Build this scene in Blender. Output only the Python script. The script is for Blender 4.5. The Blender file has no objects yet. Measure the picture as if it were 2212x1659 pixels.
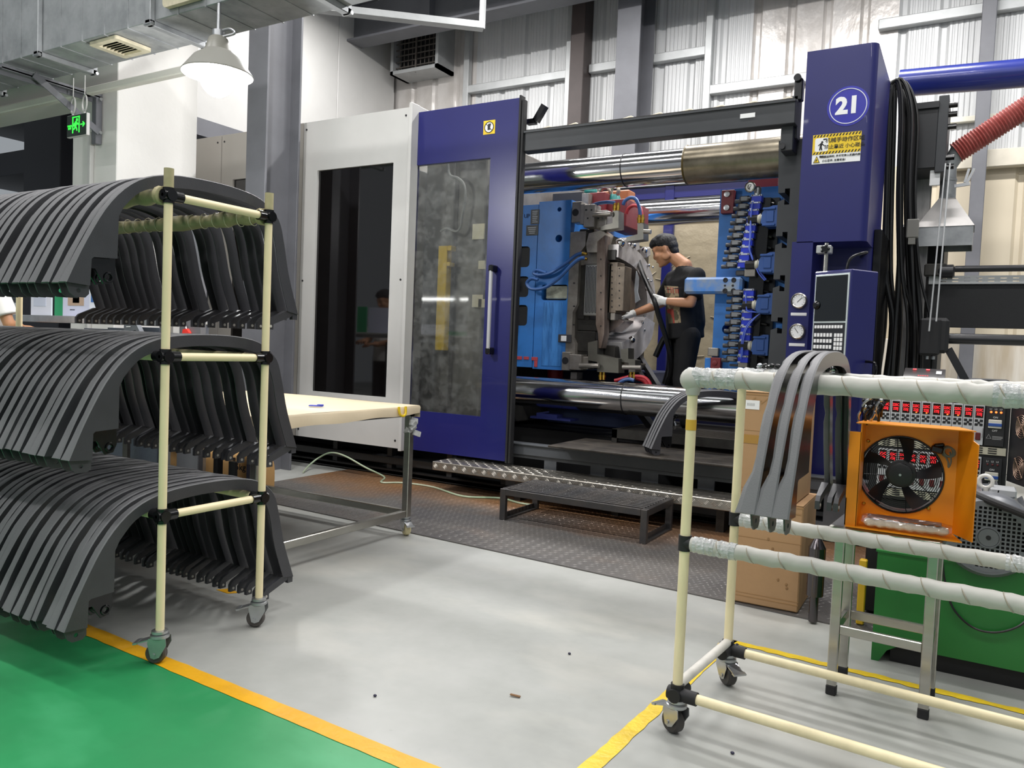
import bpy, bmesh, math, random
from mathutils import Vector as V, Matrix, Euler
from mathutils.geometry import tessellate_polygon
random.seed(7)
S = bpy.context.scene
C = S.collection
PI = math.pi

# ---------------------------------------------------------------- camera, world, lights, exposure
# room axes: X along the machine (to the right), Y into the hall, Z up; the camera stands at X = Y = 0
HC = 1.10
FOC, CX, CY = 1684.0, 1106.0, 829.5
_v1 = V((-2880.0, -197.5, FOC)); _v2 = V((988.0, -39.5, FOC))
_yd = _v2.normalized(); _xd = -_v1.normalized(); _xd = (_xd - _yd * _xd.dot(_yd)).normalized(); _zd = _xd.cross(_yd)
ROT = Matrix((_xd, _yd, _zd))            # camera (right, down, forward) -> room
cam = bpy.data.cameras.new('camera'); camo = bpy.data.objects.new('camera', cam); C.objects.link(camo)
cam.sensor_width = 36.0; cam.lens = 36.0 * FOC / 2212.0; cam.clip_end = 200; cam.clip_start = 0.05
m3 = Matrix((ROT.col[0], -ROT.col[1], -ROT.col[2])).transposed()
camo.matrix_world = Matrix.Translation((0, 0, HC)) @ m3.to_4x4()
S.camera = camo

def at(x, y, X=None, Y=None, Z=None):
    """the point of the plane X, Y or Z = const that is sighted at (x, y) of the 2212 x 1659 frame"""
    d = ROT @ V((x - CX, y - CY, FOC))
    t = X / d.x if X is not None else (Y / d.y if Y is not None else (Z - HC) / d.z)
    return V((0, 0, HC)) + d * t

w = bpy.data.worlds.new('world'); S.world = w; w.use_nodes = True
w.node_tree.nodes['Background'].inputs[0].default_value = (0.80, 0.86, 0.92, 1)
w.node_tree.nodes['Background'].inputs[1].default_value = 0.36
S.view_settings.view_transform = 'Standard'; S.view_settings.look = 'None'
S.view_settings.gamma = 1.0; S.view_settings.exposure = 0.0; S.view_settings.use_curve_mapping = False

def area(name, loc, sx, sy, power, rot=(0, 0, 0), col=(1, 0.985, 0.975)):
    l = bpy.data.lights.new(name, 'AREA'); l.shape = 'RECTANGLE'; l.size = sx; l.size_y = sy; l.energy = power; l.color = col
    o = bpy.data.objects.new(name, l); C.objects.link(o); o.location = loc; o.rotation_euler = rot
    return o
for ly, lp in ((4.1, 72), (1.0, 64), (-2.4, 64), (-6.0, 44)):
    for lx in (-6.4, -3.6, -0.9, 1.9):
        area('tube_light', (lx, ly, 5.6), 1.6, 0.16, lp)
for lx in (-6.2, -3.4, -0.9, 1.6):
    area('tube_light', (lx, 7.0, 5.45), 1.6, 0.2, 150)

# ---------------------------------------------------------------- helpers
def lin(h):
    r = []
    for i in (0, 2, 4):
        c = int(h[i:i + 2], 16) / 255
        r.append(c / 12.92 if c <= 0.04045 else ((c + 0.055) / 1.055) ** 2.4)
    return (r[0], r[1], r[2], 1)

MATS = {}
def M(name, col=None, rough=0.5, metal=0.0, var=None, bump=None, emit=None, alpha=None, trans=None, col2=None, spec=0.5, coat=0.0, stretch=None, rvar=0.0):
    """procedural material; var = (noise scale, amount): the colour wanders towards col2 (or darker); bump = (scale, strength)"""
    if name in MATS: return MATS[name]
    m = bpy.data.materials.new(name); m.use_nodes = True; nt = m.node_tree; N = nt.nodes; L = nt.links
    b = N['Principled BSDF']; c = lin(col) if isinstance(col, str) else tuple(col)
    b.inputs['Base Color'].default_value = c; b.inputs['Roughness'].default_value = rough; b.inputs['Metallic'].default_value = metal
    b.inputs['Specular IOR Level'].default_value = spec; b.inputs['Coat Weight'].default_value = coat
    vec = None
    if var or bump or rvar:
        tc = N.new('ShaderNodeTexCoord'); mp = N.new('ShaderNodeMapping'); L.new(tc.outputs['Object'], mp.inputs['Vector'])
        if stretch: mp.inputs['Scale'].default_value = stretch
        vec = mp.outputs[0]
    if var:
        n = N.new('ShaderNodeTexNoise'); n.inputs['Scale'].default_value = var[0]; n.inputs['Detail'].default_value = 5; n.inputs['Roughness'].default_value = 0.6
        L.new(vec, n.inputs['Vector'])
        r = N.new('ShaderNodeMapRange'); r.inputs['From Min'].default_value = 0.38; r.inputs['From Max'].default_value = 0.68
        r.inputs['To Min'].default_value = 0; r.inputs['To Max'].default_value = var[1]; L.new(n.outputs['Fac'], r.inputs['Value'])
        x = N.new('ShaderNodeMix'); x.data_type = 'RGBA'; x.inputs[6].default_value = c
        x.inputs[7].default_value = lin(col2) if col2 else (c[0] * 0.45, c[1] * 0.45, c[2] * 0.45, 1)
        L.new(r.outputs[0], x.inputs[0]); L.new(x.outputs[2], b.inputs['Base Color'])
        if rvar:
            q = N.new('ShaderNodeMapRange'); q.inputs['From Min'].default_value = 0.3; q.inputs['From Max'].default_value = 0.7
            q.inputs['To Min'].default_value = rough; q.inputs['To Max'].default_value = min(1, rough + rvar); L.new(n.outputs['Fac'], q.inputs['Value']); L.new(q.outputs[0], b.inputs['Roughness'])
    if bump:
        n2 = N.new('ShaderNodeTexNoise'); n2.inputs['Scale'].default_value = bump[0]; n2.inputs['Detail'].default_value = 3; L.new(vec, n2.inputs['Vector'])
        bp = N.new('ShaderNodeBump'); bp.inputs['Strength'].default_value = bump[1]; bp.inputs['Distance'].default_value = 0.01
        L.new(n2.outputs['Fac'], bp.inputs['Height']); L.new(bp.outputs[0], b.inputs['Normal'])
    if emit:
        b.inputs['Emission Color'].default_value = c; b.inputs['Emission Strength'].default_value = emit
    if trans is not None: b.inputs['Transmission Weight'].default_value = trans
    if alpha is not None: b.inputs['Alpha'].default_value = alpha
    MATS[name] = m
    return m

class MB:
    """collects shapes; build() links them as ONE mesh object"""
    def __init__(s): s.v = []; s.f = []; s.m = []
    def add(s, vs, fs, mi=0):
        k = len(s.v); s.v.extend(V(p) for p in vs); s.f.extend(tuple(i + k for i in f) for f in fs); s.m.extend([mi] * len(fs)); return s
    def box(s, x0, x1, y0, y1, z0, z1, bev=0, mi=0, M4=None):
        if x0 > x1: x0, x1 = x1, x0
        if y0 > y1: y0, y1 = y1, y0
        if z0 > z1: z0, z1 = z1, z0
        if not bev:
            vs = [(x, y, z) for x in (x0, x1) for y in (y0, y1) for z in (z0, z1)]
            fs = [(0, 1, 3, 2), (4, 6, 7, 5), (0, 4, 5, 1), (2, 3, 7, 6), (0, 2, 6, 4), (1, 5, 7, 3)]
        else:
            b = min(bev, (x1 - x0) * 0.45, (y1 - y0) * 0.45, (z1 - z0) * 0.45)
            c = ((x0 + x1) / 2, (y0 + y1) / 2, (z0 + z1) / 2); h = ((x1 - x0) / 2, (y1 - y0) / 2, (z1 - z0) / 2)
            vs = []; ix = {}
            for sx in (-1, 1):
                for sy in (-1, 1):
                    for sz in (-1, 1):
                        for a in range(3):
                            q = [(h[i] - (0 if i == a else b)) * (sx, sy, sz)[i] + c[i] for i in range(3)]
                            ix[(sx, sy, sz, a)] = len(vs); vs.append(tuple(q))
            fs = []
            for a in range(3):
                o1, o2 = (a + 1) % 3, (a + 2) % 3
                for sg in (-1, 1):
                    q = []
                    for u, v in ((-1, -1), (1, -1), (1, 1), (-1, 1)):
                        t = [0, 0, 0]; t[a] = sg; t[o1] = u; t[o2] = v; q.append(ix[(t[0], t[1], t[2], a)])
                    fs.append(tuple(q) if sg > 0 else tuple(q[::-1]))
                for u in (-1, 1):            # edge chamfers running along axis a
                    for v in (-1, 1):
                        q = []
                        for sg, w_ in ((-1, o1), (1, o1), (1, o2), (-1, o2)):
                            t = [0, 0, 0]; t[a] = sg; t[o1] = u; t[o2] = v; q.append(ix[(t[0], t[1], t[2], w_)])
                        fs.append(tuple(q) if u * v < 0 else tuple(q[::-1]))
            for sx in (-1, 1):
                for sy in (-1, 1):
                    for sz in (-1, 1):
                        q = [ix[(sx, sy, sz, a)] for a in range(3)]
                        fs.append(tuple(q) if sx * sy * sz > 0 else tuple(q[::-1]))
        if M4 is not None: vs = [M4 @ V(p) for p in vs]
        return s.add(vs, fs, mi)
    def obox(s, c, size, rot=(0, 0, 0), bev=0, mi=0):
        R_ = Euler(rot).to_matrix() if not isinstance(rot, Matrix) else rot
        M4 = Matrix.Translation(c) @ R_.to_4x4(); a, b, d = size[0] / 2, size[1] / 2, size[2] / 2
        return s.box(-a, a, -b, b, -d, d, bev, mi, M4)
    def bar(s, p0, p1, wd, ht, up=(0, 0, 1), bev=0, mi=0):
        p0 = V(p0); p1 = V(p1); d = p1 - p0; x = d.normalized(); z = V(up); y = z.cross(x)
        if y.length < 1e-4: y = V((0, 1, 0)).cross(x)
        y.normalize(); z = x.cross(y); R_ = Matrix((x, y, z)).transposed()
        return s.obox((p0 + p1) / 2, (d.length, wd, ht), R_, bev, mi)
    def ring(s, fr, n):
        k = len(s.v); c, a, b, r = fr
        for i in range(n):
            t = 2 * PI * i / n; s.v.append(c + a * (r * math.cos(t)) + b * (r * math.sin(t)))
        return k
    def sweep(s, frs, n, cap=True, mi=0, close=False):
        ks = [s.ring(f, n) for f in frs]; nf = len(s.f)
        prs = list(zip(ks[:-1], ks[1:])) + ([(ks[-1], ks[0])] if close else [])
        for k0, k1 in prs:
            for i in range(n):
                j = (i + 1) % n; s.f.append((k0 + i, k0 + j, k1 + j, k1 + i))
        if cap and not close:
            s.f.append(tuple(ks[0] + i for i in range(n))[::-1]); s.f.append(tuple(ks[-1] + i for i in range(n)))
        s.m.extend([mi] * (len(s.f) - nf)); return s
    def cyl(s, p0, p1, r0, r1=None, n=16, cap=True, mi=0):
        p0 = V(p0); p1 = V(p1); d = (p1 - p0).normalized(); a = d.orthogonal().normalized(); b = d.cross(a)
        return s.sweep([(p0, a, b, r0), (p1, a, b, r0 if r1 is None else r1)], n, cap, mi)
    def lathe(s, prof, c, ax=(0, 0, 1), n=24, cap=True, mi=0):
        c = V(c); d = V(ax).normalized(); a = d.orthogonal().normalized(); b = d.cross(a)
        return s.sweep([(c + d * h, a, b, max(r, 1e-4)) for r, h in prof], n, cap, mi)
    def tube(s, pts, r, n=8, sub=6, mi=0, cap=True, close=False):
        P_ = smooth_line(pts, sub, close) if sub > 1 else [V(p) for p in pts]
        frs = []; a = None; m_ = len(P_)
        for i, p in enumerate(P_):
            q0 = P_[i - 1] if (i or close) else P_[0]; q1 = P_[(i + 1) % m_] if (i < m_ - 1 or close) else P_[i]
            t = (q1 - q0).normalized()
            if a is None: a = t.orthogonal().normalized()
            else:
                a = a - t * a.dot(t); a = a.normalized() if a.length > 1e-5 else t.orthogonal().normalized()
            rr = r if not callable(r) else r(i / max(1, m_ - 1))
            frs.append((p, a.copy(), t.cross(a), rr))
        return s.sweep(frs, n, cap, mi, close)
    def torus(s, c, ax, R_, r, n=28, k=8, mi=0, sc=1.0):
        c = V(c); d = V(ax).normalized(); a = d.orthogonal().normalized(); b = d.cross(a); frs = []
        for i in range(n):
            t = 2 * PI * i / n; u = a * math.cos(t) + b * math.sin(t); frs.append((c + u * R_, u, d * sc, r))
        return s.sweep(frs, k, False, mi, True)
    def ball(s, c, r, n=16, k=10, mi=0, rot=None):
        if not hasattr(r, '__len__'): r = (r, r, r)
        k0 = len(s.v); c = V(c); R_ = rot or Matrix.Identity(3); nf = len(s.f)
        for j in range(k + 1):
            t = PI * j / k
            for i in range(n):
                p = 2 * PI * i / n; s.v.append(c + R_ @ V((r[0] * math.sin(t) * math.cos(p), r[1] * math.sin(t) * math.sin(p), r[2] * math.cos(t))))
        for j in range(k):
            for i in range(n):
                i2 = (i + 1) % n; q = (k0 + j * n + i, k0 + (j + 1) * n + i, k0 + (j + 1) * n + i2, k0 + j * n + i2); s.f.append(q)
        s.m.extend([mi] * (len(s.f) - nf)); return s
    def plate(s, outer, plane, a, b, holes=(), mi=0):
        """polygon (with holes) in plane 'xz' / 'xy' / 'yz', extruded from a to b along the third axis"""
        def p3(p, t): return {'xz': (p[0], t, p[1]), 'xy': (p[0], p[1], t), 'yz': (t, p[0], p[1])}[plane]
        loops = [list(outer)] + [list(h) for h in holes]; flat = [p for l in loops for p in l]
        tr = tessellate_polygon([[V((p[0], p[1], 0)) for p in l] for l in loops]); n = len(flat)
        vs = [p3(p, a) for p in flat] + [p3(p, b) for p in flat]
        fs = [tuple(t) for t in tr] + [tuple(i + n for i in t[::-1]) for t in tr]; k = 0
        for l in loops:
            m_ = len(l)
            for i in range(m_):
                j = (i + 1) % m_; fs.append((k + i, k + j, k + j + n, k + i + n))
            k += m_
        return s.add(vs, fs, mi)
    def grid(s, fn, nu, nv, mi=0):
        vs = [fn(i / nu, j / nv) for i in range(nu + 1) for j in range(nv + 1)]
        fs = [(i * (nv + 1) + j, (i + 1) * (nv + 1) + j, (i + 1) * (nv + 1) + j + 1, i * (nv + 1) + j + 1) for i in range(nu) for j in range(nv)]
        return s.add(vs, fs, mi)
    def text(s, txt, size, org, right=(1, 0, 0), up=(0, 0, 1), mi=0, thick=0.0006, bold=0.0, align='CENTER', sx=1.0):
        cu = bpy.data.curves.new('t', 'FONT'); cu.body = txt; cu.size = size; cu.align_x = align; cu.align_y = 'CENTER'; cu.extrude = thick; cu.offset = bold; cu.resolution_u = 3
        o = bpy.data.objects.new('t', cu); me = bpy.data.meshes.new_from_object(o)
        r = V(right).normalized(); u = V(up).normalized(); n = r.cross(u); c = V(org)
        s.add([c + r * (v.co.x * sx) + u * v.co.y + n * v.co.z for v in me.vertices], [tuple(p.vertices) for p in me.polygons], mi)
        bpy.data.objects.remove(o); bpy.data.curves.remove(cu); bpy.data.meshes.remove(me); return s
    def build(s, name, mat, parent=None, smooth=35, label=None, off=None, kind=None, recalc=True):
        me = bpy.data.meshes.new(name); o_ = V((0, 0, 0)) if off is None else V(off)
        if parent is not None and off is None: o_ = OFF.get(parent.name, o_)
        me.from_pydata([p - o_ for p in s.v], [], s.f); 
        for m_ in (mat if isinstance(mat, (list, tuple)) else [mat]): me.materials.append(m_)
        me.polygons.foreach_set('material_index', s.m)
        if recalc:
            b = bmesh.new(); b.from_mesh(me); bmesh.ops.recalc_face_normals(b, faces=b.faces); b.to_mesh(me); b.free()
        if smooth:
            me.shade_smooth(); me.set_sharp_from_angle(angle=math.radians(smooth))
        me.update(); o = bpy.data.objects.new(name, me); C.objects.link(o)
        if parent is not None: o.parent = parent; OFF[o.name] = o_
        if label: o['label'] = label
        if kind: o['kind'] = kind
        return o
OFF = {}

def flat(mb, p, q, t, mi=0, th=0.0006):
    """a flat stroke of width t lying on a wall that faces -Y"""
    return mb.bar(p, q, t, th, up=(0, 1, 0), mi=mi)
def smooth_line(pts, sub=6, close=False):
    P_ = [V(p) for p in pts]; n = len(P_); out = []
    for i in range(n if close else n - 1):
        p1, p2 = P_[i], P_[(i + 1) % n]; p0 = P_[i - 1] if (i or close) else p1; p3 = P_[(i + 2) % n] if (i + 2 < n or close) else p2
        for k in range(sub):
            t = k / sub; out.append(0.5 * ((2 * p1) + (p2 - p0) * t + (2 * p0 - 5 * p1 + 4 * p2 - p3) * t * t + (3 * p1 - p0 - 3 * p2 + p3) * t ** 3))
    if not close: out.append(P_[-1])
    return out
def circ(cx, cy, r, n=20, ry=None): return [(cx + r * math.cos(2 * PI * i / n), cy + (ry or r) * math.sin(2 * PI * i / n)) for i in range(n)]
def rect(x0, x1, y0, y1): return [(x0, y0), (x1, y0), (x1, y1), (x0, y1)]
def rrect(x0, x1, y0, y1, r, n=4):
    o = []
    for cx, cy, a in ((x1 - r, y1 - r, 0), (x0 + r, y1 - r, 90), (x0 + r, y0 + r, 180), (x1 - r, y0 + r, 270)):
        for i in range(n + 1):
            t = math.radians(a + 90 * i / n); o.append((cx + r * math.cos(t), cy + r * math.sin(t)))
    return o
def thing(name, label, cat, loc=(0, 0, 0), rz=0, group=None, local=False):
    """an Empty at the thing's base; its parts are authored in room coordinates unless local"""
    o = bpy.data.objects.new(name, None); C.objects.link(o); o.location = loc; o.rotation_euler = (0, 0, rz); o.empty_display_size = 0.1
    o['label'] = label; o['category'] = cat; o['kind'] = 'thing'
    if group: o['group'] = group
    OFF[o.name] = V((0, 0, 0)) if local else V(loc)
    return o
def solo(name, mb, mat, label, cat, group=None, smooth=35, kind=None):
    """a thing that is one mesh, its origin at the middle of its foot"""
    lo = [min(p[i] for p in mb.v) for i in range(3)]; hi = [max(p[i] for p in mb.v) for i in range(3)]; off = V(((lo[0] + hi[0]) / 2, (lo[1] + hi[1]) / 2, lo[2]))
    o = mb.build(name, mat, smooth=smooth, off=off); o.location = off; o['label'] = label; o['category'] = cat; o['kind'] = kind or 'thing'; OFF[o.name] = off
    if group: o['group'] = group
    return o
def struct(name, mb, mat, smooth=30):
    o = mb.build(name, mat, smooth=smooth); o['kind'] = 'structure'; OFF[o.name] = V((0, 0, 0)); return o
def dup(root, loc, rot=None, label=None, group=None):
    r = root.copy(); C.objects.link(r); r.location = loc
    if rot is not None: r.rotation_euler = rot
    if label: r['label'] = label
    if group: r['group'] = group
    for ch in list(root.children):
        c = ch.copy(); C.objects.link(c); c.parent = r
        for g in ch.children:
            d = g.copy(); C.objects.link(d); d.parent = c
    return r
def piece(src, loc, parent, rot=None, scale=None):
    """another copy of a part, sharing its mesh"""
    o = src.copy(); C.objects.link(o); o.parent = parent; o.location = loc
    if rot is not None: o.rotation_euler = rot
    if scale is not None: o.scale = scale
    return o
def remesh(mb, voxel, smooth_it=4, fac=0.5):
    """fuse overlapping closed shapes into one continuous skin"""
    me = bpy.data.meshes.new('r'); me.from_pydata(mb.v, [], mb.f); b = bmesh.new(); b.from_mesh(me); bmesh.ops.recalc_face_normals(b, faces=b.faces); b.to_mesh(me); b.free()
    o = bpy.data.objects.new('r', me); C.objects.link(o)
    q = o.modifiers.new('r', 'REMESH'); q.mode = 'VOXEL'; q.voxel_size = voxel
    if smooth_it:
        q2 = o.modifiers.new('s', 'SMOOTH'); q2.factor = fac; q2.iterations = smooth_it
    dg = bpy.context.evaluated_depsgraph_get(); dg.update(); e = o.evaluated_get(dg); m2 = bpy.data.meshes.new_from_object(e)
    out = MB(); out.add([v.co.copy() for v in m2.vertices], [tuple(p.vertices) for p in m2.polygons])
    bpy.data.objects.remove(o); bpy.data.meshes.remove(me); bpy.data.meshes.remove(m2)
    return out
def capsule(mb, p0, p1, r0, r1=None, n=12):
    r1 = r0 if r1 is None else r1
    mb.cyl(p0, p1, r0, r1, n); mb.ball(p0, r0, n, 8); mb.ball(p1, r1, n, 8)

# ---------------------------------------------------------------- materials
BLK = M('black_plastic', '3d3d41', 0.38, var=(9, 0.25), bump=(260, 0.08))
RIMB = M('lit_grained_black_plastic', '6a6a6c', 0.52, var=(9, 0.2), bump=(300, 0.1))  # same plastic as side_face; light on the rims is painted into the paler grey
BLKG = M('gloss_black', '101012', 0.18)
RUB = M('black_rubber', '19191b', 0.65)
CREAM = M('cream_pipe', 'f2e2b8', 0.38, var=(6, 0.18), col2='d6c49a')
FOAM = M('white_foam_wrap', 'bcbab3', 0.5, var=(5, 0.3), col2='a6a59c', bump=(14, 0.25))
FILM = M('clear_film', 'c2c3c2', 0.14, var=(20, 0.6), col2='9b9d9c', bump=(45, 0.9))
ZINC = M('zinc', 'b9bbbd', 0.32, 0.85, var=(12, 0.3))
CHROME = M('chrome', 'dedee0', 0.13, 1.0, var=(3, 0.2), col2='b4b6b8', stretch=(0.2, 8, 8))
STEEL = M('bare_steel', '9a958e', 0.36, 0.55, var=(11, 0.5), col2='5f574f')
DSTEEL = M('dark_steel', '3d3b38', 0.4, 0.5, var=(12, 0.5), col2='1c1a18')
SST = M('stainless', 'b5b3ac', 0.27, 0.95, var=(8, 0.3), col2='8d8a80', stretch=(1, 1, 5))
BLUE = M('machine_blue', '16195f', 0.38, var=(3, 0.15), bump=(220, 0.03), coat=0.1)
WHITE = M('white_paint', 'bfbebb', 0.4, var=(2.5, 0.1))
BEIGE = M('beige_paint', 'a39e97', 0.45)
GRAPH = M('graphite_paint', '3c3e41', 0.5, var=(6, 0.2), bump=(180, 0.05))
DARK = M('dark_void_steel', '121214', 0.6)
MBLUE = M('mold_blue', '2f76c4', 0.42, var=(5, 0.55), col2='26578f', bump=(30, 0.05))
MBLUEW = M('worn_mold_blue', '3f7cc6', 0.45, var=(9, 1.0), col2='8b9295')
RED = M('dull_red', '6f2026', 0.45, var=(9, 0.25))
BRASS = M('brass', 'c9a24a', 0.3, 1.0)
HOSEB = M('blue_hose', '345a94', 0.4)
HOSER = M('red_hose', 'b02a33', 0.42)
CABLE = M('black_cable', '141415', 0.34)
PRINTK = M('black_print', '15151a', 0.6); PRINTW = M('white_print', 'ececec', 0.5); PRINTY = M('yellow_print', 'e6c21f', 0.45)
COLG = M('column_grey', '67686d', 0.48, var=(3, 0.3), bump=(40, 0.05))
GALV = M('galvanised_sheet', 'adafb1', 0.40, 0.55, var=(5, 0.7), col2='7c8083', rvar=0.2)
CARD = M('cardboard', 'ae8a63', 0.8, var=(4, 0.2), bump=(60, 0.06))
ORANGE = M('orange_paint', 'e38a12', 0.36, var=(4, 0.2), col2='c77408')
# ---------------------------------------------------------------- the hall: floor, walls, columns, beams
def floor_mat(name, base, dark, light, rough):
    m = M(name, base, rough, var=(1.3, 0.9), col2=dark, rvar=0.25)
    nt = m.node_tree; N = nt.nodes; L = nt.links; b = N['Principled BSDF']
    src = b.inputs['Base Color'].links[0].from_socket
    tc = N.new('ShaderNodeTexCoord'); mp = N.new('ShaderNodeMapping'); mp.inputs['Scale'].default_value = (0.8, 1.5, 1); mp.inputs['Rotation'].default_value = (0, 0, 0.5); L.new(tc.outputs['Object'], mp.inputs['Vector'])
    n = N.new('ShaderNodeTexNoise'); n.inputs['Scale'].default_value = 2.2; n.inputs['Detail'].default_value = 6; L.new(mp.outputs[0], n.inputs['Vector'])
    r = N.new('ShaderNodeMapRange'); r.inputs['From Min'].default_value = 0.52; r.inputs['From Max'].default_value = 0.72; r.inputs['To Max'].default_value = 0.55; L.new(n.outputs['Fac'], r.inputs['Value'])
    x = N.new('ShaderNodeMix'); x.data_type = 'RGBA'; L.new(r.outputs[0], x.inputs[0]); L.new(src, x.inputs[6]); x.inputs[7].default_value = lin(light)
    # fine dark grit
    v = N.new('ShaderNodeTexNoise'); v.inputs['Scale'].default_value = 55; v.inputs['Detail'].default_value = 2; L.new(tc.outputs['Object'], v.inputs['Vector'])
    r2 = N.new('ShaderNodeMapRange'); r2.inputs['From Min'].default_value = 0.70; r2.inputs['From Max'].default_value = 0.78; r2.inputs['To Max'].default_value = 0.5; L.new(v.outputs['Fac'], r2.inputs['Value'])
    x2 = N.new('ShaderNodeMix'); x2.data_type = 'RGBA'; L.new(r2.outputs[0], x2.inputs[0]); L.new(x.outputs[2], x2.inputs[6]); x2.inputs[7].default_value = lin(dark); L.new(x2.outputs[2], b.inputs['Base Color'])
    return m
FLG = floor_mat('grey_floor_paint', 'a8a9a5', '8d8f8a', 'b6b4ac', 0.32)
FLN = floor_mat('green_floor_paint', '2f9057', '1f7d48', '4ba873', 0.30)
def sy(x): return 1.633 - 0.036 * (x + 2.0)          # middle of the yellow line, which runs a little askew
fl = MB()
fl.add([(-14, sy(-14), 0), (7, sy(7), 0), (7, 11, 0), (-14, 11, 0)], [(0, 1, 2, 3)], 0)
fl.add([(-14, -0.9, 0), (7, -1.6, 0), (7, sy(7), 0), (-14, sy(-14), 0)], [(0, 1, 2, 3)], 1)
fl.add([(-14, -9, 0), (7, -9, 0), (7, -1.6, 0), (-14, -0.9, 0)], [(0, 1, 2, 3)], 0)
struct('floor', fl, [FLG, FLN])
YEL = M('yellow_floor_paint', 'e0a613', 0.45, var=(7, 0.5), col2='b98409', bump=(30, 0.2))
TAPE = M('yellow_tape', 'e3c32c', 0.4, var=(9, 0.5), col2='b9982a', bump=(40, 0.3))
random.seed(3)
def strip(mb, p0, p1, wd, z=0.0015, n=60, jag=0.004):
    p0 = V(p0); p1 = V(p1); d = (p1 - p0).normalized(); q = V((-d.y, d.x, 0)); vs = []
    for i in range(n + 1):
        c = p0.lerp(p1, i / n); a = wd / 2 + random.uniform(-jag, jag * 0.3); b = wd / 2 + random.uniform(-jag, jag * 0.3)
        vs += [c + q * a + V((0, 0, z)), c - q * b + V((0, 0, z))]
    mb.add(vs, [(2 * i, 2 * i + 1, 2 * i + 3, 2 * i + 2) for i in range(n)]); return mb
solo('floor_stripe', strip(MB(), (-9, sy(-9), 0), (2, sy(2), 0), 0.064, n=200, jag=0.003), YEL, 'wide yellow painted stripe between the green and the grey floor', 'floor marking')
solo('floor_stripe', strip(MB(), (-0.835, 1.2, 0), (-0.735, 3.02, 0), 0.052, z=0.002, n=50, jag=0.005), TAPE, 'yellow tape line running from under the wrapped rack towards the front', 'floor marking')
solo('floor_stripe', strip(MB(), (-0.74, 3.0, 0), (1.6, 2.90, 0), 0.045, z=0.002, n=90, jag=0.009), TAPE, 'worn torn yellow tape line passing behind the steel stool', 'floor marking')

# back wall of ribbed metal sheets on purlins
WY = 9.5
SHEET = M('ribbed_wall_sheet', 'c6c7c7', 0.45, 0.12, var=(3, 0.35), col2='a3a5a6', stretch=(1.5, 1.5, 0.25))
FOIL = M('foil_wall_sheet', 'd2ceca', 0.30, 0.35, var=(2.2, 0.6), col2='9d958d', bump=(9, 0.7), stretch=(1, 1, 0.6))
SHB = M('beige_wall_sheet', 'cdc2ac', 0.55, var=(2, 0.3), col2='b5a88e', stretch=(1, 1, 0.2))
def sheet_mb(z0, z1, fine=True, wd=0.78):
    mb = MB(); pr = []; per = wd / 2
    for k in range(2):
        x = k * per; pr += [(x, 0), (x + 0.03, 0.035), (x + 0.075, 0.035), (x + 0.105, 0)]
        if fine:
            m_ = 5
            for i in range(m_):
                a = x + 0.125 + i * (per - 0.14) / m_; pr += [(a, 0), (a + 0.01, 0.006), (a + 0.02, 0.006), (a + 0.03, 0)]
    pr.append((wd, 0)); n = len(pr)
    vs = [(x, y, z) for z in (z0, z1) for x, y in pr]; mb.add(vs, [(i, i + 1, n + i + 1, n + i) for i in range(n - 1)]); return mb
wall = MB(); wall.box(-14, 7, WY + 0.06, WY + 0.12, 0, 8); wallo = struct('wall_back', wall, GRAPH)
src = {}
def wall_sheet(x, z0, z1, mat, fine):
    k = (z0, z1, mat.name, fine)
    if k not in src:
        src[k] = sheet_mb(z0, z1, fine).build('sheet', mat, wallo, smooth=20); o = src[k]
    else: o = piece(src[k], (0, 0, 0), wallo)
    o.location = (x, WY - 0.02, 0)
x = -7.9; i = 0
while x < 3.0:
    foil = -3.0 < x < -1.0 or x < -6.5
    if x > -2.0:
        wall_sheet(x, 3.24, 7.6, FOIL if foil else SHEET, not foil); wall_sheet(x, 0.0, 3.24, SHB, False)
    else: wall_sheet(x, 0.0, 7.6, FOIL if foil else SHEET, not foil)
    x += 0.78
PUR = M('galvanised_purlin', 'b4b6b6', 0.45, 0.4, var=(5, 0.3), col2='8d8f8f')
def wpart(name, x0, x1, y0, y1, z0, z1, mat): MB().box(x0, x1, y0, y1, z0, z1, 0.008).build(name, mat, wallo)
for x0, x1, z in ((-6.45, -4.72, 4.70), (-4.52, -3.93, 4.72), (-3.66, -2.92, 4.72), (-2.94, -1.2, 4.24), (-1.07, 3.0, 4.70), (-1.0, 3.0, 5.9)):
    wpart('purlin', x0, x1, WY - 0.12, WY - 0.03, z, z + 0.11, PUR)
wpart('purlin', -0.6, 3.0, WY - 0.14, WY - 0.03, 3.13, 3.31, M('cream_purlin', 'cfc8b8', 0.5, var=(4, 0.3)))
wpart('purlin', -0.6, 3.0, WY - 0.1, WY - 0.04, 3.62, 3.68, M('pale_conduit', 'd8d4c4', 0.5))
for x0 in (-6.5, -2.98, -4.86): wpart('wall_post', x0, x0 + 0.09, WY - 0.13, WY - 0.03, 0, 7.6, PUR)
wpart('wall_post', -4.73, -4.53, WY - 0.26, WY - 0.02, 0, 7.6, M('brown_steel', '4b4240', 0.55, var=(5, 0.3)))

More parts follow.
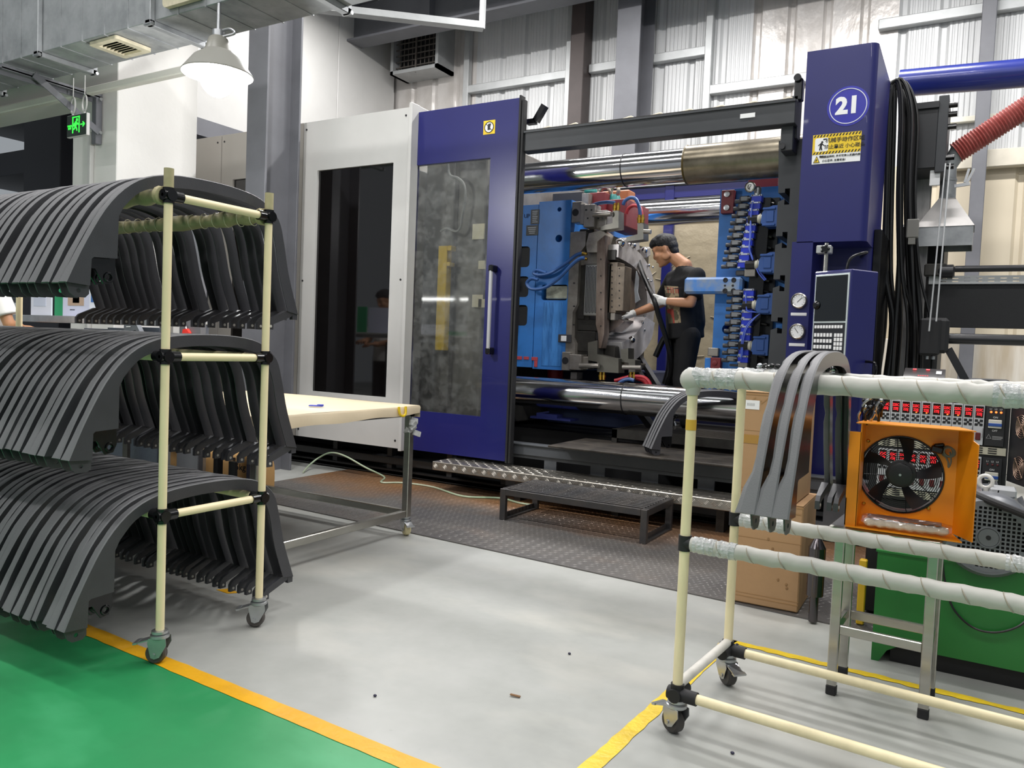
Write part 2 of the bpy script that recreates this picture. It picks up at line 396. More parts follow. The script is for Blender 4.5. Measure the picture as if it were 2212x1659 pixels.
wpart('dado_panel', -0.9, 3.0, WY - 0.05, WY - 0.022, 0.0, 1.36, M('stained_white_panel', 'd8d3c9', 0.55, var=(2.6, 0.8), col2='a9987c', stretch=(2.2, 1, 0.25)))
def hcol(mb, x0, x1, y0, y1, z0, z1, t=0.02, tw=0.015):
    """H section: flanges face -Y / +Y, web along Y"""
    mb.box(x0, x1, y0, y0 + t, z0, z1, 0.002); mb.box(x0, x1, y1 - t, y1, z0, z1, 0.002); xm = (x0 + x1) / 2; mb.box(xm - tw / 2, xm + tw / 2, y0 + t, y1 - t, z0, z1); return mb
struct('column_left', hcol(MB(), -5.04, -4.82, 4.30, 4.66, 0, 6), COLG)
struct('column_back', hcol(MB(), -3.92, -3.62, WY - 0.62, WY - 0.14, 0, 7.6), COLG)
struct('column_right', MB().box(-0.10, 0.03, WY - 0.28, WY - 0.14, 0, 7.6, 0.006), COLG)
b = MB(); b.box(-8.2, 3.0, 8.36, 8.66, 5.29, 5.32); b.box(-8.2, 3.0, 8.50, 8.52, 5.32, 5.82); b.box(-8.2, 3.0, 8.36, 8.66, 5.82, 5.85)
for x in (-6.4, -3.1, 0.2): b.box(x, x + 0.012, 8.38, 8.50, 5.32, 5.82)
struct('beam_crane', b, COLG)
b = MB(); b.box(-8.0, -7.7, 4.6, 9.4, 5.66, 5.9); struct('beam_cross', b, COLG)
b = MB(); b.bar((-6.2, 6.2, 4.62), (-4.85, 7.35, 4.62), 0.12, 0.07); b.bar((-4.86, 7.34, 4.6), (-4.86, 7.34, 6.2), 0.05, 0.05); struct('beam_brace', b, PUR)
wp = MB(); wp.box(-7.98, -7.80, 5.0, 8.20, 3.58, 5.66, 0.004); wp.box(-7.98, -7.80, 8.21, 9.42, 3.58, 5.66, 0.004)
struct('wall_left', wp, WHITE)
struct('beam_bulkhead', MB().box(-8.0, -7.76, 4.8, 9.42, 3.38, 3.575), COLG)
# white pillar with its conduit, soffit beam behind the duct
PLAS = M('white_plaster', 'dcdad6', 0.75, var=(2.2, 0.18), col2='c3c1ba', bump=(24, 0.12))
pil = struct('wall_pillar', MB().box(-6.46, -5.86, 3.74, 4.47, 0, 6.5, 0.006), PLAS)
MB().box(-6.20, -6.155, 3.705, 3.74, 0.6, 2.68, 0.006).build('conduit', WHITE, pil)
struct('beam_soffit', MB().box(-14, -6.46, 3.76, 4.15, 3.06, 4.6, 0.01), PLAS)
struct('trim_1', MB().box(-9.0, -4.55, 3.60, 3.66, 2.93, 2.985, 0.008), M('cream_conduit', 'd8d5cc', 0.5))
struct('ceiling', MB().box(-14, 7, -9, 11, 8.0, 8.1), M('dark_roof', '4a4c50', 0.7))
# dark bay beyond the pillar: steel rack frame, deep in shade
bay = thing('steel_shelving', 'dark steel shelving with pale boards in the unlit bay behind the exit sign', 'shelving', (-11, 6.4, 0))
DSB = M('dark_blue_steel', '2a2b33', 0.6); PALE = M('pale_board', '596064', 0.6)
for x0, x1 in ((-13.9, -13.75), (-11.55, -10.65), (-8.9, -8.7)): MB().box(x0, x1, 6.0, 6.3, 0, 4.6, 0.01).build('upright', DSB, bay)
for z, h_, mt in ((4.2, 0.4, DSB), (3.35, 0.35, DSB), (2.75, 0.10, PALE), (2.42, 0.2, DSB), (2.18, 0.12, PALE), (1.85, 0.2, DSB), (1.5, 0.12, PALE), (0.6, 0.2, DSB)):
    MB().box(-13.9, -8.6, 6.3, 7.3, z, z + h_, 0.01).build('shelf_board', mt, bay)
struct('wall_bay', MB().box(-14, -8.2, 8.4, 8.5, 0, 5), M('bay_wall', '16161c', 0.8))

# galvanised air duct with registers, its bracket on the pillar
duct = thing('air_duct', 'galvanised rectangular air duct running along the wall above the rack', 'duct', (-5, 3.2, 3.0))
jx = [-9.4, -7.95, -6.90, -5.66, -4.43, -3.2, -1.95]
for i in range(6):
    mb = MB(); mb.box(jx[i] + 0.004, jx[i + 1] - 0.004, 3.045, 3.405, 3.0, 3.75, 0.004)
    for k in range(1, 5):
        xx = jx[i] + (jx[i + 1] - jx[i]) * k / 5; mb.box(xx - 0.004, xx + 0.004, 3.041, 3.409, 2.996, 3.75)
    mb.build('duct_section', GALV, duct)
for x in jx[1:-1]:
    mb = MB(); mb.box(x - 0.025, x + 0.025, 3.01, 3.045, 2.965, 3.78, 0.004); mb.box(x - 0.025, x + 0.025, 3.01, 3.44, 2.965, 3.0, 0.004); mb.box(x - 0.025, x + 0.025, 3.405, 3.44, 2.965, 3.78, 0.004); mb.build('duct_flange', GALV, duct)
    for yy in (3.02, 3.43): MB().cyl((x - 0.035, yy, 2.975), (x + 0.035, yy, 2.975), 0.012, n=8).build('flange_bolt', ZINC, duct)
IVORY = M('ivory_plastic', 'd9cfb4', 0.5, var=(9, 0.5), col2='8d8470')
def register(c, ax, sx, sy_):
    if ax == 'z':
        mb = MB(); mb.plate(rrect(c[0] - sx, c[0] + sx, c[1] - sy_, c[1] + sy_, 0.02), 'xy', c[2] - 0.022, c[2], [rect(c[0] - sx * 0.66, c[0] + sx * 0.66, c[1] - sy_ * 0.7, c[1] + sy_ * 0.7)])
        f = mb.build('supply_register', IVORY, duct); l = MB()
        for k in range(7): yy = c[1] - sy_ * 0.6 + sy_ * 1.2 * k / 6; l.obox((c[0], yy, c[2] - 0.012), (sx * 1.3, 0.022, 0.003), (0.6, 0, 0))
        l.build('louver', IVORY, f); MB().box(c[0] - sx * 0.68, c[0] + sx * 0.68, c[1] - sy_ * 0.72, c[1] + sy_ * 0.72, c[2] - 0.003, c[2] - 0.0015).build('throat', DARK, f)
    else:
        mb = MB(); mb.plate(rrect(c[0] - sx, c[0] + sx, c[2] - sy_, c[2] + sy_, 0.03), 'xz', c[1] - 0.03, c[1], [rect(c[0] - sx * 0.75, c[0] + sx * 0.75, c[2] - sy_ * 0.7, c[2] + sy_ * 0.7)])
        f = mb.build('supply_register', IVORY, duct); l = MB()
        for k in range(6): zz = c[2] - sy_ * 0.6 + sy_ * 1.2 * k / 5; l.obox((c[0], c[1] - 0.015, zz), (sx * 1.5, 0.003, 0.025), (0.6, 0, 0))
        l.build('louver', IVORY, f); MB().box(c[0] - sx * 0.76, c[0] + sx * 0.76, c[1] - 0.004, c[1] - 0.0025, c[2] - sy_ * 0.72, c[2] + sy_ * 0.72).build('throat', DARK, f)
register((-4.99, 3.20, 2.996), 'z', 0.15, 0.13); register((-4.12, 3.041, 3.19), 'y', 0.17, 0.15)
br = thing('wall_bracket', 'grey steel angle bracket under the air duct, bolted to the white pillar', 'bracket', (-6.08, 3.6, 2.6))
MB().box(-6.11, -6.05, 3.685, 3.735, 2.57, 2.99, 0.004).build('upright', COLG, br)
mb = MB(); mb.box(-6.11, -6.05, 2.95, 3.735, 2.935, 2.945); mb.box(-6.11, -6.10, 2.95, 3.735, 2.90, 2.945); mb.box(-6.11, -6.05, 2.99, 3.69, 2.93, 2.962); mb.build('arm', COLG, br)
mb = MB(); mb.bar((-6.03, 3.70, 2.66), (-6.03, 3.20, 2.95), 0.05, 0.008, up=(1, 0, 0)); mb.build('brace', COLG, br)
for z in (2.66, 2.92): MB().cyl((-6.05, 3.71, z), (-6.025, 3.71, z), 0.014, n=6).build('bolt', ZINC, br)
MB().box(-6.125, -6.095, 2.955, 2.985, 2.93, 3.12, 0.003).build('clip', GALV, br)
# exit sign hung from the pillar
ex = thing('exit_sign', 'green lit emergency exit sign with running figure and arrow, hung beside the pillar', 'sign', (-6.5, 3.45, 2.55))
e0 = at(145, 248, Y=3.45); e1 = at(187, 291, Y=3.45); sw = e1.x - e0.x; zt, zb = 2.905, 2.66
x0, x1 = e0.x, e0.x + sw * 1.0; zc = (e0.z + e1.z) / 2 - 0.005; hh = 0.5 * (e0.z - e1.z) * 0.94
MB().box(x0, x1, 3.45, 3.475, zc - hh, zc + hh, 0.003).build('housing', WHITE, ex)
xm = (x0 + x1) / 2; wd = x1 - x0
MB().box(x0 + 0.006, x1 - 0.006, 3.447, 3.4505, zc - hh + 0.005, zc + hh - 0.005).build('sign_face', M('dark_green_face', '0b2413', 0.35), ex)
gl = MB(); y_ = 3.4462
def gb(u0, u1, v0, v1): gl.box(x0 + wd * u0, x0 + wd * u1, y_ - 0.0006, y_, zc + hh * v0, zc + hh * v1)
def gs(u0, v0, u1, v1, t=0.012): flat(gl, (x0 + wd * u0, y_ - 0.0003, zc + hh * v0), (x0 + wd * u1, y_ - 0.0003, zc + hh * v1), t)
gb(0.30, 0.35, -0.68, 0.80); gb(0.62, 0.67, -0.68, 0.80); gb(0.30, 0.67, 0.70, 0.80)
gl.ball((x0 + wd * 0.53, y_, zc + hh * 0.48), (0.013, 0.0006, 0.013), 12, 6)
gs(0.50, 0.32, 0.44, -0.12, 0.03); gs(0.48, 0.28, 0.38, 0.10); gs(0.38, 0.10, 0.36, -0.05, 0.010); gs(0.50, 0.26, 0.60, 0.05); gs(0.46, -0.1, 0.52, -0.28); gs(0.52, -0.28, 0.54, -0.5); gs(0.44, -0.1, 0.42, -0.30); gs(0.42, -0.30, 0.34, -0.32)
gb(0.71, 0.92, -0.04, 0.06); gs(0.92, 0.01, 0.82, 0.22, 0.010); gs(0.92, 0.01, 0.82, -0.20, 0.010)
gl.text('安全出口', wd * 0.055, (x0 + wd * 0.17, y_ - 0.0005, zc + hh * 0.0), bold=0.0008); gl.text('EXIT', wd * 0.075, (x0 + wd * 0.17, y_ - 0.0005, zc - hh * 0.22), bold=0.0008)
gl.build('pictogram', M('exit_green_glow', '3bff4a', 0.5, emit=1.2), ex)
mb = MB()
for u in (0.22, 0.80): mb.torus((x0 + wd * u, 3.462, zc + hh + 0.075), (0.3, 1, 0), 0.06, 0.006, 24, 6); mb.cyl((x0 + wd * u, 3.462, zc + hh), (x0 + wd * u, 3.462, zc + hh + 0.03), 0.008); mb.cyl((x0 + wd * u, 3.462, zc + hh + 0.13), (x0 + wd * u, 3.462, 3.0), 0.004)
mb.build('hanger_ring', WHITE, ex)
# pendant lamp under the duct
q0 = at(470, 160, Y=3.05); lc = V((q0.x, 3.05, 0)); zr = q0.z; lp = thing('pendant_lamp', 'white cone shaped workshop lamp with a bright bulb hanging under the air duct', 'lamp', (lc.x, lc.y, zr))
mb = MB(); mb.lathe([(0.196, zr - 0.006), (0.198, zr), (0.135, zr + 0.085), (0.075, zr + 0.13), (0.068, zr + 0.13), (0.128, zr + 0.08), (0.19, zr), (0.196, zr - 0.006)], lc, n=40, cap=False); mb.build('lamp_shade', M('lamp_enamel', '9b9a93', 0.4), lp)
MB().lathe([(0.075, zr + 0.13), (0.052, zr + 0.20), (0.040, zr + 0.21)], lc, n=24).build('neck', M('lamp_neck', '8f8d84', 0.4), lp)
MB().lathe([(0.034, zr + 0.21), (0.034, zr + 0.245), (0.012, zr + 0.25), (0.010, 2.998)], lc, n=16).build('lamp_socket', ZINC, lp)
mb = MB(); mb.ball((lc.x, lc.y, zr - 0.02), (0.098, 0.098, 0.11), 24, 16); mb.build('bulb', M('bulb_glow', (1, 0.985, 0.97, 1), 0.5, emit=22), lp)
MB().tube([(lc.x + 0.015, lc.y, zr + 0.24), (lc.x + 0.07, lc.y + 0.02, zr + 0.25), (lc.x + 0.10, lc.y + 0.03, zr + 0.225), (lc.x + 0.03, lc.y, zr + 0.205)], 0.008, 8).build('hook', ZINC, lp)
l = bpy.data.lights.new('lamp_light', 'POINT'); l.energy = 95; l.shadow_soft_size = 0.07; o = bpy.data.objects.new('lamp_light', l); C.objects.link(o); o.location = (lc.x, lc.y, zr - 0.16)
# ventilation grille in the wall corner
vg = thing('wall_grille', 'dirty metal ventilation grille box high in the corner beside the white partition', 'vent', (-7.4, WY - 0.3, 5.2))
a, b_, z0, z1 = -7.60, -6.74, 5.02, 5.85
mb = MB(); mb.box(a, b_, WY - 0.42, WY - 0.02, z0, z0 + 0.05); mb.box(a, b_, WY - 0.42, WY - 0.02, z1 - 0.05, z1); mb.box(b_ - 0.05, b_, WY - 0.42, WY - 0.02, z0, z1); mb.box(a, a + 0.05, WY - 0.42, WY - 0.02, z0, z1); mb.build('frame', PUR, vg)
MB().box(a + 0.05, b_ - 0.05, WY - 0.22, WY - 0.18, z0 + 0.05, z1 - 0.05).build('cavity', DARK, vg)
mb = MB()
for k in range(8): zz = z0 + 0.1 + k * 0.085; mb.box(a + 0.05, b_ - 0.05, WY - 0.36, WY - 0.345, zz, zz + 0.014)
for k in range(9): xx = a + 0.1 + k * 0.075; mb.box(xx, xx + 0.012, WY - 0.33, WY - 0.32, z0 + 0.05, z1 - 0.05)
mb.box((a + b_) / 2 - 0.012, (a + b_) / 2 + 0.012, WY - 0.38, WY - 0.36, z0, z1); mb.build('grille_bars', M('sooty_steel', '4f4a45', 0.6), vg)
# workstation lamps of the hall behind the viewer, which the machine windows mirror
for lx in (-9.5, -8.15):
    q = thing('tube_lamp', 'white fluorescent tube lamp over the workstations %s' % ('far along the hall' if lx < -9 else 'nearer the middle of the hall'), 'lamp', (lx, -3.0, 2.0))
    MB().cyl((lx - 0.6, -3.0, 2.0), (lx + 0.6, -3.0, 2.0), 0.02, n=10).build('tube', M('tube_glow', (1, 1, 0.98, 1), 0.5, emit=22), q); MB().box(lx - 0.62, lx + 0.62, -3.04, -2.96, 2.03, 2.08).build('batten', WHITE, q)
# ---------------------------------------------------------------- the injection moulding machine
mc = thing('injection_molding_machine', 'huge blue and white injection moulding machine marked 21 on its blue control column', 'machine', (-2.6, 6.3, 0))
def mp(name, mb, mat, parent=None, smooth=35, label=None): return mb.build(name, mat, parent or mc, smooth, label)
GLASSD = M('smoked_glass', '0c0a0a', 0.04, spec=0.6, coat=0.3)
PANE = bpy.data.materials.new('clear_pane'); PANE.use_nodes = True
nt = PANE.node_tree; N = nt.nodes; L = nt.links; N.remove(N['Principled BSDF'])
tr = N.new('ShaderNodeBsdfTransparent'); tr.inputs[0].default_value = (0.86, 0.87, 0.86, 1); gl_ = N.new('ShaderNodeBsdfGlossy'); gl_.inputs['Roughness'].default_value = 0.04; df = N.new('ShaderNodeBsdfDiffuse'); df.inputs[0].default_value = (0.55, 0.56, 0.55, 1)
fr_ = N.new('ShaderNodeFresnel'); fr_.inputs[0].default_value = 1.5; mx = N.new('ShaderNodeMixShader'); L.new(fr_.outputs[0], mx.inputs[0]); L.new(tr.outputs[0], mx.inputs[1]); L.new(gl_.outputs[0], mx.inputs[2])
tc = N.new('ShaderNodeTexCoord'); nz = N.new('ShaderNodeTexNoise'); nz.inputs['Scale'].default_value = 9; nz.inputs['Detail'].default_value = 8; nz.inputs['Roughness'].default_value = 0.7; L.new(tc.outputs['Object'], nz.inputs['Vector'])
mr = N.new('ShaderNodeMapRange'); mr.inputs['From Min'].default_value = 0.45; mr.inputs['From Max'].default_value = 0.75; mr.inputs['To Min'].default_value = 0.03; mr.inputs['To Max'].default_value = 0.17; L.new(nz.outputs['Fac'], mr.inputs['Value'])
mx2 = N.new('ShaderNodeMixShader'); L.new(mr.outputs[0], mx2.inputs[0]); L.new(mx.outputs[0], mx2.inputs[1]); L.new(df.outputs[0], mx2.inputs[2]); L.new(mx2.outputs[0], N['Material Output'].inputs[0])

# guard panels along the front, each with a smoked window
def guard(x0, x1, w0, w1, wz0, wz1, mat, z0=0.265, z1=2.915, y=4.83):
    mb = MB(); mb.plate(rect(x0, x1, z0, z1), 'xz', y, y + 0.05, [rect(w0, w1, wz0, wz1)] if w1 > w0 else [])
    g = mp('guard_panel', mb, mat)
    if w1 > w0: mp('window_pane', MB().box(w0 - 0.01, w1 + 0.01, y + 0.02, y + 0.028, wz0 - 0.01, wz1 + 0.01), GLASSD, g)
    s = MB()
    for sx in (x0 + 0.03, x1 - 0.05):
        for zz in (z0 + 0.06, (z0 + z1) / 2, z1 - 0.06): s.cyl((sx, y + 0.001, zz), (sx, y - 0.003, zz), 0.009, n=8)
    mp('screw', s, PRINTK, g); return g
guard(-4.955, -3.82, -4.79, -3.98, 0.66, 2.505, WHITE)
mp('panel_edge', MB().box(-3.82, -3.79, 4.80, 4.90, 0.25, 2.94, 0.004), WHITE)
mp('panel_return', MB().box(-3.83, -3.80, 4.90, 5.35, 2.86, 2.94, 0.004), WHITE)
guard(-5.98, -4.962, -5.83, -5.12, 0.66, 2.505, BEIGE)
guard(-7.10, -5.99, -6.90, -6.13, 0.66, 2.505, BEIGE)
guard(-8.2, -7.11, 0, -1, 0, 0, BEIGE)
mp('clamp_housing', MB().box(-8.2, -4.2, 4.95, 7.6, 0.5, 2.6, 0.01), M('clamp_grey', '4a4a4c', 0.6))
# sliding door
dr = MB(); dr.plate(rect(-3.83, -2.885, 0.262, 2.885), 'xz', 4.885, 4.93, [rect(-3.80, -3.117, 0.572, 2.48)]); door = mp('sliding_door', dr, BLUE)
mp('door_window', MB().box(-3.81, -3.105, 4.903, 4.909, 0.562, 2.49), PANE, door)
mb = MB(); mb.box(-2.885, -2.868, 4.872, 4.935, 0.25, 2.90, 0.003); mb.box(-2.864, -2.846, 4.878, 4.93, 0.25, 2.87, 0.003); mp('rubber_edge', mb, RUB, door)
mb = MB(); mb.cyl((-3.035, 4.825, 1.07), (-3.035, 4.825, 1.66), 0.015, n=12); hnd = mp('handle', mb, M('satin_handle', 'd6d6d8', 0.25, 0.5), door)
mb = MB()
for z in (1.065, 1.665): mb.box(-3.055, -3.015, 4.81, 4.886, z - 0.025, z + 0.025, 0.008)
mp('handle_mount', mb, BLKG, door)
stk = at(1057, 275, Y=4.884); mp('warning_sticker', MB().box(stk.x - 0.05, stk.x + 0.05, 4.882, 4.885, stk.z - 0.05, stk.z + 0.05), PRINTY, door)
mb = MB(); mb.cyl((stk.x, 4.8818, stk.z), (stk.x, 4.8806, stk.z), 0.04, n=24); mb.torus((stk.x, 4.880, stk.z), (0, 1, 0), 0.038, 0.003, 28, 6, 1)
mb.box(stk.x - 0.012, stk.x + 0.01, 4.879, 4.8805, stk.z - 0.02, stk.z + 0.005, 0, 1)
for k in range(4): flat(mb, (stk.x - 0.01 + k * 0.006, 4.8795, stk.z), (stk.x - 0.004 + k * 0.006, 4.8795, stk.z + 0.025), 0.005, 1)
flat(mb, (stk.x - 0.027, 4.879, stk.z + 0.027), (stk.x + 0.027, 4.879, stk.z - 0.027), 0.005, 1); mp('hand_symbol', mb, [PRINTW, PRINTK], door)
# upper guide beam of the door with the cable track on it
mb = MB(); mb.box(-2.87, -0.985, 4.90, 5.0, 2.505, 2.64, 0.004); mb.box(-2.87, -0.985, 4.885, 5.0, 2.632, 2.645); bm_ = mp('guide_beam', mb, GRAPH)
mp('type_plate', MB().box(-1.31, -1.22, 4.895, 4.901, 2.565, 2.592), PRINTW, bm_)
TRK = M('cream_track', 'd3cbb5', 0.5, var=(6, 0.3))
for k in range(9):
    x = -2.86 + k * 0.205; mb = MB(); mb.tube([(x, 4.96, 2.655), (x + 0.12, 4.96, 2.662), (x + 0.185, 4.96, 2.674), (x + 0.20, 4.96, 2.660)], 0.011, 8, 3); mp('cable_track_link', mb, TRK)
mp('track_base', MB().box(-2.87, -1.0, 4.91, 5.0, 2.645, 2.658), DSTEEL)
p = at(1145, 258, Y=5.0); mb = MB(); mb.bar((p.x - 0.02, 5.0, p.z - 0.02), (p.x + 0.05, 5.0, p.z - 0.02), 0.05, 0.035); mb.bar((p.x + 0.05, 5.0, p.z - 0.02), (p.x + 0.12, 5.0, p.z + 0.085), 0.05, 0.04); mp('cam_finger', mb, BLKG)
# fixed platen with T-slots in its edge, bracket, proximity switch
sl = []
for z in (2.115, 1.845, 1.575, 1.31): sl += [(-1.10, z - 0.035), (-1.06, z - 0.02), (-1.06, z - 0.055), (-1.03, z - 0.055), (-1.03, z + 0.045), (-1.06, z + 0.045), (-1.06, z + 0.02), (-1.10, z + 0.02)]
out = [(-0.97, 0.45), (-0.97, 2.46), (-1.115, 2.46)]
for k in range(0, len(sl), 8): out += sl[k:k + 8][::-1]
out += [(-1.115, 0.45)]
mp('fixed_platen', MB().plate(out, 'xz', 5.10, 7.5), GRAPH)
mb = MB(); mb.box(-1.075, -1.00, 4.96, 5.10, 2.36, 2.56, 0.005); mb.box(-1.075, -0.99, 5.0, 5.12, 2.44, 2.70, 0.005); mp('beam_bracket', mb, GRAPH)
mb = MB(); mb.cyl((-1.06, 4.94, 2.385), (-1.06, 4.97, 2.385), 0.018); mb.cyl((-1.0, 4.98, 2.80), (-1.0, 5.08, 2.80), 0.022); mb.box(-1.02, -0.97, 5.0, 5.06, 2.67, 2.80, 0.006); mp('limit_switch', mb, BLKG)
# moving platen seen through the door window
MPL = M('greasy_platen', '77746e', 0.5, 0.2, var=(4, 0.7), col2='4a4641')
mp('moving_platen', MB().box(-3.95, -3.36, 5.22, 7.4, 0.45, 2.75, 0.01), MPL)
mp('platen_rib', MB().box(-3.70, -3.62, 5.16, 5.22, 0.6, 2.6, 0.006), MPL)
mp('spacer_beam', MB().box(-3.36, -2.62, 6.35, 6.5, 2.29, 2.50, 0.01), M('orange_brown_paint', 'a5643c', 0.5, var=(8, 0.4)))
yb = MB(); yb.box(-3.70, -3.615, 5.08, 5.15, 1.05, 1.88, 0.004); yb.box(-3.615, -3.575, 5.08, 5.15, 1.84, 1.88, 0.004); yb.box(-3.615, -3.585, 5.08, 5.15, 1.72, 1.75, 0.003); mp('safety_bar', yb, M('safety_yellow', 'd9b420', 0.42, var=(7, 0.3)))
mb = MB()
for px_, py_, sz in ((1033, 500, 0.055), (1040, 572, 0.03), (1030, 650, 0.045), (1040, 655, 0.03)):
    q = at(px_, py_, Y=5.2); mb.box(q.x - sz, q.x + sz, 5.20, 5.215, q.z - sz * 1.1, q.z + sz * 1.1)
mp('paper_note', mb, M('paper', 'd8cfb2', 0.7))
q0 = at(968, 350, Y=5.1); mb = MB(); pts = [at(a, b, Y=5.12) for a, b in ((968, 352), (972, 378), (990, 385), (1003, 400), (1005, 430), (998, 470), (995, 490), (985, 500), (965, 493), (952, 500))]; mb.tube(pts, 0.011, 6, 4); mp('lubrication_hose', mb, M('grey_hose', '8d8d88', 0.5))
# tie bars with seal rings; the upper front one ends in an oily bronze sleeve
for y, z in ((5.42, 2.436), (7.18, 2.436), (5.42, 0.752), (7.18, 0.752)):
    x1 = -1.78 if (y < 6 and z > 2) else -1.0
    tb = mp('tie_bar', MB().cyl((-3.9, y, z), (x1, y, z), 0.118, n=48), CHROME)
    xr = {True: -2.27, False: -2.18}[z > 2] if y < 6 else -1.95
    mb = MB(); mb.torus((xr, y, z), (1, 0.02, 0.04), 0.118, 0.0045, 48, 6); mp('seal_ring', mb, PRINTK, tb)
OIL = M('oily_sleeve', '9a917f', 0.3, 0.75, var=(3.5, 0.9), col2='5c5547')
mb = MB(); mb.cyl((-1.80, 5.42, 2.436), (-0.98, 5.42, 2.436), 0.133, n=48); mp('tie_bar_sleeve', mb, OIL)
mb = MB(); mb.torus((-1.80, 5.42, 2.436), (1, 0, 0), 0.13, 0.008, 48, 6); mp('seal_ring', mb, M('oil_crust', '5b4a1f', 0.4))
# base: front sills, ladder plates, dark bed
SILL = M('sill_grey', '505357', 0.5, var=(7, 0.3))
mp('bed_block', MB().box(-8.2, -0.2, 5.75, 7.6, 0.02, 0.42), DARK)
mp('bed_floor', MB().box(-8.2, -0.2, 5.0, 7.6, 0.02, 0.06), DARK)
mb = MB(); mb.box(-2.95, -0.3, 4.985, 5.06, 0.31, 0.395, 0.004); mb.box(-2.95, -0.3, 4.965, 5.06, 0.385, 0.397, 0.003); mp('front_sill', mb, SILL)
holes = [rect(x, x + 0.27, 0.12, 0.285) for x in (-2.9, -2.53, -2.15, -1.76, -1.38, -0.98)]
mp('ladder_plate', MB().plate(rect(-2.95, -0.3, 0.06, 0.312), 'xz', 5.01, 5.03, holes), SILL)
s = MB()
for x in (-2.585, -2.21, -1.82, -1.44): 
    for d in (-0.02, 0.02): s.cyl((x + d, 5.01, 0.15), (x + d, 5.0, 0.15), 0.008, n=8)
mp('bolt', s, PRINTK)
mb = MB(); mb.box(-8.2, -2.95, 5.0, 5.1, 0.10, 0.16, 0.004)
for x in (-4.7, -4.1, -3.5, -3.0): mb.box(x, x + 0.05, 5.02, 5.08, 0.0, 0.5)
mp('base_rail', mb, M('base_rail_dark', '2b2c2e', 0.5, var=(7, 0.4)))
mp('rail_bottom', MB().box(-5.4, -0.3, 5.0, 5.09, 0.012, 0.05, 0.004), M('base_rail_dark', '2b2c2e'))
mp('back_wall_plate', MB().box(-8.2, -0.3, 7.62, 7.66, 0.05, 0.7), M('night_blue', '15183a', 0.5))
bp_ = MB(); bp_.box(-2.47, -1.13, 4.745, 5.36, 0.421, 0.436, 0.004); mp('service_plate', bp_, M('rusty_plate', '4a443d', 0.6, 0.3, var=(8, 0.9), col2='1d1a18'))
mb = MB(); mb.box(-2.45, -2.2, 5.0, 5.02, 0.36, 0.412); mb.box(-1.4, -1.2, 5.0, 5.02, 0.36, 0.412); mp('plate_bracket', mb, DARK)
g = MB()
for k in range(12): y = 5.30 + 0.045 * k; g.box(-2.2, -1.2, y, y + 0.03, 0.50, 0.53)
g.box(-2.22, -1.2, 5.27, 5.30, 0.47, 0.535); g.box(-2.22, -2.18, 5.27, 5.3, 0.427, 0.5); g.box(-2.22, -2.18, 5.27, 5.85, 0.47, 0.533); mp('grating', g, DSTEEL, smooth=0)
mp('standing_deck', MB().box(-2.35, -1.2, 5.86, 6.7, 0.435, 0.455, 0.003), DSTEEL)
mb = MB(); mb.box(-2.95, -2.6, 5.35, 5.5, 0.55, 0.565); mb.box(-2.9, -2.72, 5.36, 5.46, 0.565, 0.59); mb.bar((-2.92, 5.4, 0.585), (-2.82, 5.42, 0.605), 0.012, 0.01); mp('tool_tray', mb, M('blue_tray', '28306e', 0.5))
mb = MB(); mb.bar((-2.32, 5.8, 0.75), (-2.0, 5.6, 0.5), 0.05, 0.05); mp('strut', mb, DARK)
# rear guard: blue frame and film covered panels
RY = 8.0
mp('rear_beam', MB().box(-5.2, -0.9, RY, RY + 0.12, 2.74, 2.865, 0.004), BLUE)
mp('rear_track', MB().box(-5.2, -0.9, RY - 0.03, RY + 0.1, 2.875, 2.915, 0.004), PUR)
for x in (-4.3, -2.89, -1.35): mp('rear_post', MB().box(x, x + 0.10, RY - 0.01, RY + 0.09, 0.3, 2.87, 0.004), BLUE)
FILMP = M('wrinkled_tan_film', '9f937b', 0.35, var=(2.5, 0.35), col2='8a7e66', bump=(7, 0.9))
for x0, x1 in ((-5.2, -4.31), (-4.19, -2.9), (-2.78, -1.36), (-1.24, -0.9)):
    pn = mp('rear_panel', MB().box(x0, x1, RY + 0.03, RY + 0.06, 0.5, 2.70, 0.003), FILMP)
    for k in range(6 if x0 < -2 else 0):
        cx = random.uniform(x0 + 0.1, x1 - 0.1); cz = random.uniform(0.9, 1.9); mb = MB()
        for j in range(4): 
            a = random.uniform(-0.9, 0.9); mb.tube([(cx, RY + 0.03, cz), (cx + 0.09 * math.cos(a), RY + 0.027, cz + 0.09 * math.sin(a)), (cx + 0.2 * math.cos(a + .3), RY + 0.03, cz + 0.17 * math.sin(a + .3))], 0.006, 5, 3)
            cx += random.uniform(-0.2, 0.2); cz += random.uniform(-0.15, 0.15)
        mp('film_wrinkle', mb, FILMP, pn)
# control column "21"
def rc(x0, x1, y0, y1, r):
    o = [(x0, y1), (x0, y0), (x1 - r, y0)]
    for i in range(1, 7): t = -PI / 2 + PI / 2 * i / 6; o.append((x1 - r + r * math.cos(t), y0 + r + r * math.sin(t)))
    return o + [(x1, y1)]
mb = MB(); mb.plate(rc(-0.925, -0.545, 4.85, 5.58, 0.045), 'xy', 1.785, 2.895); mb.plate(rect(-0.95, -0.832, 4.85, 5.58), 'xy', 0.35, 1.79); mb.plate(rc(-0.832, -0.545, 5.16, 5.58, 0.03), 'xy', 0.35, 1.79)
col = mp('control_column', mb, BLUE)
mp('column_back', MB().box(-0.545, -0.50, 5.2, 5.7, 0.35, 1.9, 0.004), BLKG)
bc = at(1832, 229, Y=4.85); mb = MB(); mb.cyl((bc.x, 4.851, bc.z), (bc.x, 4.8485, bc.z), 0.113, n=48)
bd = mp('number_badge', mb, M('badge_blue', '20229c', 0.25, coat=0.4), col)
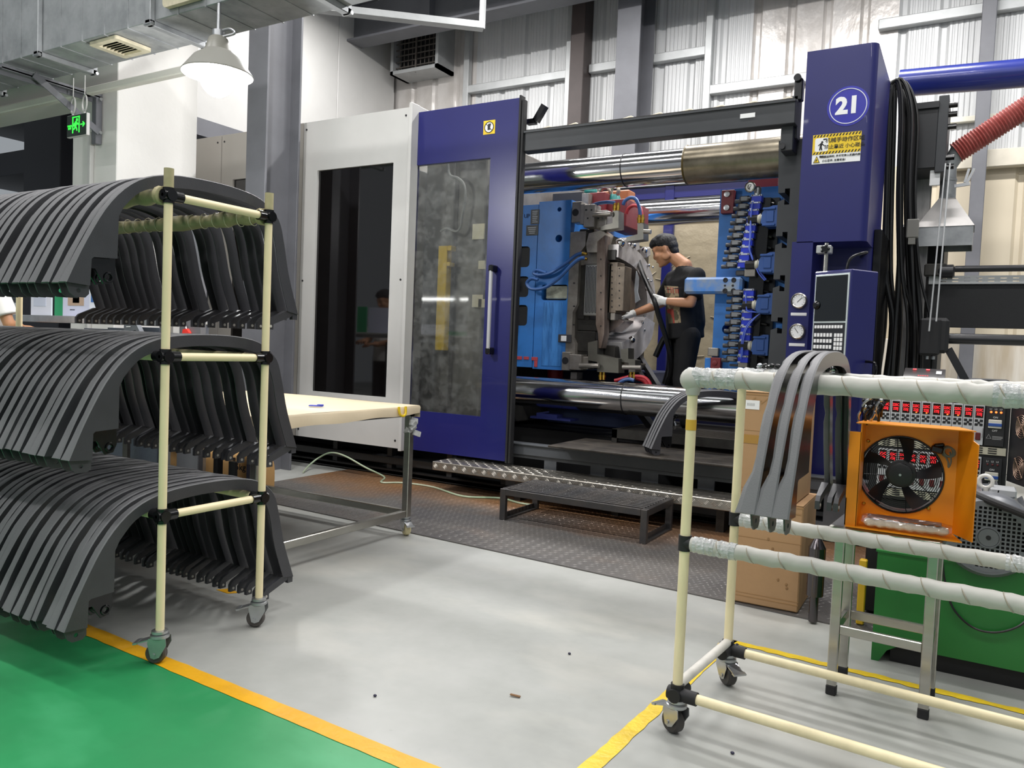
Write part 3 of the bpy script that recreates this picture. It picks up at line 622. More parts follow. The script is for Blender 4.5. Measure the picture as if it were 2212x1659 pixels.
mb = MB(); mb.torus((bc.x, 4.8482, bc.z), (0, 1, 0), 0.098, 0.0022, 64, 5); mb.text('21', 0.128, (bc.x - 0.002, 4.8475, bc.z), bold=0.0062, sx=1.0); mp('badge_number', mb, PRINTW, bd)
# warning plate
s0 = at(1757, 292, Y=4.85); s1 = at(1858, 343, Y=4.85); X0, X1, Z1, Z0 = s0.x, s1.x, s0.z - 0.002, s1.z - 0.012; W_ = X1 - X0; H_ = Z1 - Z0
pl = mp('warning_plate', MB().box(X0, X1, 4.8475, 4.851, Z0, Z1), PRINTW, col)
def U(u): return X0 + W_ * u
def Vv(v): return Z0 + H_ * v
yk = 4.847
mb = MB(); mb.box(U(0), U(1), yk - 0.0004, yk + 0.0002, Vv(0.32), Vv(1.0)); mp('yellow_field', mb, PRINTY, pl)
mb = MB()
for v0, v1 in ((0.905, 0.99), (0.325, 0.405)):
    for k in range(15):
        u = 0.012 + k * 0.066
        mb.add([(U(u), yk - 0.0008, Vv(v0)), (U(u + 0.03), yk - 0.0008, Vv(v0)), (U(min(1, u + 0.06)), yk - 0.0008, Vv(v1)), (U(u + 0.03), yk - 0.0008, Vv(v1))], [(0, 1, 2, 3)])
mb.text('机械手动作区域', 0.030, (U(0.665), yk - 0.0008, Vv(0.765)), bold=0.0004); mb.text('禁止靠近 小心碰头', 0.0265, (U(0.665), yk - 0.0008, Vv(0.545)), bold=0.0003)
mb.text('机器运转时, 手不可伸入机器内部。', 0.0145, (U(0.625), yk - 0.0008, Vv(0.225)), bold=0.0002); mb.text('警告', 0.0135, (U(0.205), yk - 0.0008, Vv(0.235)), bold=0.0002); mb.text('小心夹手, 注意安全!', 0.0145, (U(0.46), yk - 0.0008, Vv(0.09)), bold=0.0002)
mp('warning_text', mb, PRINTK, pl, smooth=0)
mb = MB(); mb.plate(rrect(U(0.05), U(0.33), Vv(0.42), Vv(0.88), 0.01), 'xz', yk - 0.0012, yk - 0.0004, mi=0); mb.torus((U(0.19), yk - 0.0014, Vv(0.65)), (0, 1, 0), 0.001, 0.0005, 8, 4, 1)
def fg(u0, v0, u1, v1, t): flat(mb, (U(u0), yk - 0.0016, Vv(v0)), (U(u1), yk - 0.0016, Vv(v1)), t, 1)
mb.ball((U(0.20), yk - 0.0016, Vv(0.735)), (0.0065, 0.0005, 0.0065), 12, 6, 1); fg(0.19, 0.70, 0.17, 0.58, 0.012); fg(0.17, 0.69, 0.12, 0.62, 0.005); fg(0.19, 0.69, 0.255, 0.60, 0.005); fg(0.165, 0.58, 0.155, 0.46, 0.007); fg(0.18, 0.58, 0.20, 0.46, 0.007); fg(0.22, 0.82, 0.28, 0.83, 0.008)
mp('head_hazard_symbol', mb, [PRINTW, PRINTK], pl, smooth=0)
mb = MB(); mb.plate([(U(0.03), Vv(0.04)), (U(0.17), Vv(0.04)), (U(0.10), Vv(0.28))], 'xz', yk - 0.0008, yk, mi=1); mb.plate([(U(0.05), Vv(0.06)), (U(0.15), Vv(0.06)), (U(0.10), Vv(0.24))], 'xz', yk - 0.0012, yk, mi=0); flat(mb, (U(0.085), yk - 0.0016, Vv(0.09)), (U(0.105), yk - 0.0016, Vv(0.16)), 0.006, 1); mp('hazard_triangle', mb, [PRINTY, PRINTK], pl, smooth=0)
# pressure gauges with name plates
for px_, py_, ang in ((1727, 650, 0.8), (1723, 716, 2.2)):
    q = at(px_, py_, Y=4.85); mb = MB(); mb.lathe([(0.046, 0), (0.046, 0.02), (0.040, 0.026), (0.036, 0.022), (0.036, 0.010)], (q.x, 4.85, q.z), (0, -1, 0), 32, cap=False); gg = mp('pressure_gauge', mb, SST, col)
    mp('dial', MB().cyl((q.x, 4.835, q.z), (q.x, 4.829, q.z), 0.036, n=32), PRINTW, gg)
    mb = MB(); flat(mb, (q.x - 0.012 * math.cos(ang), 4.828, q.z - 0.012 * math.sin(ang)), (q.x + 0.026 * math.cos(ang), 4.828, q.z + 0.026 * math.sin(ang)), 0.003)
    for k in range(11):
        t = -0.8 + k * (PI + 1.6) / 10; flat(mb, (q.x + 0.027 * math.cos(t), 4.828, q.z + 0.027 * math.sin(t)), (q.x + 0.033 * math.cos(t), 4.828, q.z + 0.033 * math.sin(t)), 0.002)
    mp('needle', mb, PRINTK, gg)
    mp('name_plate', MB().box(q.x - 0.045, q.x + 0.045, 4.847, 4.851, q.z - 0.088, q.z - 0.070, 0.002), PRINTW, col)
# swivelling operator panel in the recess
pb = V((-0.572, 4.55, 0)); u_ = V((0.84, -0.54, 0)).normalized(); v_ = V((0.54, 0.84, 0)).normalized(); LN = 0.255; pa = pb - u_ * LN
PM = Matrix((u_, v_, V((0, 0, 1)))).transposed().to_4x4(); PM.translation = pa
mb = MB(); mb.box(0, LN, 0, 0.21, 1.0, 1.595, 0.006, 0, PM); op = mp('operator_panel', mb, BLUE)
mb = MB(); mb.box(0.012, LN - 0.012, -0.004, 0.002, 1.03, 1.575, 0.002, 0, PM); mp('bezel', mb, M('bezel_silver', 'c3cdcd', 0.35, 0.3), op)
mb = MB(); mb.box(0.022, LN - 0.022, -0.007, 0, 1.315, 1.565, 0, 0, PM); mp('screen', mb, M('screen_glass', '0d1216', 0.06, coat=0.4), op)
mb = MB(); mb.box(0.022, LN - 0.022, -0.006, 0, 1.038, 1.305, 0, 0, PM); mp('keypad', mb, M('keypad_black', '10131c', 0.35), op)
mb = MB()
def key(x, z, w_=0.013, h_=0.017): mb.box(x, x + w_, -0.009, -0.005, z, z + h_, 0, 0, PM)
for k in range(10): key(0.030 + k * 0.0195, 1.275, 0.014)
for r_, z in enumerate((1.228, 1.195, 1.162, 1.122, 1.09)):
    for k in range(6): key(0.030 + k * 0.0215, z, 0.015, 0.02)
for r_ in range(4):
    for k in range(3): key(0.168 + k * 0.02, 1.228 - r_ * 0.024, 0.015, 0.019)
for dx, dz in ((0.02, 0.022), (0.02, -0.022), (0, 0), (0.04, 0)): key(0.168 + dx, 1.107 + dz, 0.013, 0.014)
for k in range(4): key(0.04 + k * 0.0215, 1.055, 0.015, 0.018)
key(0.168, 1.053, 0.018, 0.02); key(0.208, 1.053, 0.018, 0.02)
mp('keys', mb, PRINTW, op, smooth=0)['kind'] = 'stuff'
mb = MB(); mb.lathe([(0.02, 0), (0.024, 0.012), (0.014, 0.022)], PM @ V((0.035, 0.0, 1.405)), -v_, 16); mp('panel_knob', mb, BLKG, op)
mb = MB(); q = PM @ V((0.02, 0.06, 0)); mb.cyl((q.x, q.y, 1.58), (q.x, q.y, 1.76), 0.012, n=12); mp('support_rod', mb, SST, op); mp('rod_clamp', MB().box(q.x - 0.05, q.x + 0.03, q.y - 0.03, q.y + 0.03, 1.70, 1.745, 0.004), PUR, op)
mb = MB()
for k in range(5): t = k * 2 * PI / 5; mb.ball((q.x + 0.018 * math.cos(t), q.y - 0.045, 1.722 + 0.018 * math.sin(t)), 0.009, 8, 6)
mb.cyl((q.x, q.y - 0.03, 1.722), (q.x, q.y - 0.055, 1.722), 0.016, n=10); mp('star_knob', mb, BLKG, op)
q = PM @ V((0.13, 0.1, 1.59)); mb = MB(); mb.tube([(q.x, q.y, q.z), (q.x + 0.02, q.y, q.z + 0.08), (q.x + 0.09, q.y + 0.08, q.z + 0.12), (q.x + 0.02, 5.15, q.z + 0.14)], 0.008, 8); mp('panel_cable', mb, CABLE, op)
mb = MB(); q = PM @ V((LN, 0.15, 1.06)); mb.tube([(q.x, q.y, 1.02), (q.x + 0.05, q.y - 0.04, 1.03), (q.x + 0.05, q.y - 0.04, 1.09), (q.x, q.y, 1.10)], 0.008, 8); mp('grip', mb, BLKG, op)
# bundle of black cables hanging behind the column
random.seed(11)
for k in range(17):
    a = k / 16; sp = random.uniform(-0.04, 0.04); y = 5.62 + 0.25 * random.random(); xt = -0.585 + 0.09 * a + random.uniform(-.01, .01); xb = -0.52 + 0.25 * a + sp; bulge = 0.0 + 0.085 * a + random.uniform(-.015, .015)
    mb = MB(); mb.tube([(xt - 0.05, y, 2.84 + 0.05 * a), (xt + 0.03, y, 2.90 + 0.03 * a), (xt + bulge + 0.03, y, 2.70), (xt + bulge + 0.045, y, 2.2), (xt + bulge + 0.06 + 0.04 * a, y, 1.7), (xb + 0.02, y, 1.35), (xb + 0.05 * a, y - 0.05, 0.9), (xb + 0.06 * a, y - 0.05, 0.45)], random.choice((0.009, 0.011, 0.015)), 7, 5)
    mp('cable', mb, CABLE)
mb = MB(); mb.box(-0.40, -0.33, 5.6, 5.64, 1.90, 2.02, 0.006); mb.box(-0.385, -0.345, 5.6, 5.63, 1.86, 1.9); mp('plug_connector', mb, M('grey_plug', '77756f', 0.5))
mp('injection_side_plate', MB().box(-0.44, -0.30, 6.2, 6.26, 0.6, 2.45, 0.006), M('blotched_steel', 'b7b5b2', 0.35, 0.5, var=(5, 0.9), col2='55504c', stretch=(3, 1, .4)))
mb = MB(); mb.box(-0.50, -0.27, 5.86, 6.3, 2.39, 2.80, 0.006); mb.box(-0.50, -0.27, 5.84, 5.9, 2.78, 2.82); ib = mp('carriage_box', mb, M('black_sheet', '26272a', 0.5)); mb = MB(); mb.box(-0.275, -0.215, 5.86, 6.3, 2.36, 2.86, 0.004); mp('carriage_plate', mb, GRAPH)
for z in (2.80, 2.74, 2.66, 2.46, 2.40): mp('carriage_bolt', MB().cyl((-0.215, 5.9, z), (-0.165, 5.9, z), 0.018, n=10), BLKG)
mb = MB(); mb.box(-0.30, -0.24, 5.88, 5.9, 2.28, 2.38, 0.002); mp('paper_tag', mb, PRINTW)
mp('nozzle_block', MB().box(-0.50, -0.2, 6.3, 7.2, 0.6, 2.1, 0.02), DARK)
# black mesh guard, slotted rail and pipes of the injection unit
mp('mesh_guard', MB().box(-0.27, 1.6, 5.98, 6.0, 1.35, 1.64, 0.003), M('mesh_black', '1a1b1d', 0.7, bump=(300, 0.3)))
sl = []
for k in range(26):
    for z in (1.652, 1.672): sl.append(rect(-0.2 + k * 0.068, -0.165 + k * 0.068, z, z + 0.006))
mp('slotted_rail', MB().plate(rect(-0.27, 1.6, 1.638, 1.692), 'xz', 5.965, 5.98, sl), PUR)
mb = MB(); mb.cyl((-0.12, 5.95, 1.735), (1.6, 5.95, 1.735), 0.021, n=14); mb.lathe([(0.03, 0), (0.045, 0.02), (0.045, 0.09), (0.03, 0.1)], (-0.22, 5.95, 1.72), (1, 0, 0), 12); mp('guard_pipe', mb, M('satin_black', '2a2a2d', 0.3))
mp('pipe_block', MB().box(-0.30, -0.17, 5.92, 6.0, 1.69, 1.77, 0.006), DSTEEL)
mb = MB(); mb.cyl((-0.12, 5.62, 1.265), (1.6, 5.62, 1.265), 0.033, n=16); mb.bar((-0.12, 5.6, 1.20), (0.0, 5.6, 0.98), 0.05, 0.045); mp('guard_rail', mb, M('satin_black', '2a2a2d'))
mb = MB(); mb.box(-0.285, -0.165, 5.5, 5.62, 1.155, 1.385, 0.012); mb.box(-0.27, -0.12, 5.52, 5.62, 1.17, 1.39, 0.02); mp('junction_box', mb, M('box_black', '1d1d1f', 0.6))
mb = MB(); mb.cyl((-0.235, 5.56, 1.15), (-0.235, 5.56, 1.13), 0.012); mb.cyl((-0.20, 5.56, 1.15), (-0.20, 5.56, 1.13), 0.012); mp('gland', mb, ZINC)
mb = MB(); mb.cyl((-0.225, 5.4, 1.30), (-0.21, 5.8, 2.4), 0.005, n=6); mb.cyl((-0.19, 5.4, 1.36), (-0.185, 5.8, 2.4), 0.005, n=6); mp('thin_rod', mb, PUR)
# blue overhead pipe of the conveying arm
solo('overhead_pipe', MB().cyl((-0.66, 7.5, 3.49), (2.6, 7.5, 3.36), 0.112, n=32), M('pipe_blue', '1f2a72', 0.28, var=(2, 0.3), coat=0.3), 'thick dark blue overhead pipe behind the control column', 'pipe')
# fume hood with its red hose
hd = thing('fume_hood', 'galvanised fume hood under a ribbed red hose beside the cable bundle', 'hood', (-0.2, 6.2, 1.88))
mb = MB(); mb.plate(rect(-0.37, -0.03, 6.02, 6.36), 'xy', 1.90, 2.03, [rect(-0.365, -0.035, 6.025, 6.355)]); mb.build('apron', GALV, hd)
mb = MB(); mb.add([(-0.375, 6.015, 2.03), (-0.025, 6.015, 2.03), (-0.025, 6.365, 2.03), (-0.375, 6.365, 2.03), (-0.25, 6.14, 2.24), (-0.15, 6.14, 2.24), (-0.15, 6.24, 2.24), (-0.25, 6.24, 2.24)], [(0, 1, 5, 4), (1, 2, 6, 5), (2, 3, 7, 6), (3, 0, 4, 7), (4, 5, 6, 7)]); mb.build('canopy', M('pale_galvanised', 'd6d2cf', 0.35, 0.4, var=(6, .3)), hd, smooth=0)
mb = MB(); mb.lathe([(0.052, 2.23), (0.05, 2.36), (0.054, 2.362), (0.054, 2.375), (0.048, 2.38), (0.045, 2.50)], (-0.2, 6.19, 0), n=24); mb.cyl((-0.2, 6.19, 2.47), (-0.15, 6.19, 2.57), 0.048, 0.055, 20); mb.build('stack', GALV, hd)
mb = MB(); h0 = V((-0.165, 6.19, 2.555)); h1 = V((0.85, 6.19, 3.24)); nr = 62; dd = (h1 - h0); a_ = dd.normalized().orthogonal().normalized(); b2 = dd.normalized().cross(a_)
mb.sweep([(h0 + dd * (k / (nr * 2)), a_, b2, 0.066 if k % 2 else 0.076) for k in range(nr * 2 + 1)], 20); mb.build('flexible_hose', M('red_ribbed_hose', '9c4a45', 0.45, var=(20, 0.3), col2='c08078'), hd, smooth=60)
mb = MB(); mb.bar((-0.16, 6.1, 2.31), (-0.07, 6.1, 2.32), 0.02, 0.02); mb.bar((-0.09, 6.1, 2.32), (-0.05, 6.1, 2.42), 0.015, 0.015); mb.bar((-0.1, 6.1, 2.33), (-0.08, 6.1, 2.42), 0.015, 0.015); mb.build('pull_clamp', ZINC, hd)
# ---------------------------------------------------------------- the open mould: two halves in the machine
def fb(mb, x0, y0, x1, y1, Y, d, bev=0.0, mi=0):
    p = at(x0, y0, Y=Y); q = at(x1, y1, Y=Y); return mb.box(p.x, q.x, Y, Y + d, q.z, p.z, bev, mi)
MF = 5.60
ml = thing('mold_half', 'blue mould half on the left with steel core, hoses and wheel arch shaped cavity', 'mold', (-2.9, 6.3, 0.94), group=None)
def lp_(name, mb, mat, parent=None, smooth=35, label=None): return mb.build(name, mat, parent or ml, smooth, label)
pk = [rrect(-3.27, -3.155, z - 0.085, z + 0.085, 0.03) for z in (1.845, 1.60, 1.365)]
mb = MB(); mb.plate(rect(-3.36, -3.092, 0.94, 2.265), 'xz', MF, 7.0, pk); lp_('clamp_plate', mb, MBLUE)
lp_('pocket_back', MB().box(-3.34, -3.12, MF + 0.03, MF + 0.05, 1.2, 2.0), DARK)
mb = MB(); mb.plate(rect(-3.086, -2.795, 0.93, 2.285), 'xz', MF, 7.0, [circ(-2.895, 1.984, 0.030), circ(-2.921, 1.231, 0.034), rrect(-3.03, -2.796, 1.49, 1.615, 0.02), circ(-2.945, 0.99, 0.018), circ(-2.90, 2.215, 0.018)]); lp_('cavity_block', mb, MBLUE)
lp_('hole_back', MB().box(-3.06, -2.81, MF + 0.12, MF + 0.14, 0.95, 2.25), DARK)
mb = MB(); mb.box(-2.995, -2.795, MF + 0.005, MF + 0.06, 1.50, 1.605, 0.008); lp_('clear_junction_box', mb, M('clear_plastic_box', 'a3a596', 0.12, var=(14, 0.7), col2='5a5c52', bump=(14, 0.6)))
mb = MB(); mb.box(-3.005, -2.83, MF - 0.003, MF, 0.96, 1.475, 0.001); lp_('access_plate', mb, M('oily_mold_blue', '4382c8', 0.25, var=(12, 0.9), col2='2b5f9e', stretch=(3, 1, 0.5)))
ETCH = M('etched_plate', '17191d', 0.4); mb = MB(); fb(mb, 1147, 453, 1164, 484, MF - 0.004, 0.004, 0.001); npl = lp_('name_plate', mb, ETCH); mb = MB(); fb(mb, 1137, 487, 1162, 508, MF - 0.004, 0.004, 0.001); lp_('name_plate', mb, ETCH)
mb = MB()
for k in range(7): fb(mb, 1150, 456 + k * 3.8, 1161 - (k % 3), 457.2 + k * 3.8, MF - 0.005, 0.001)
for k in range(4): fb(mb, 1140 + k, 491 + k * 4, 1158 - k, 492.2 + k * 4, MF - 0.005, 0.001)
lp_('engraving', mb, M('engraving_grey', '9a9da2', 0.5), npl, 0)
q = at(1138, 467, Y=MF - 0.003); mb = MB(); mb.text('UP', 0.045, q, bold=0.001); a_ = at(1126, 462, Y=MF - 0.003); mb.plate([(a_.x - 0.02, a_.z), (a_.x + 0.02, a_.z), (a_.x, a_.z + 0.035)], 'xz', MF - 0.003, MF); mb.box(a_.x - 0.008, a_.x + 0.008, MF - 0.003, MF, a_.z - 0.05, a_.z); lp_('up_mark', mb, M('faded_ink', '173a66', 0.6), smooth=0)
mb = MB(); fb(mb, 1206, 722, 1233, 740, MF - 0.012, 0.012, 0.002); ct = lp_('stroke_counter', mb, BLK); mb = MB(); fb(mb, 1212, 725, 1223, 737, MF - 0.014, 0.003); lp_('counter_face', mb, PRINTW, ct)
mb = MB()
for a, b, c, d in ((1110, 769, 1127, 777), (1131, 770, 1142, 777), (1148, 771, 1161, 779), (1154, 779, 1160, 793)): fb(mb, a, b, c, d, MF - 0.006, 0.006, 0.001)
lp_('red_stop', mb, M('red_bracket', 'b2434c', 0.45))
# top of the mould: black box, red lift blocks, teal eye bolts
mb = MB(); fb(mb, 1194, 418, 1257, 440, MF + 0.25, 0.5, 0.004); lp_('top_connector_box', mb, M('matte_black_box', '2b2b2e', 0.55))
mb = MB(); fb(mb, 1257, 418, 1270, 452, MF + 0.22, 0.3, 0.002); lp_('top_spacer', mb, STEEL)
mb = MB(); fb(mb, 1268, 417, 1304, 480, MF + 0.30, 0.35, 0.004); fb(mb, 1304, 432, 1352, 488, MF + 0.36, 0.5, 0.004); lp_('lift_block', mb, RED)
TEAL = M('teal_enamel', '1f7d78', 0.35)
for px_, py_, Yq in ((1276, 411, MF + 0.4), (1327, 433, MF + 0.45)):
    p = at(px_, py_, Y=Yq); mb = MB(); mb.lathe([(0.045, -0.035), (0.055, -0.02), (0.052, 0.02), (0.04, 0.045)], p, n=20); eb = lp_('eye_bolt', mb, TEAL); mb = MB(); mb.torus((p.x, p.y, p.z + 0.075), (0.5, 1, 0), 0.048, 0.016, 24, 8); mb.torus((p.x - 0.08, p.y, p.z + 0.06), (0.2, 1, 0.4), 0.05, 0.014, 24, 8); lp_('lifting_ring', mb, M('shackle_steel', 'a7a195', 0.35, .9), eb)
# steel bodies on the parting side
mb = MB(); mb.plate([(-2.795, 0.99), (-2.71, 0.99), (-2.71, 1.15), (-2.745, 1.2), (-2.745, 1.4), (-2.71, 1.46), (-2.71, 1.86), (-2.66, 1.92), (-2.66, 2.03), (-2.795, 2.03)], 'xz', MF + 0.005, 6.95); lp_('stripper_plate', mb, STEEL)
mb = MB(); mb.box(-2.745, -2.62, MF + 0.06, 6.9, 1.02, 2.06, 0.006); lp_('core_backing', mb, DSTEEL)
for a, b, c, d, dd in ((1236, 436, 1254, 480, .0), (1254, 440, 1262, 484, -.02), (1262, 442, 1283, 490, -.03), (1283, 455, 1310, 492, .02), (1214, 760, 1230, 801, .0), (1230, 765, 1254, 800, -.02), (1254, 770, 1270, 798, .02), (1232, 803, 1245, 820, .05)):
    mb = MB(); fb(mb, a, b, c, d, MF - 0.03 + dd, 0.12, 0.004); lp_('guide_block', mb, STEEL)
for px_, py_ in ((1243, 459), (1221, 779)):
    p = at(px_, py_, Y=MF - 0.03); mb = MB(); mb.cyl((p.x, p.y + 0.001, p.z), (p.x, p.y - 0.002, p.z), 0.028, n=20); lp_('bore', mb, PRINTK)
mb = MB()
for a, b, c, d in ((1264, 452, 1268, 455), (1268, 470, 1271, 473), (1276, 452, 1279, 455), (1290, 470, 1293, 473), (1300, 470, 1303, 473), (1238, 610, 1241, 613), (1238, 660, 1241, 663), (1237, 700, 1240, 703)): fb(mb, a, b, c, d, MF - 0.062, 0.01)
lp_('screw_hole', mb, PRINTK)
# L-shaped puller arms with brass fittings and hoses, guide rods
GUN = M('gunmetal', '6d6b64', 0.42, 0.75, var=(9, 0.4))
for pts, Y in (([(1297, 490), (1297, 498), (1336, 492), (1336, 455), (1323, 455), (1323, 482), (1310, 485)], MF - 0.05), ([(1353, 512), (1353, 522), (1390, 517), (1390, 481), (1377, 481), (1377, 506)], MF + 0.05)):
    poly = [(at(a, b, Y=Y).x, at(a, b, Y=Y).z) for a, b in pts]; mb = MB(); mb.plate(poly, 'xz', Y, Y + 0.11); lp_('puller_arm', mb, GUN)
for pts, Y in (([(1270, 740), (1290, 735), (1290, 765), (1316, 772), (1336, 775), (1336, 806), (1290, 803), (1290, 782), (1270, 778)], MF - 0.04), ([(1341, 755), (1357, 752), (1357, 775), (1372, 778), (1372, 804), (1358, 806), (1358, 784), (1341, 782)], MF + 0.02)):
    poly = [(at(a, b, Y=Y).x, at(a, b, Y=Y).z) for a, b in pts]; mb = MB(); mb.plate(poly, 'xz', Y, Y + 0.12); lp_('puller_arm', mb, GUN)
for a, b, r in (((1281, 464), (1320, 462), 0.019), ((1391, 500), (1406, 501), 0.017), ((1252, 790), (1294, 790), 0.019), ((1345, 793), (1385, 794), 0.016)):
    p = at(*a, Y=MF - 0.07); q = at(*b, Y=MF - 0.07); lp_('guide_rod', MB().cyl(p, q, r, n=16), STEEL)
for px_, py_, up in ((1331, 447, 1), (1384, 473, 1), (1300, 812, -1), (1365, 812, -1)):
    p = at(px_, py_, Y=MF); mb = MB()
    for dx in (-0.012, 0.016): mb.lathe([(0.014, -0.03), (0.014, -0.01), (0.018, -0.01), (0.018, 0.008), (0.012, 0.01), (0.012, 0.03)], (p.x + dx, p.y, p.z), n=8)
    lp_('brass_fitting', mb, BRASS)
for pts, Y, mt in (([(1275, 446), (1290, 440), (1310, 437), (1328, 438)], MF, HOSEB), ([(1346, 443), (1350, 434), (1362, 427), (1374, 431), (1381, 448), (1383, 468)], MF + 0.05, HOSEB), ([(1353, 462), (1358, 450), (1370, 444), (1383, 450), (1387, 470)], MF + 0.12, HOSER),
                   ([(1328, 822), (1345, 818), (1365, 813), (1390, 815), (1402, 825), (1406, 836)], MF, HOSER), ([(1330, 822), (1350, 816), (1375, 818), (1392, 824), (1400, 836)], MF + 0.05, HOSER), ([(1335, 830), (1345, 822), (1358, 819), (1370, 822)], MF - 0.03, HOSEB),
                   ([(1180, 590), (1160, 584), (1153, 590), (1165, 594), (1190, 589), (1220, 570), (1245, 551), (1262, 547)], MF - 0.05, HOSEB), ([(1162, 605), (1148, 602), (1138, 612), (1148, 624), (1175, 622), (1205, 603), (1235, 572), (1252, 559), (1262, 557)], MF - 0.09, HOSEB)):
    lp_('hose', MB().tube([at(a, b, Y=Y) for a, b in pts], 0.014, 8, 5), mt)
for a, b in (((1258, 547), (1268, 549)), ((1258, 557), (1268, 560))):
    lp_('hose_nipple', MB().cyl(at(*a, Y=MF - 0.06), at(*b, Y=MF - 0.06), 0.014, 0.010, 8), BRASS)
# core inserts: perforated plate, bare steel upright, slotted inserts
mb = MB(); fb(mb, 1264, 570, 1291, 682, MF + 0.02, 0.05, 0.008); pf = lp_('perforated_insert', mb, M('bright_steel', 'c6c6c0', 0.3, 0.9)); mb = MB()
p0 = at(1267, 576, Y=MF + 0.02); p1 = at(1288, 676, Y=MF + 0.02); nx, nz_ = 8, 36
for i in range(nx):
    for j in range(nz_):
        x = p0.x + (p1.x - p0.x) * (i + 0.5) / nx; z = p0.z + (p1.z - p0.z) * (j + (0.75 if i % 2 else 0.25)) / nz_; mb.cyl((x, MF + 0.021, z), (x, MF + 0.0185, z), 0.0046, n=6)
lp_('perforation', mb, PRINTK, pf, 0)['kind'] = 'stuff'
fbq = lambda pts, Y, d, nm, mt: lp_(nm, MB().plate([(at(a, b, Y=Y).x, at(a, b, Y=Y).z) for a, b in pts], 'xz', Y, Y + d), mt)
fbq([(1290, 522), (1307, 508), (1305, 720), (1298, 752), (1293, 752), (1292, 722), (1287, 700)], MF - 0.01, 0.10, 'upright_insert', M('stained_steel', '8f8177', 0.4, 0.3, var=(9, 0.9), col2='4f3d34', stretch=(1, 1, 0.35)))
fbq([(1272, 504), (1300, 497), (1308, 503), (1300, 530), (1292, 545), (1268, 545), (1266, 528)], MF + 0.0, 0.16, 'formed_insert', M('polished_insert', 'c0b8aa', 0.28, 0.55, var=(8, .6), col2='4a443c'))
for a, b, c, d, mt in ((1262, 545, 1291, 572, STEEL), (1306, 570, 1316, 690, DSTEEL), (1317, 566, 1330, 676, M('bronze_insert', '766a5c', 0.42, 0.4, var=(16, 0.6))), (1333, 575, 1346, 672, M('bronze_insert', '8a7355')), (1318, 676, 1328, 692, STEEL), (1252, 572, 1262, 690, DSTEEL), (1248, 690, 1290, 715, DSTEEL), (1240, 500, 1262, 575, STEEL), (1246, 715, 1285, 760, DSTEEL), (1306, 540, 1330, 562, DSTEEL)):
    mb = MB(); fb(mb, a, b, c, d, MF + 0.05, 0.14, 0.004); lp_('core_insert', mb, mt)
mb = MB()
for x, ys in ((1322, range(572, 676, 13)), (1338, range(580, 672, 16)), (1298, range(560, 720, 36))):
    for y in ys: p = at(x, y, Y=MF - 0.012 if x < 1300 else MF + 0.05); mb.cyl(p, p + V((0, -0.003, 0)), 0.006, n=6)
lp_('insert_screw', mb, PRINTK)
# wheel arch ring of the cavity, standing across the parting face
AR = M('milled_steel', 'b9b5b3', 0.32, 0.3, var=(7, 0.6), col2='6b6460')
def yz(name, outer, x0, x1, mt, parent=None): return lp_(name, MB().plate(outer, 'yz', x0, x1), mt, parent)
outer = smooth_line([(0, 5.66, 1.93), (0, 5.95, 1.94), (0, 6.20, 1.89), (0, 6.42, 1.77), (0, 6.53, 1.58), (0, 6.50, 1.38), (0, 6.38, 1.22)], 4); inner = smooth_line([(0, 6.24, 1.26), (0, 6.33, 1.42), (0, 6.33, 1.57), (0, 6.22, 1.70), (0, 6.0, 1.79), (0, 5.66, 1.83)], 4)
rg = yz('arch_ring', [(p.y, p.z) for p in outer] + [(p.y, p.z) for p in inner], -2.62, -2.40, AR)
outer = smooth_line([(0, 6.46, 1.36), (0, 6.40, 1.22), (0, 6.22, 1.10), (0, 5.98, 1.02), (0, 5.80, 1.03)], 4); inner = smooth_line([(0, 5.74, 1.17), (0, 5.95, 1.22), (0, 6.12, 1.30), (0, 6.24, 1.40)], 4)
rg2 = yz('arch_segment', [(p.y, p.z) for p in outer] + [(p.y, p.z) for p in inner], -2.60, -2.37, M('bright_milled', 'd9d6d7', 0.3, 0.2, var=(6, .5), col2='8a8584'))
outer = smooth_line([(0, 5.70, 1.79), (0, 5.95, 1.76), (0, 6.14, 1.68), (0, 6.22, 1.55), (0, 6.20, 1.36)], 4); inner = [(0, 6.08, 1.36)] + smooth_line([(0, 6.10, 1.52), (0, 6.0, 1.63), (0, 5.85, 1.69), (0, 5.70, 1.71)], 4)
yz('inner_arch', [(V(p)[1], V(p)[2]) for p in outer] + [(V(p)[1], V(p)[2]) for p in inner], -2.62, -2.46, M('dark_bronze', '75665b', 0.3, 0.5, var=(6, .5)))
mb = MB(); sph = M('ball_steel', 'd6d4d2', 0.12, 1.0)
for px_, py_, Xq, r in ((1341, 525, -2.40, 0.036), (1368, 530, -2.40, 0.026), (1393, 541, -2.40, 0.026), (1365, 734, -2.36, 0.030), (1401, 573, -2.39, 0.014), (1410, 577, -2.39, 0.010), (1399, 603, -2.39, 0.012), (1407, 607, -2.39, 0.010), (1393, 672, -2.37, 0.014), (1392, 683, -2.37, 0.010), (1388, 697, -2.37, 0.012), (1392, 713, -2.37, 0.012), (1397, 626, -2.39, 0.012)):
    lp_('polished_pin', MB().ball(at(px_, py_, X=Xq), r, 12, 8), sph, rg2)
for px_, py_ in ((1343, 526), (1369, 532), (1393, 545)):
    p = at(px_, py_, X=-2.44); mb = MB(); mb.obox(p, (0.07, 0.10, 0.08), (0.3, 0, 0), 0.01); lp_('pin_seat', mb, AR, rg)
fbq([(1304, 690), (1335, 688), (1348, 694), (1322, 715), (1308, 716)], MF + 0.12, 0.2, 'tray_insert', M('pinkish_steel', '8f827e', 0.35, 0.8, var=(6, .4)))
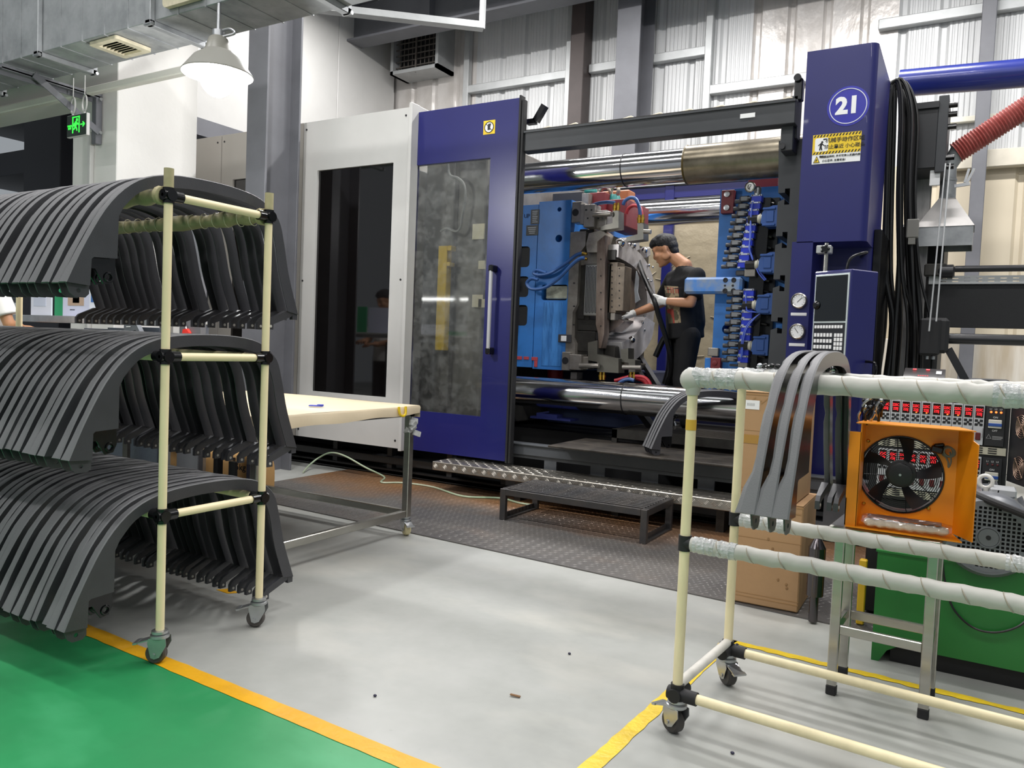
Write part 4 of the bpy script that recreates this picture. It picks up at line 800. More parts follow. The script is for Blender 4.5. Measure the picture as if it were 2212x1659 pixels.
mb = MB(); fb(mb, 1287, 745, 1330, 775, MF + 0.1, 0.3, 0.01); fb(mb, 1245, 780, 1340, 800, MF + 0.1, 0.6, 0.01); lp_('lower_slide', mb, DSTEEL)
mb = MB(); mb.bar(at(1362, 775, Y=6.2), at(1400, 835, Y=5.9), 0.035, 0.035); mb.bar(at(1372, 755, Y=6.4), at(1425, 840, Y=6.1), 0.04, 0.04); lp_('stay_bar', mb, BLK)
fbq([(1374, 585), (1380, 600), (1377, 630), (1382, 648), (1372, 655), (1370, 625)], 6.0, 0.01, 'white_liner', M('white_liner', 'b9bcc2', 0.5))
mb = MB(); mb.cyl(at(1200, 790, Y=6.0), at(1200, 835, Y=6.0), 0.07, n=20); lp_('support_jack', mb, M('jack_red', 'b3161c', 0.4))
mb = MB(); mb.box(-3.3, -2.3, 6.3, 6.9, 0.43, 0.94, 0.01); lp_('support_block', mb, M('navy_block', '1b2747', 0.5))

mr_ = thing('mold_half', 'blue mould half on the right with a column of valves and a pressure gauge', 'mold', (-1.4, 6.3, 0.9))
def rp(name, mb, mat, parent=None, smooth=35): return mb.build(name, mat, parent or mr_, smooth)
mb = MB(); mb.plate(rect(-1.61, -1.118, 0.90, 2.285), 'xz', MF, 7.0, [circ(-1.507, 1.865, 0.038), circ(-1.508, 1.29, 0.038), circ(-1.515, 1.825, 0.012), circ(-1.49, 1.34, 0.012)]); rp('mold_block', mb, MBLUE)
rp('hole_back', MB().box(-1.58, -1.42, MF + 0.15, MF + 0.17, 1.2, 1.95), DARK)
mb = MB()
for z in (2.115, 1.845, 1.31): mb.box(-1.16, -1.065, MF - 0.06, MF + 0.3, z - 0.02, z + 0.02)
mb.box(-1.175, -1.115, MF - 0.02, MF + 0.4, 0.95, 2.29, 0.004); rp('clamp_edge', mb, MBLUE)
mb = MB(); fb(mb, 1478, 599, 1601, 634, MF - 0.17, 0.09, 0.016); arm = rp('safety_strap', mb, MBLUEW)
mb = MB()
for a, b, r in ((1567, 605, 0.016), (1585, 605, 0.016), (1566, 628, 0.016), (1584, 628, 0.016), (1566, 617, 0.007), (1583, 617, 0.008)):
    p = at(a, b, Y=MF - 0.17); mb.torus((p.x, p.y, p.z), (0, 1, 0), r * 0.8, r * 0.3, 16, 6); mb.cyl((p.x, p.y - 0.001, p.z), (p.x, p.y + 0.004, p.z), r * 0.6, n=10)
rp('socket_screw', mb, PRINTK, arm)
mb = MB(); fb(mb, 1590, 605, 1604, 640, MF - 0.1, 0.1); rp('strap_spacer', mb, DSTEEL)
mb = MB(); fb(mb, 1559, 411, 1584, 460, MF - 0.05, 0.06, 0.004); cl = rp('red_clamp', mb, RED); mb = MB()
for a, b in ((1571, 420), (1570, 449)): p = at(a, b, Y=MF - 0.05); mb.lathe([(0.02, 0), (0.02, 0.012), (0.01, 0.014)], p, (0, -1, 0), 14)
rp('clamp_bolt', mb, ZINC, cl)
mb = MB(); fb(mb, 1535, 772, 1556, 797, MF - 0.05, 0.06, 0.004); c2 = rp('red_clamp', mb, RED); p = at(1544, 784, Y=MF - 0.05); rp('clamp_bolt', MB().lathe([(0.018, 0), (0.018, 0.006), (0.008, 0.008)], p, (0, -1, 0), 14), RED, c2)
mb = MB(); fb(mb, 1617, 379, 1679, 406, MF + 0.12, 0.4, 0.004); rp('red_top_block', mb, RED)
mb = MB(); fb(mb, 1529, 751, 1551, 770, MF - 0.04, 0.06, 0.004); rp('ledge', mb, STEEL)
mb = MB(); mb.box(-1.66, -1.60, MF, MF + .5, 0.9, 1.08, 0.004); rp('foot_block', mb, MBLUE)
q = at(1622, 405, Y=MF - 0.2); mb = MB(); mb.lathe([(0.036, 0), (0.036, 0.02), (0.030, 0.024), (0.028, 0.02)], q, (-0.15, -1, 0.05), 28); gg = rp('pressure_gauge', mb, SST)
mb = MB(); mb.cyl(q + V((0, -0.018, 0)), q + V((-0.001, -0.021, 0)), 0.028, n=24); rp('dial', mb, PRINTW, gg); mb = MB(); flat(mb, q + V((-0.01, -0.024, -0.015)), q + V((0.01, -0.024, 0.015)), 0.004); mb.torus(q + V((0, -0.023, 0)), (0, 1, 0), 0.016, 0.0015, 20, 4); rp('needle', mb, PRINTK, gg)
q = at(1637, 413, Y=MF - 0.16); rp('gauge_stem', MB().lathe([(0.02, -0.03), (0.024, -0.01), (0.024, 0.02), (0.016, 0.03)], q, n=14), ZINC)
# hydraulic valve stack in front of the block
VY = MF - 0.17
mb = MB(); p = at(1644, 424, Y=VY); q = at(1612, 795, Y=VY); mb.bar((p.x + 0.005, VY + 0.11, p.z), (q.x + 0.005, VY + 0.11, q.z), 0.10, 0.12, up=(0, 1, 0)); rp('manifold', mb, BLKG)
VB = M('valve_blue', '2337b8', 0.3); VC = M('valve_chrome', 'c4c8d6', 0.3, 0.7)
def vbody(px_, py_):
    p = at(px_, py_, Y=VY); mb = MB(); mb.box(p.x - 0.036, p.x + 0.034, VY, VY + 0.06, p.z - 0.024, p.z + 0.022, 0.003); v = rp('solenoid_valve', mb, VB)
    mb = MB(); mb.box(p.x - 0.037, p.x + 0.035, VY - 0.003, VY + 0.03, p.z + 0.013, p.z + 0.026, 0.002); mb.box(p.x - 0.037, p.x - 0.016, VY - 0.002, VY + 0.03, p.z - 0.027, p.z - 0.015, 0.002); rp('valve_plate', mb, VC, v)
    mb = MB(); mb.box(p.x - 0.115, p.x - 0.045, VY - 0.01, VY + 0.05, p.z - 0.020, p.z + 0.020, 0.008); mb.cyl((p.x - 0.15, VY + 0.02, p.z - 0.012), (p.x - 0.10, VY + 0.02, p.z - 0.012), 0.015, n=10); mb.cyl((p.x - 0.045, VY + 0.02, p.z), (p.x - 0.03, VY + 0.02, p.z), 0.015, n=10); rp('valve_coil', mb, BLK, v)
    mb = MB(); mb.box(p.x - 0.102, p.x - 0.062, VY - 0.0115, VY - 0.009, p.z - 0.014, p.z + 0.014); mb.cyl((p.x - 0.062, VY - 0.008, p.z + 0.004), (p.x - 0.04, VY - 0.008, p.z + 0.004), 0.006, n=8); rp('coil_label', mb, M('coil_grey', '77797c', 0.4), v)
    mb = MB()
    for dx in (-0.028, 0.026): mb.cyl((p.x + dx, VY - 0.0045, p.z + 0.019), (p.x + dx, VY, p.z + 0.019), 0.0045, n=6)
    rp('valve_screw', mb, PRINTK, v)
for k in range(10): vbody(1634.5 - k * 3.35, 428 + k * 15.9)
for k in range(10): vbody(1617.5 - k * 1.25 - 0.02 * k * k, 632 + k * 16.0)
for a, b, c, d in ((1608, 581, 1631, 597), (1594, 783, 1614, 794)):
    mb = MB(); fb(mb, a, b, c, d, VY, 0.05, 0.003); e = rp('valve_end_block', mb, STEEL); mb = MB(); fb(mb, a - 19, b + 3, a, d - 2, VY + 0.01, 0.04, 0.006); rp('valve_coil', mb, BLK, e)
for pts in ([(1626, 436), (1622, 470), (1622, 510), (1618, 535), (1624, 552), (1626, 560)], [(1623, 460), (1620, 500), (1620, 540), (1626, 562)], [(1611, 632), (1612, 660), (1615, 672), (1630, 674), (1642, 676)], [(1601, 775), (1602, 740), (1608, 715), (1620, 695), (1642, 678)], [(1603, 770), (1606, 735), (1613, 710), (1628, 690), (1642, 677)], [(1634, 580), (1640, 592), (1652, 606)], [(1637, 578), (1644, 590), (1655, 604)]):
    rp('valve_wire', MB().tube([at(a, b, Y=VY - 0.02) for a, b in pts], 0.005, 6, 5), M('wire_blue', '4a63c8', 0.4))
for px_, py_ in ((1664, 471), (1658, 571), (1652, 659), (1643, 748)):
    p = at(px_, py_, Y=VY - 0.02); mb = MB()
    prof = [(-0.055, -0.035), (-0.02, -0.062), (0.055, -0.062), (0.055, 0.078), (0.02, 0.078), (-0.035, 0.055), (-0.05, 0.03)]
    mb.plate([(p.x + a, p.z + b) for a, b in prof], 'xz', VY - 0.05, VY + 0.06); hdp = rp('plug_hood', mb, M('plug_blue', '2b4f8f', 0.4))
    mb = MB(); mb.box(p.x - 0.02, p.x + 0.03, VY - 0.056, VY - 0.05, p.z - 0.03, p.z + 0.045, 0.003); mb.box(p.x - 0.045, p.x + 0.04, VY - 0.06, VY - 0.05, p.z + 0.05, p.z + 0.066, 0.004); mb.box(p.x - 0.045, p.x + 0.04, VY - 0.06, VY - 0.05, p.z - 0.058, p.z - 0.042, 0.004); rp('plug_lever', mb, M('plug_blue', '2b4f8f'), hdp)
    mb = MB(); mb.cyl((p.x - 0.085, VY, p.z), (p.x - 0.055, VY, p.z), 0.03, n=12); mb.cyl((p.x - 0.072, VY, p.z), (p.x - 0.066, VY, p.z), 0.036, n=12); rp('gland_ring', mb, M('gland_ivory', 'b9b6a6', 0.4), hdp)
    mb = MB(); mb.cyl((p.x - 0.15, VY, p.z - 0.002), (p.x - 0.085, VY, p.z), 0.030, n=6); rp('gland_nut', mb, RUB, hdp)
mb = MB()
for k in range(16):
    z = 2.15 - k * 0.075; mb.tube([(-1.33, VY + 0.1, z), (-1.27, VY + 0.09, z + 0.01), (-1.22, VY + 0.1, z + 0.0)], 0.011, 6, 4)
rp('steel_fitting', mb, DSTEEL)
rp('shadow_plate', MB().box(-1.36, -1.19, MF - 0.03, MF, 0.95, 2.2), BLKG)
# ---------------------------------------------------------------- left: pipe rack hung with wheel arch trims
RXR, RXL, RYF, RYB = -2.272, -3.97, 1.63, 2.05
TIER = (0.495, 1.022, 1.545)
rk = thing('pipe_rack', 'tall cream pipe rack on casters, its three tiers hung with black wheel arch trims', 'rack', ((RXR + RXL) / 2, (RYF + RYB) / 2, 0))
WRAP = M('olive_foam', 'b3a982', 0.5, var=(9, 0.4), col2='8a8262', bump=(18, 0.3))
def joint(mb, c, axes, r=0.0185, ln=0.05):
    c = V(c)
    for a in axes:
        a = V(a); mb.cyl(c - a * (ln * 0.45 if a.z == 0 else ln * 0.5), c + a * (ln if a.z == 0 else ln * 0.5), r, n=14)
    mb.ball(c, r * 1.08, 12, 8); mb.cyl(c + V((0.0, -r - 0.004, 0)), c + V((0, r + 0.004, 0)), 0.006, n=6)
def caster(par, x, y, zt, pedal=(-0.8, -0.5), wheel_mat=None, r=0.033):
    """swivel caster under a post: zinc collar and domed fork, rubber wheel, foot brake"""
    d = V((pedal[0], pedal[1], 0)).normalized(); q = V((-d.y, d.x, 0)); c0 = V((x, y, 0)); cx = c0 + d * 0.010; zc = r + 0.001
    mb = MB(); mb.lathe([(0.018, zt + 0.008), (0.026, zt + 0.006), (0.027, zt - 0.002), (0.022, zt - 0.005), (0.030, zt - 0.008), (0.031, zt - 0.016), (0.026, zt - 0.020)], c0, n=22)
    for s_ in (-1, 1):
        o = q * (0.0235 * s_); t = q * (0.0022 * s_); top = zt - 0.016
        pr = [(-0.028, top), (0.028, top), (0.032, top - 0.016), (0.020, zc - 0.010), (0.008, zc - 0.014), (-0.008, zc - 0.008), (-0.030, top - 0.022)]
        vs = [c0 + d * a + o * 0.9 + V((0, 0, z)) for a, z in pr] + [c0 + d * a + o * 0.9 + t + V((0, 0, z)) for a, z in pr]; n = len(pr)
        mb.add(vs, [tuple(range(n)), tuple(range(2 * n - 1, n - 1, -1))] + [(i, (i + 1) % n, (i + 1) % n + n, i + n) for i in range(n)])
    mb.cyl(cx - q * 0.027 + V((0, 0, zc)), cx + q * 0.027 + V((0, 0, zc)), 0.006, n=8)
    f = mb.build('caster', ZINC, par)
    mb = MB(); mb.lathe([(r * 0.35, -0.0165), (r * 0.85, -0.0165), (r, -0.010), (r, 0.010), (r * 0.85, 0.0165), (r * 0.35, 0.0165)], (cx.x, cx.y, zc), (q.x, q.y, 0), 24); mb.build('wheel', wheel_mat or M('grey_wheel', '4c4744', 0.5, var=(30, .4)), f)
    mb = MB(); a = c0 + d * 0.022 + V((0, 0, zt - 0.020)); b = c0 + d * 0.066 + V((0, 0, zt - 0.034)); mb.bar(a, b, 0.040, 0.004); mb.bar(b, b + d * 0.014 + V((0, 0, -0.003)), 0.046, 0.006); mb.bar(a, a + V((0, 0, 0.0)) - d * 0.03, 0.03, 0.006); mb.build('brake_pedal', ZINC, f)
for x, y, tip in ((RXR, RYF, 1.632), (RXR, RYB, 1.632), (RXL, RYF, 1.63), (RXL, RYB, 1.63)):
    MB().cyl((x, y, 0.10), (x, y, 1.585), 0.014, n=16).build('post', CREAM, rk); MB().cyl((x, y, 1.565), (x, y, tip), 0.0158, n=14).build('taped_tip', WRAP, rk)
    caster(rk, x, y, 0.105)
for z in TIER:
    for y, s_ in ((RYF, 1), (RYB, -1)):
        if z > 1.3: MB().tube([(RXR - 0.02, y, z), (RXR - 0.1, y, z + 0.004), (RXR - 0.5, y, z - 0.002), (RXL, y, z)], lambda t: 0.027 + 0.005 * math.sin(t * 40), 12, 8).build('wrapped_rail', WRAP, rk)
        else: MB().cyl((RXR, y, z), (RXL, y, z), 0.0155, n=14).build('rail', CREAM, rk)
    for x, s_ in ((RXR, -1), (RXL, 1)):
        MB().cyl((x, RYF, z), (x, RYB, z), 0.014, n=14).build('cross_rail', CREAM, rk)
        mb = MB(); joint(mb, (x, RYF, z), ((s_, 0, 0), (0, 1, 0), (0, 0, 1))); mb.build('pipe_joint', BLKG, rk); mb = MB(); joint(mb, (x, RYB, z), ((s_, 0, 0), (0, -1, 0), (0, 0, 1))); mb.build('pipe_joint', BLKG, rk)
for k in range(12): x = RXR - 0.08 - k * 0.07; MB().torus((x, RYB, TIER[2]), (1, 0.25, 0), 0.0290, 0.0016, 14, 5).build('wrap_tape', M('pale_tape', 'ddd6bd', 0.3), rk)

# the trim: an arch shaped side face with an outward rim and tabs at both feet; +X is its show side
def trim_parts(wide=False):
    O = smooth_line([(0, -.500, -.395), (0, -.44, -.262), (0, -.365, -.135), (0, -.275, -.052), (0, -.16, -.012), (0, 0, 0), (0, .15, -.006), (0, .245, -.030), (0, .315, -.085), (0, .345, -.17), (0, .375, -.29), (0, .43, -.44)], 4)
    I = [V((0, -.428, -.40)), V((0, -.425, -.318)), V((0, -.418, -.312)), V((0, -.342, -.308)), V((0, -.340, -.175))] + smooth_line([(0, -.325, -.145), (0, -.27, -.088), (0, -.19, -.058), (0, -.05, -.040), (0, .12, -.042), (0, .21, -.060), (0, .265, -.100), (0, .298, -.17), (0, .325, -.29), (0, .375, -.43)], 4)
    if wide: I = [V((0, p.y + (0.045 if -.4 < p.y < -.2 and p.z < -.06 else 0), p.z)) for p in map(V, I)]
    I = [V(p) for p in I]
    pan = MB(); pan.plate([(p.y, p.z) for p in O] + [(p.y, p.z) for p in I[::-1]], 'yz', -0.003, 0.0)
    n = len(O); D = []
    for i, p in enumerate(O):
        t = i / (n - 1); d = 0.037 + 0.002 * math.sin(t * 9); 
        for c in (0.10, 0.19, 0.29, 0.72, 0.84): d -= 0.007 * math.exp(-((t - c) / 0.012) ** 2)
        if t < 0.06: d += 0.014 * (1 - t / 0.06)
        D.append(d * (0.7 if wide and t > 0.05 else 1.0))
    nrm = []
    for i in range(n):
        a = O[max(0, i - 1)]; b = O[min(n - 1, i + 1)]; t = (b - a).normalized(); nrm.append(V((0, -t.z, t.y)))
    vs = []
    for i, p in enumerate(O):
        k = nrm[i]; vs += [p + V((0, 0, 0)), p + k * 0.003 + V((-0.004, 0, 0)), p + k * 0.002 + V((-D[i] * 0.75, 0, 0)), p - k * 0.004 + V((-D[i], 0, 0)), p - k * 0.007 + V((-D[i] + 0.001, 0, 0)), p - k * 0.003 + V((-0.006, 0, 0))]
    m_ = 6; fs = [(i * m_ + j, i * m_ + (j + 1) % m_, (i + 1) * m_ + (j + 1) % m_, (i + 1) * m_ + j) for i in range(n - 1) for j in range(m_)]
    fs += [tuple(range(m_)), tuple((n - 1) * m_ + j for j in range(m_))]
    rim = MB(); rim.add(vs, fs)
    ft = MB(); ft.plate([(-.498, -.392), (-.425, -.392), (-.425, -.425), (-.437, -.437), (-.47, -.437), (-.485, -.425)], 'yz', -0.014, -0.010, [circ(-.458, -.417, 0.007, 10)]); ft.box(-0.014, -0.003, -.49, -.428, -.396, -.391)
    cb = MB(); cb.plate([(-.43, -.30), (-.335, -.30), (-.333, -.36), (-.345, -.385), (-.372, -.39), (-.382, -.375), (-.40, -.345), (-.43, -.345)], 'yz', -0.028, -0.022, [circ(-.357, -.368, 0.008, 10)]); cb.torus((-.021, -.357, -.368), (1, 0, 0), 0.013, 0.004, 14, 6); cb.box(-0.028, -0.003, -.43, -.335, -.306, -.300)
    bt = MB(); bt.add([(-.004, .425, -.438), (-.004, .375, -.428), (-.012, .30, -.462), (-.012, .287, -.478), (-.012, .287, -.505), (-.012, .315, -.505), (-.012, .315, -.484), (-.006, .395, -.452), (-.026, .425, -.438), (-.026, .375, -.428), (-.026, .30, -.462), (-.026, .287, -.478), (-.026, .287, -.505), (-.026, .315, -.505), (-.026, .315, -.484), (-.026, .395, -.452)],
        [(0, 1, 2, 3, 4, 5, 6, 7), (15, 14, 13, 12, 11, 10, 9, 8)] + [(i, (i + 1) % 8, (i + 1) % 8 + 8, i + 8) for i in range(8)]); 
    bt.cyl((-.027, .301, -.492), (-.010, .301, -.492), 0.0055, n=8, mi=1); bt.box(-.02, -.004, .405, .43, -.462, -.438)
    return pan, rim, ft, cb, bt
HOLE = M('hole_light', 'b8b4ac', 0.6)
def make_trim(label, group, mirror=False, wide=False):
    t = thing('wheel_arch_flare', label, 'car part', (0, 0, 0), group=group, local=True); sg = -1 if mirror else 1
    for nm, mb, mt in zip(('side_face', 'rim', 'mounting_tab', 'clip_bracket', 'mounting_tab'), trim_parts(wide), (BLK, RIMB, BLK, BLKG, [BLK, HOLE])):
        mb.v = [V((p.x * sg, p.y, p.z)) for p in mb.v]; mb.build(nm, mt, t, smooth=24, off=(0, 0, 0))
    return t
proto = make_trim('black wheel arch trim at the open right end of the middle tier of the tall cream rack', None)
ONES = 'first second third fourth fifth sixth seventh eighth ninth tenth eleventh twelfth thirteenth fourteenth fifteenth sixteenth seventeenth eighteenth nineteenth twentieth'.split()
ORD = ONES + ['twenty-' + q for q in ONES[:9]] + ['thirtieth'] + ['thirty-' + q for q in ONES[:9]]
random.seed(21)
used = False
YM = (RYF + RYB) / 2
for ti, (z, nn, sp) in enumerate(((TIER[1] + 0.0755, 32, 0.0500), (TIER[2] + 0.088, 23, 0.0530), (TIER[0] + 0.0755, 35, 0.0465))):
    tier = ('middle', 'top', 'lowest')[ti]; x = RXR - 0.052
    for k in range(nn):
        rot = (0, random.uniform(-0.02, 0.02), random.uniform(-0.03, 0.03)); loc = (x, YM + random.uniform(-0.006, 0.006), z + random.uniform(0, 0.002))
        lab = '%s black wheel arch trim from the open right end of the tall rack, %s tier' % (ORD[k], tier); gr = 'wheel arch trims on the %s tier' % tier
        if not used: o = proto; used = True; o.location = loc; o.rotation_euler = rot; o['label'] = lab; o['group'] = gr
        else: o = dup(proto, loc, rot, lab, gr)
        x -= max(0.0425, sp * random.uniform(*((0.86, 1.22), (0.84, 1.28), (0.93, 1.10))[ti])) if k else sp * 1.1
# ---------------------------------------------------------------- packing table by the machine
tb = thing('packing_table', 'steel framed work table on casters with a cream covered board top', 'table', (-3.35, 2.95, 0))
TX0, TX1, TY0, TY1, TZ = -4.05, -2.69, 2.40, 3.57, 0.745
COVER = M('cream_cover', 'd6c5a8', 0.5, var=(3, 0.15), col2='bfac8a', bump=(9, 0.25))
mb = MB(); 
def cov(u, v):
    return (TX0 + (TX1 - TX0) * u, TY0 + (TY1 - TY0) * v, TZ + 0.0015 * math.sin(u * 11) * math.cos(v * 9))
mb.grid(cov, 12, 12)
def skirt(p, q, n=24):
    p = V(p); q = V(q); d = (q - p); nr = V((d.y, -d.x, 0)).normalized(); vs = []
    for i in range(n + 1):
        t = i / n; c = p + d * t; dr = 0.045 + 0.022 * (1 - t) + 0.004 * math.sin(t * 17); w2 = 0.004 * math.sin(t * 23)
        vs += [c + V((0, 0, TZ)), c + nr * 0.006 + V((0, 0, TZ - 0.01)), c + nr * (0.005 + w2) + V((0, 0, TZ - dr))]
    mb.add(vs, [(3 * i + j, 3 * i + 3 + j, 3 * i + 4 + j, 3 * i + 1 + j) for i in range(n) for j in range(2)])
skirt((TX1, TY0, 0), (TX1, TY1, 0)); skirt((TX1, TY1, 0), (TX0, TY1, 0)); skirt((TX0, TY0, 0), (TX1, TY0, 0)); skirt((TX0, TY1, 0), (TX0, TY0, 0))
mb.build('cover', COVER, tb, smooth=60)
MB().box(TX0 + 0.01, TX1 - 0.01, TY0 + 0.01, TY1 - 0.01, TZ - 0.03, TZ - 0.004).build('board', CARD, tb)
for x in (TX0 + 0.03, TX1 - 0.04):
    for y in (TY0 + 0.03, TY1 - 0.04):
        MB().box(x - 0.02, x + 0.02, y - 0.02, y + 0.02, 0.10, TZ - 0.03, 0.003).build('leg', SST, tb); caster(tb, x, y, 0.10, (0.05, -0.03), M('cream_wheel', 'd8cda0', 0.5), 0.036)
mb = MB(); mb.box(TX0 + 0.05, TX1 - 0.06, TY1 - 0.055, TY1 - 0.025, 0.105, 0.145, 0.003); mb.build('lower_rail', SST, tb); mb = MB(); mb.box(TX0 + 0.05, TX1 - 0.06, TY0 + 0.015, TY0 + 0.045, 0.105, 0.145, 0.003); mb.build('lower_rail', SST, tb)
for x in (TX0 + 0.03, TX1 - 0.04): mb = MB(); mb.box(x - 0.015, x + 0.015, TY0 + 0.05, TY1 - 0.06, 0.105, 0.145, 0.003); mb.build('lower_rail', SST, tb)
mb = MB(); mb.box(TX0 + 0.02, TX1 - 0.02, TY1 - 0.06, TY1 - 0.02, TZ - 0.06, TZ - 0.03); mb.box(TX1 - 0.06, TX1 - 0.02, TY0 + 0.02, TY1 - 0.02, TZ - 0.06, TZ - 0.03); mb.build('top_frame', SST, tb)
p = at(870, 890, X=TX1 + 0.012); mb = MB(); mb.tube([p + V((0, -0.035, 0.03)), p + V((0.004, -0.03, -0.01)), p + V((0.004, 0.0, -0.022)), p + V((0.004, 0.02, -0.01)), p + V((0, 0.025, 0.03))], 0.007, 6, 4); mb.build('yellow_strap', M('strap_yellow', 'e3c11e', 0.5), tb)
mb = MB()
random.seed(5)
for k in range(7):
    c = V((TX1 - 0.025, TY1 - 0.04, 0.66 - k * 0.012)); mb.obox(c + V((random.uniform(-.02, .03), random.uniform(-.02, .02), 0)), (0.03, 0.012, 0.05), (random.random(), random.random() * 2, random.random() * 3))
mb.build('film_scraps', FILM, tb, smooth=0)
p = at(683, 879, Z=TZ + 0.002); mb = MB(); mb.obox(p + V((0, 0, 0.006)), (0.075, 0.028, 0.007), (0, 0, 0.5), 0.003); mb.obox(p + V((0.02, 0.01, 0.012)), (0.03, 0.022, 0.005), (0, 0, 0.3), 0.002); solo('cutter', mb, M('cutter_blue', '2c3bb0', 0.4), 'small blue plastic cutter lying on the cream table cover', 'tool')
# ---------------------------------------------------------------- checker plate flooring, step and slatted platform
CHK = M('checker_steel', '62605f', 0.38, 0.45, var=(1.2, 0.5), col2='7a746d', rvar=0.15)
nt = CHK.node_tree; N = nt.nodes; L = nt.links; bsd = N['Principled BSDF']; srcc = bsd.inputs['Base Color'].links[0].from_socket
g_ = N.new('ShaderNodeNewGeometry'); sx_ = N.new('ShaderNodeSeparateXYZ'); L.new(g_.outputs['Position'], sx_.inputs[0])
r1 = N.new('ShaderNodeMapRange'); r1.inputs['From Min'].default_value = 4.05; r1.inputs['From Max'].default_value = 4.7; L.new(sx_.outputs[1], r1.inputs['Value'])
nn_ = N.new('ShaderNodeTexNoise'); nn_.inputs['Scale'].default_value = 1.7; nn_.inputs['Detail'].default_value = 7; L.new(g_.outputs['Position'], nn_.inputs['Vector'])
ad = N.new('ShaderNodeMath'); ad.operation = 'MULTIPLY_ADD'; L.new(nn_.outputs['Fac'], ad.inputs[0]); ad.inputs[1].default_value = 1.6; ad.inputs[2].default_value = -0.95; ad2 = N.new('ShaderNodeMath'); ad2.operation = 'ADD'; ad2.use_clamp = True; L.new(ad.outputs[0], ad2.inputs[0]); L.new(r1.outputs[0], ad2.inputs[1])
sc_ = N.new('ShaderNodeMath'); sc_.operation = 'MULTIPLY'; L.new(ad2.outputs[0], sc_.inputs[0]); sc_.inputs[1].default_value = 0.7
mxx = N.new('ShaderNodeMix'); mxx.data_type = 'RGBA'; L.new(sc_.outputs[0], mxx.inputs[0]); L.new(srcc, mxx.inputs[6]); mxx.inputs[7].default_value = lin('9c6a35'); L.new(mxx.outputs[2], bsd.inputs['Base Color'])
cp = thing('checker_plate', 'dark rusty checker plate flooring laid in front of the machine', 'floor plate', (-2.4, 4.2, 0))
mb = MB(); mb.add([(-4.5, 3.66, .0), (-3.2, 3.60, 0), (-0.2, 3.435, 0), (-0.2, 5.0, 0), (-4.5, 5.0, 0)] + [(-4.5, 3.66, .006), (-3.2, 3.60, .006), (-0.2, 3.435, .006), (-0.2, 5.0, .006), (-4.5, 5.0, .006)], [(4, 3, 2, 1, 0), (5, 6, 7, 8, 9)] + [(i, (i + 1) % 5, (i + 1) % 5 + 5, i + 5) for i in range(5)]); mb.build('plate', CHK, cp, smooth=0)
mb = MB(); yi = 0; y = 3.48
while y < 4.98:
    x = -4.48 + (0.02 if yi % 2 else 0); xi = 0
    while x < -0.22:
        if y > 3.445 + (-0.2 - x) * 0.052 + 0.01:
            a = 0.75 if (xi + yi) % 2 else -0.75; ca, sa = math.cos(a), math.sin(a); Lh, Wh = 0.015, 0.005
            mb.add([(x + ca * Lh, y + sa * Lh, .0062), (x - sa * Wh, y + ca * Wh, .0062), (x - ca * Lh, y - sa * Lh, .0062), (x + sa * Wh, y - ca * Wh, .0062), (x, y, .0085)], [(0, 1, 4), (1, 2, 4), (2, 3, 4), (3, 0, 4)])
        x += 0.034; xi += 1
    y += 0.03; yi += 1
mb.build('tread_pattern', CHK, cp, smooth=0, kind='stuff', recalc=False)
ALU = M('tread_aluminium', 'b9b4ab', 0.32, 0.85, var=(8, 0.5), col2='7d766b')
stp = thing('tread_step', 'long aluminium tread plate step along the foot of the machine', 'step', (-2.3, 4.75, 0.1))
MB().box(-3.40, -1.0, 4.69, 4.98, 0.165, 0.228, 0.004).build('tread', ALU, stp)
mb = MB()
for i in range(56):
    x = -3.37 + i * 0.0425
    for j in range(6):
        y = 4.715 + j * 0.045; a = 0.75 if (i + j) % 2 else -0.75
        for o in (-0.008, 0, 0.008):
            ca, sa = math.cos(a), math.sin(a); mb.add([(x + ca * .014 - sa * o, y + sa * .014 + ca * o, .2283), (x - sa * (o + .003), y + ca * (o + .003), .2283), (x - ca * .014 - sa * o, y - sa * .014 + ca * o, .2283), (x - sa * (o - .003), y + ca * (o - .003), .2283), (x - sa * o, y + ca * o, .2305)], [(0, 1, 4), (1, 2, 4), (2, 3, 4), (3, 0, 4)])
    z = 0.197; a = 0.75 if i % 2 else -0.75
    for o in (-0.012, -0.004, 0.004, 0.012):
        ca, sa = math.cos(a), math.sin(a); mb.add([(x + ca * .018 - sa * o, 4.6898, z + sa * .018 + ca * o), (x - sa * (o + .003), 4.6898, z + ca * (o + .003)), (x - ca * .018 - sa * o, 4.6898, z - sa * .018 + ca * o), (x - sa * (o - .003), 4.6898, z + ca * (o - .003)), (x - sa * o, 4.687, z + ca * o)], [(0, 1, 4), (1, 2, 4), (2, 3, 4), (3, 0, 4)])
mb.build('tread_ribs', ALU, stp, smooth=0, kind='stuff', recalc=False)
for x in (-2.75, -2.0, -1.3): MB().box(x, x + 0.05, 4.8, 4.9, 0.006, 0.166).build('step_leg', DSTEEL, stp)
BST = M('raw_black_steel', '4a494a', 0.4, 0.6, var=(10, 0.4), col2='6b6259')
pf_ = thing('slatted_platform', 'low black steel slatted platform standing on the checker plate', 'platform', (-2.03, 4.5, 0.006))
bx0, bx1, by0, by1, bz = -2.51, -1.53, 4.20, 4.66, 0.205
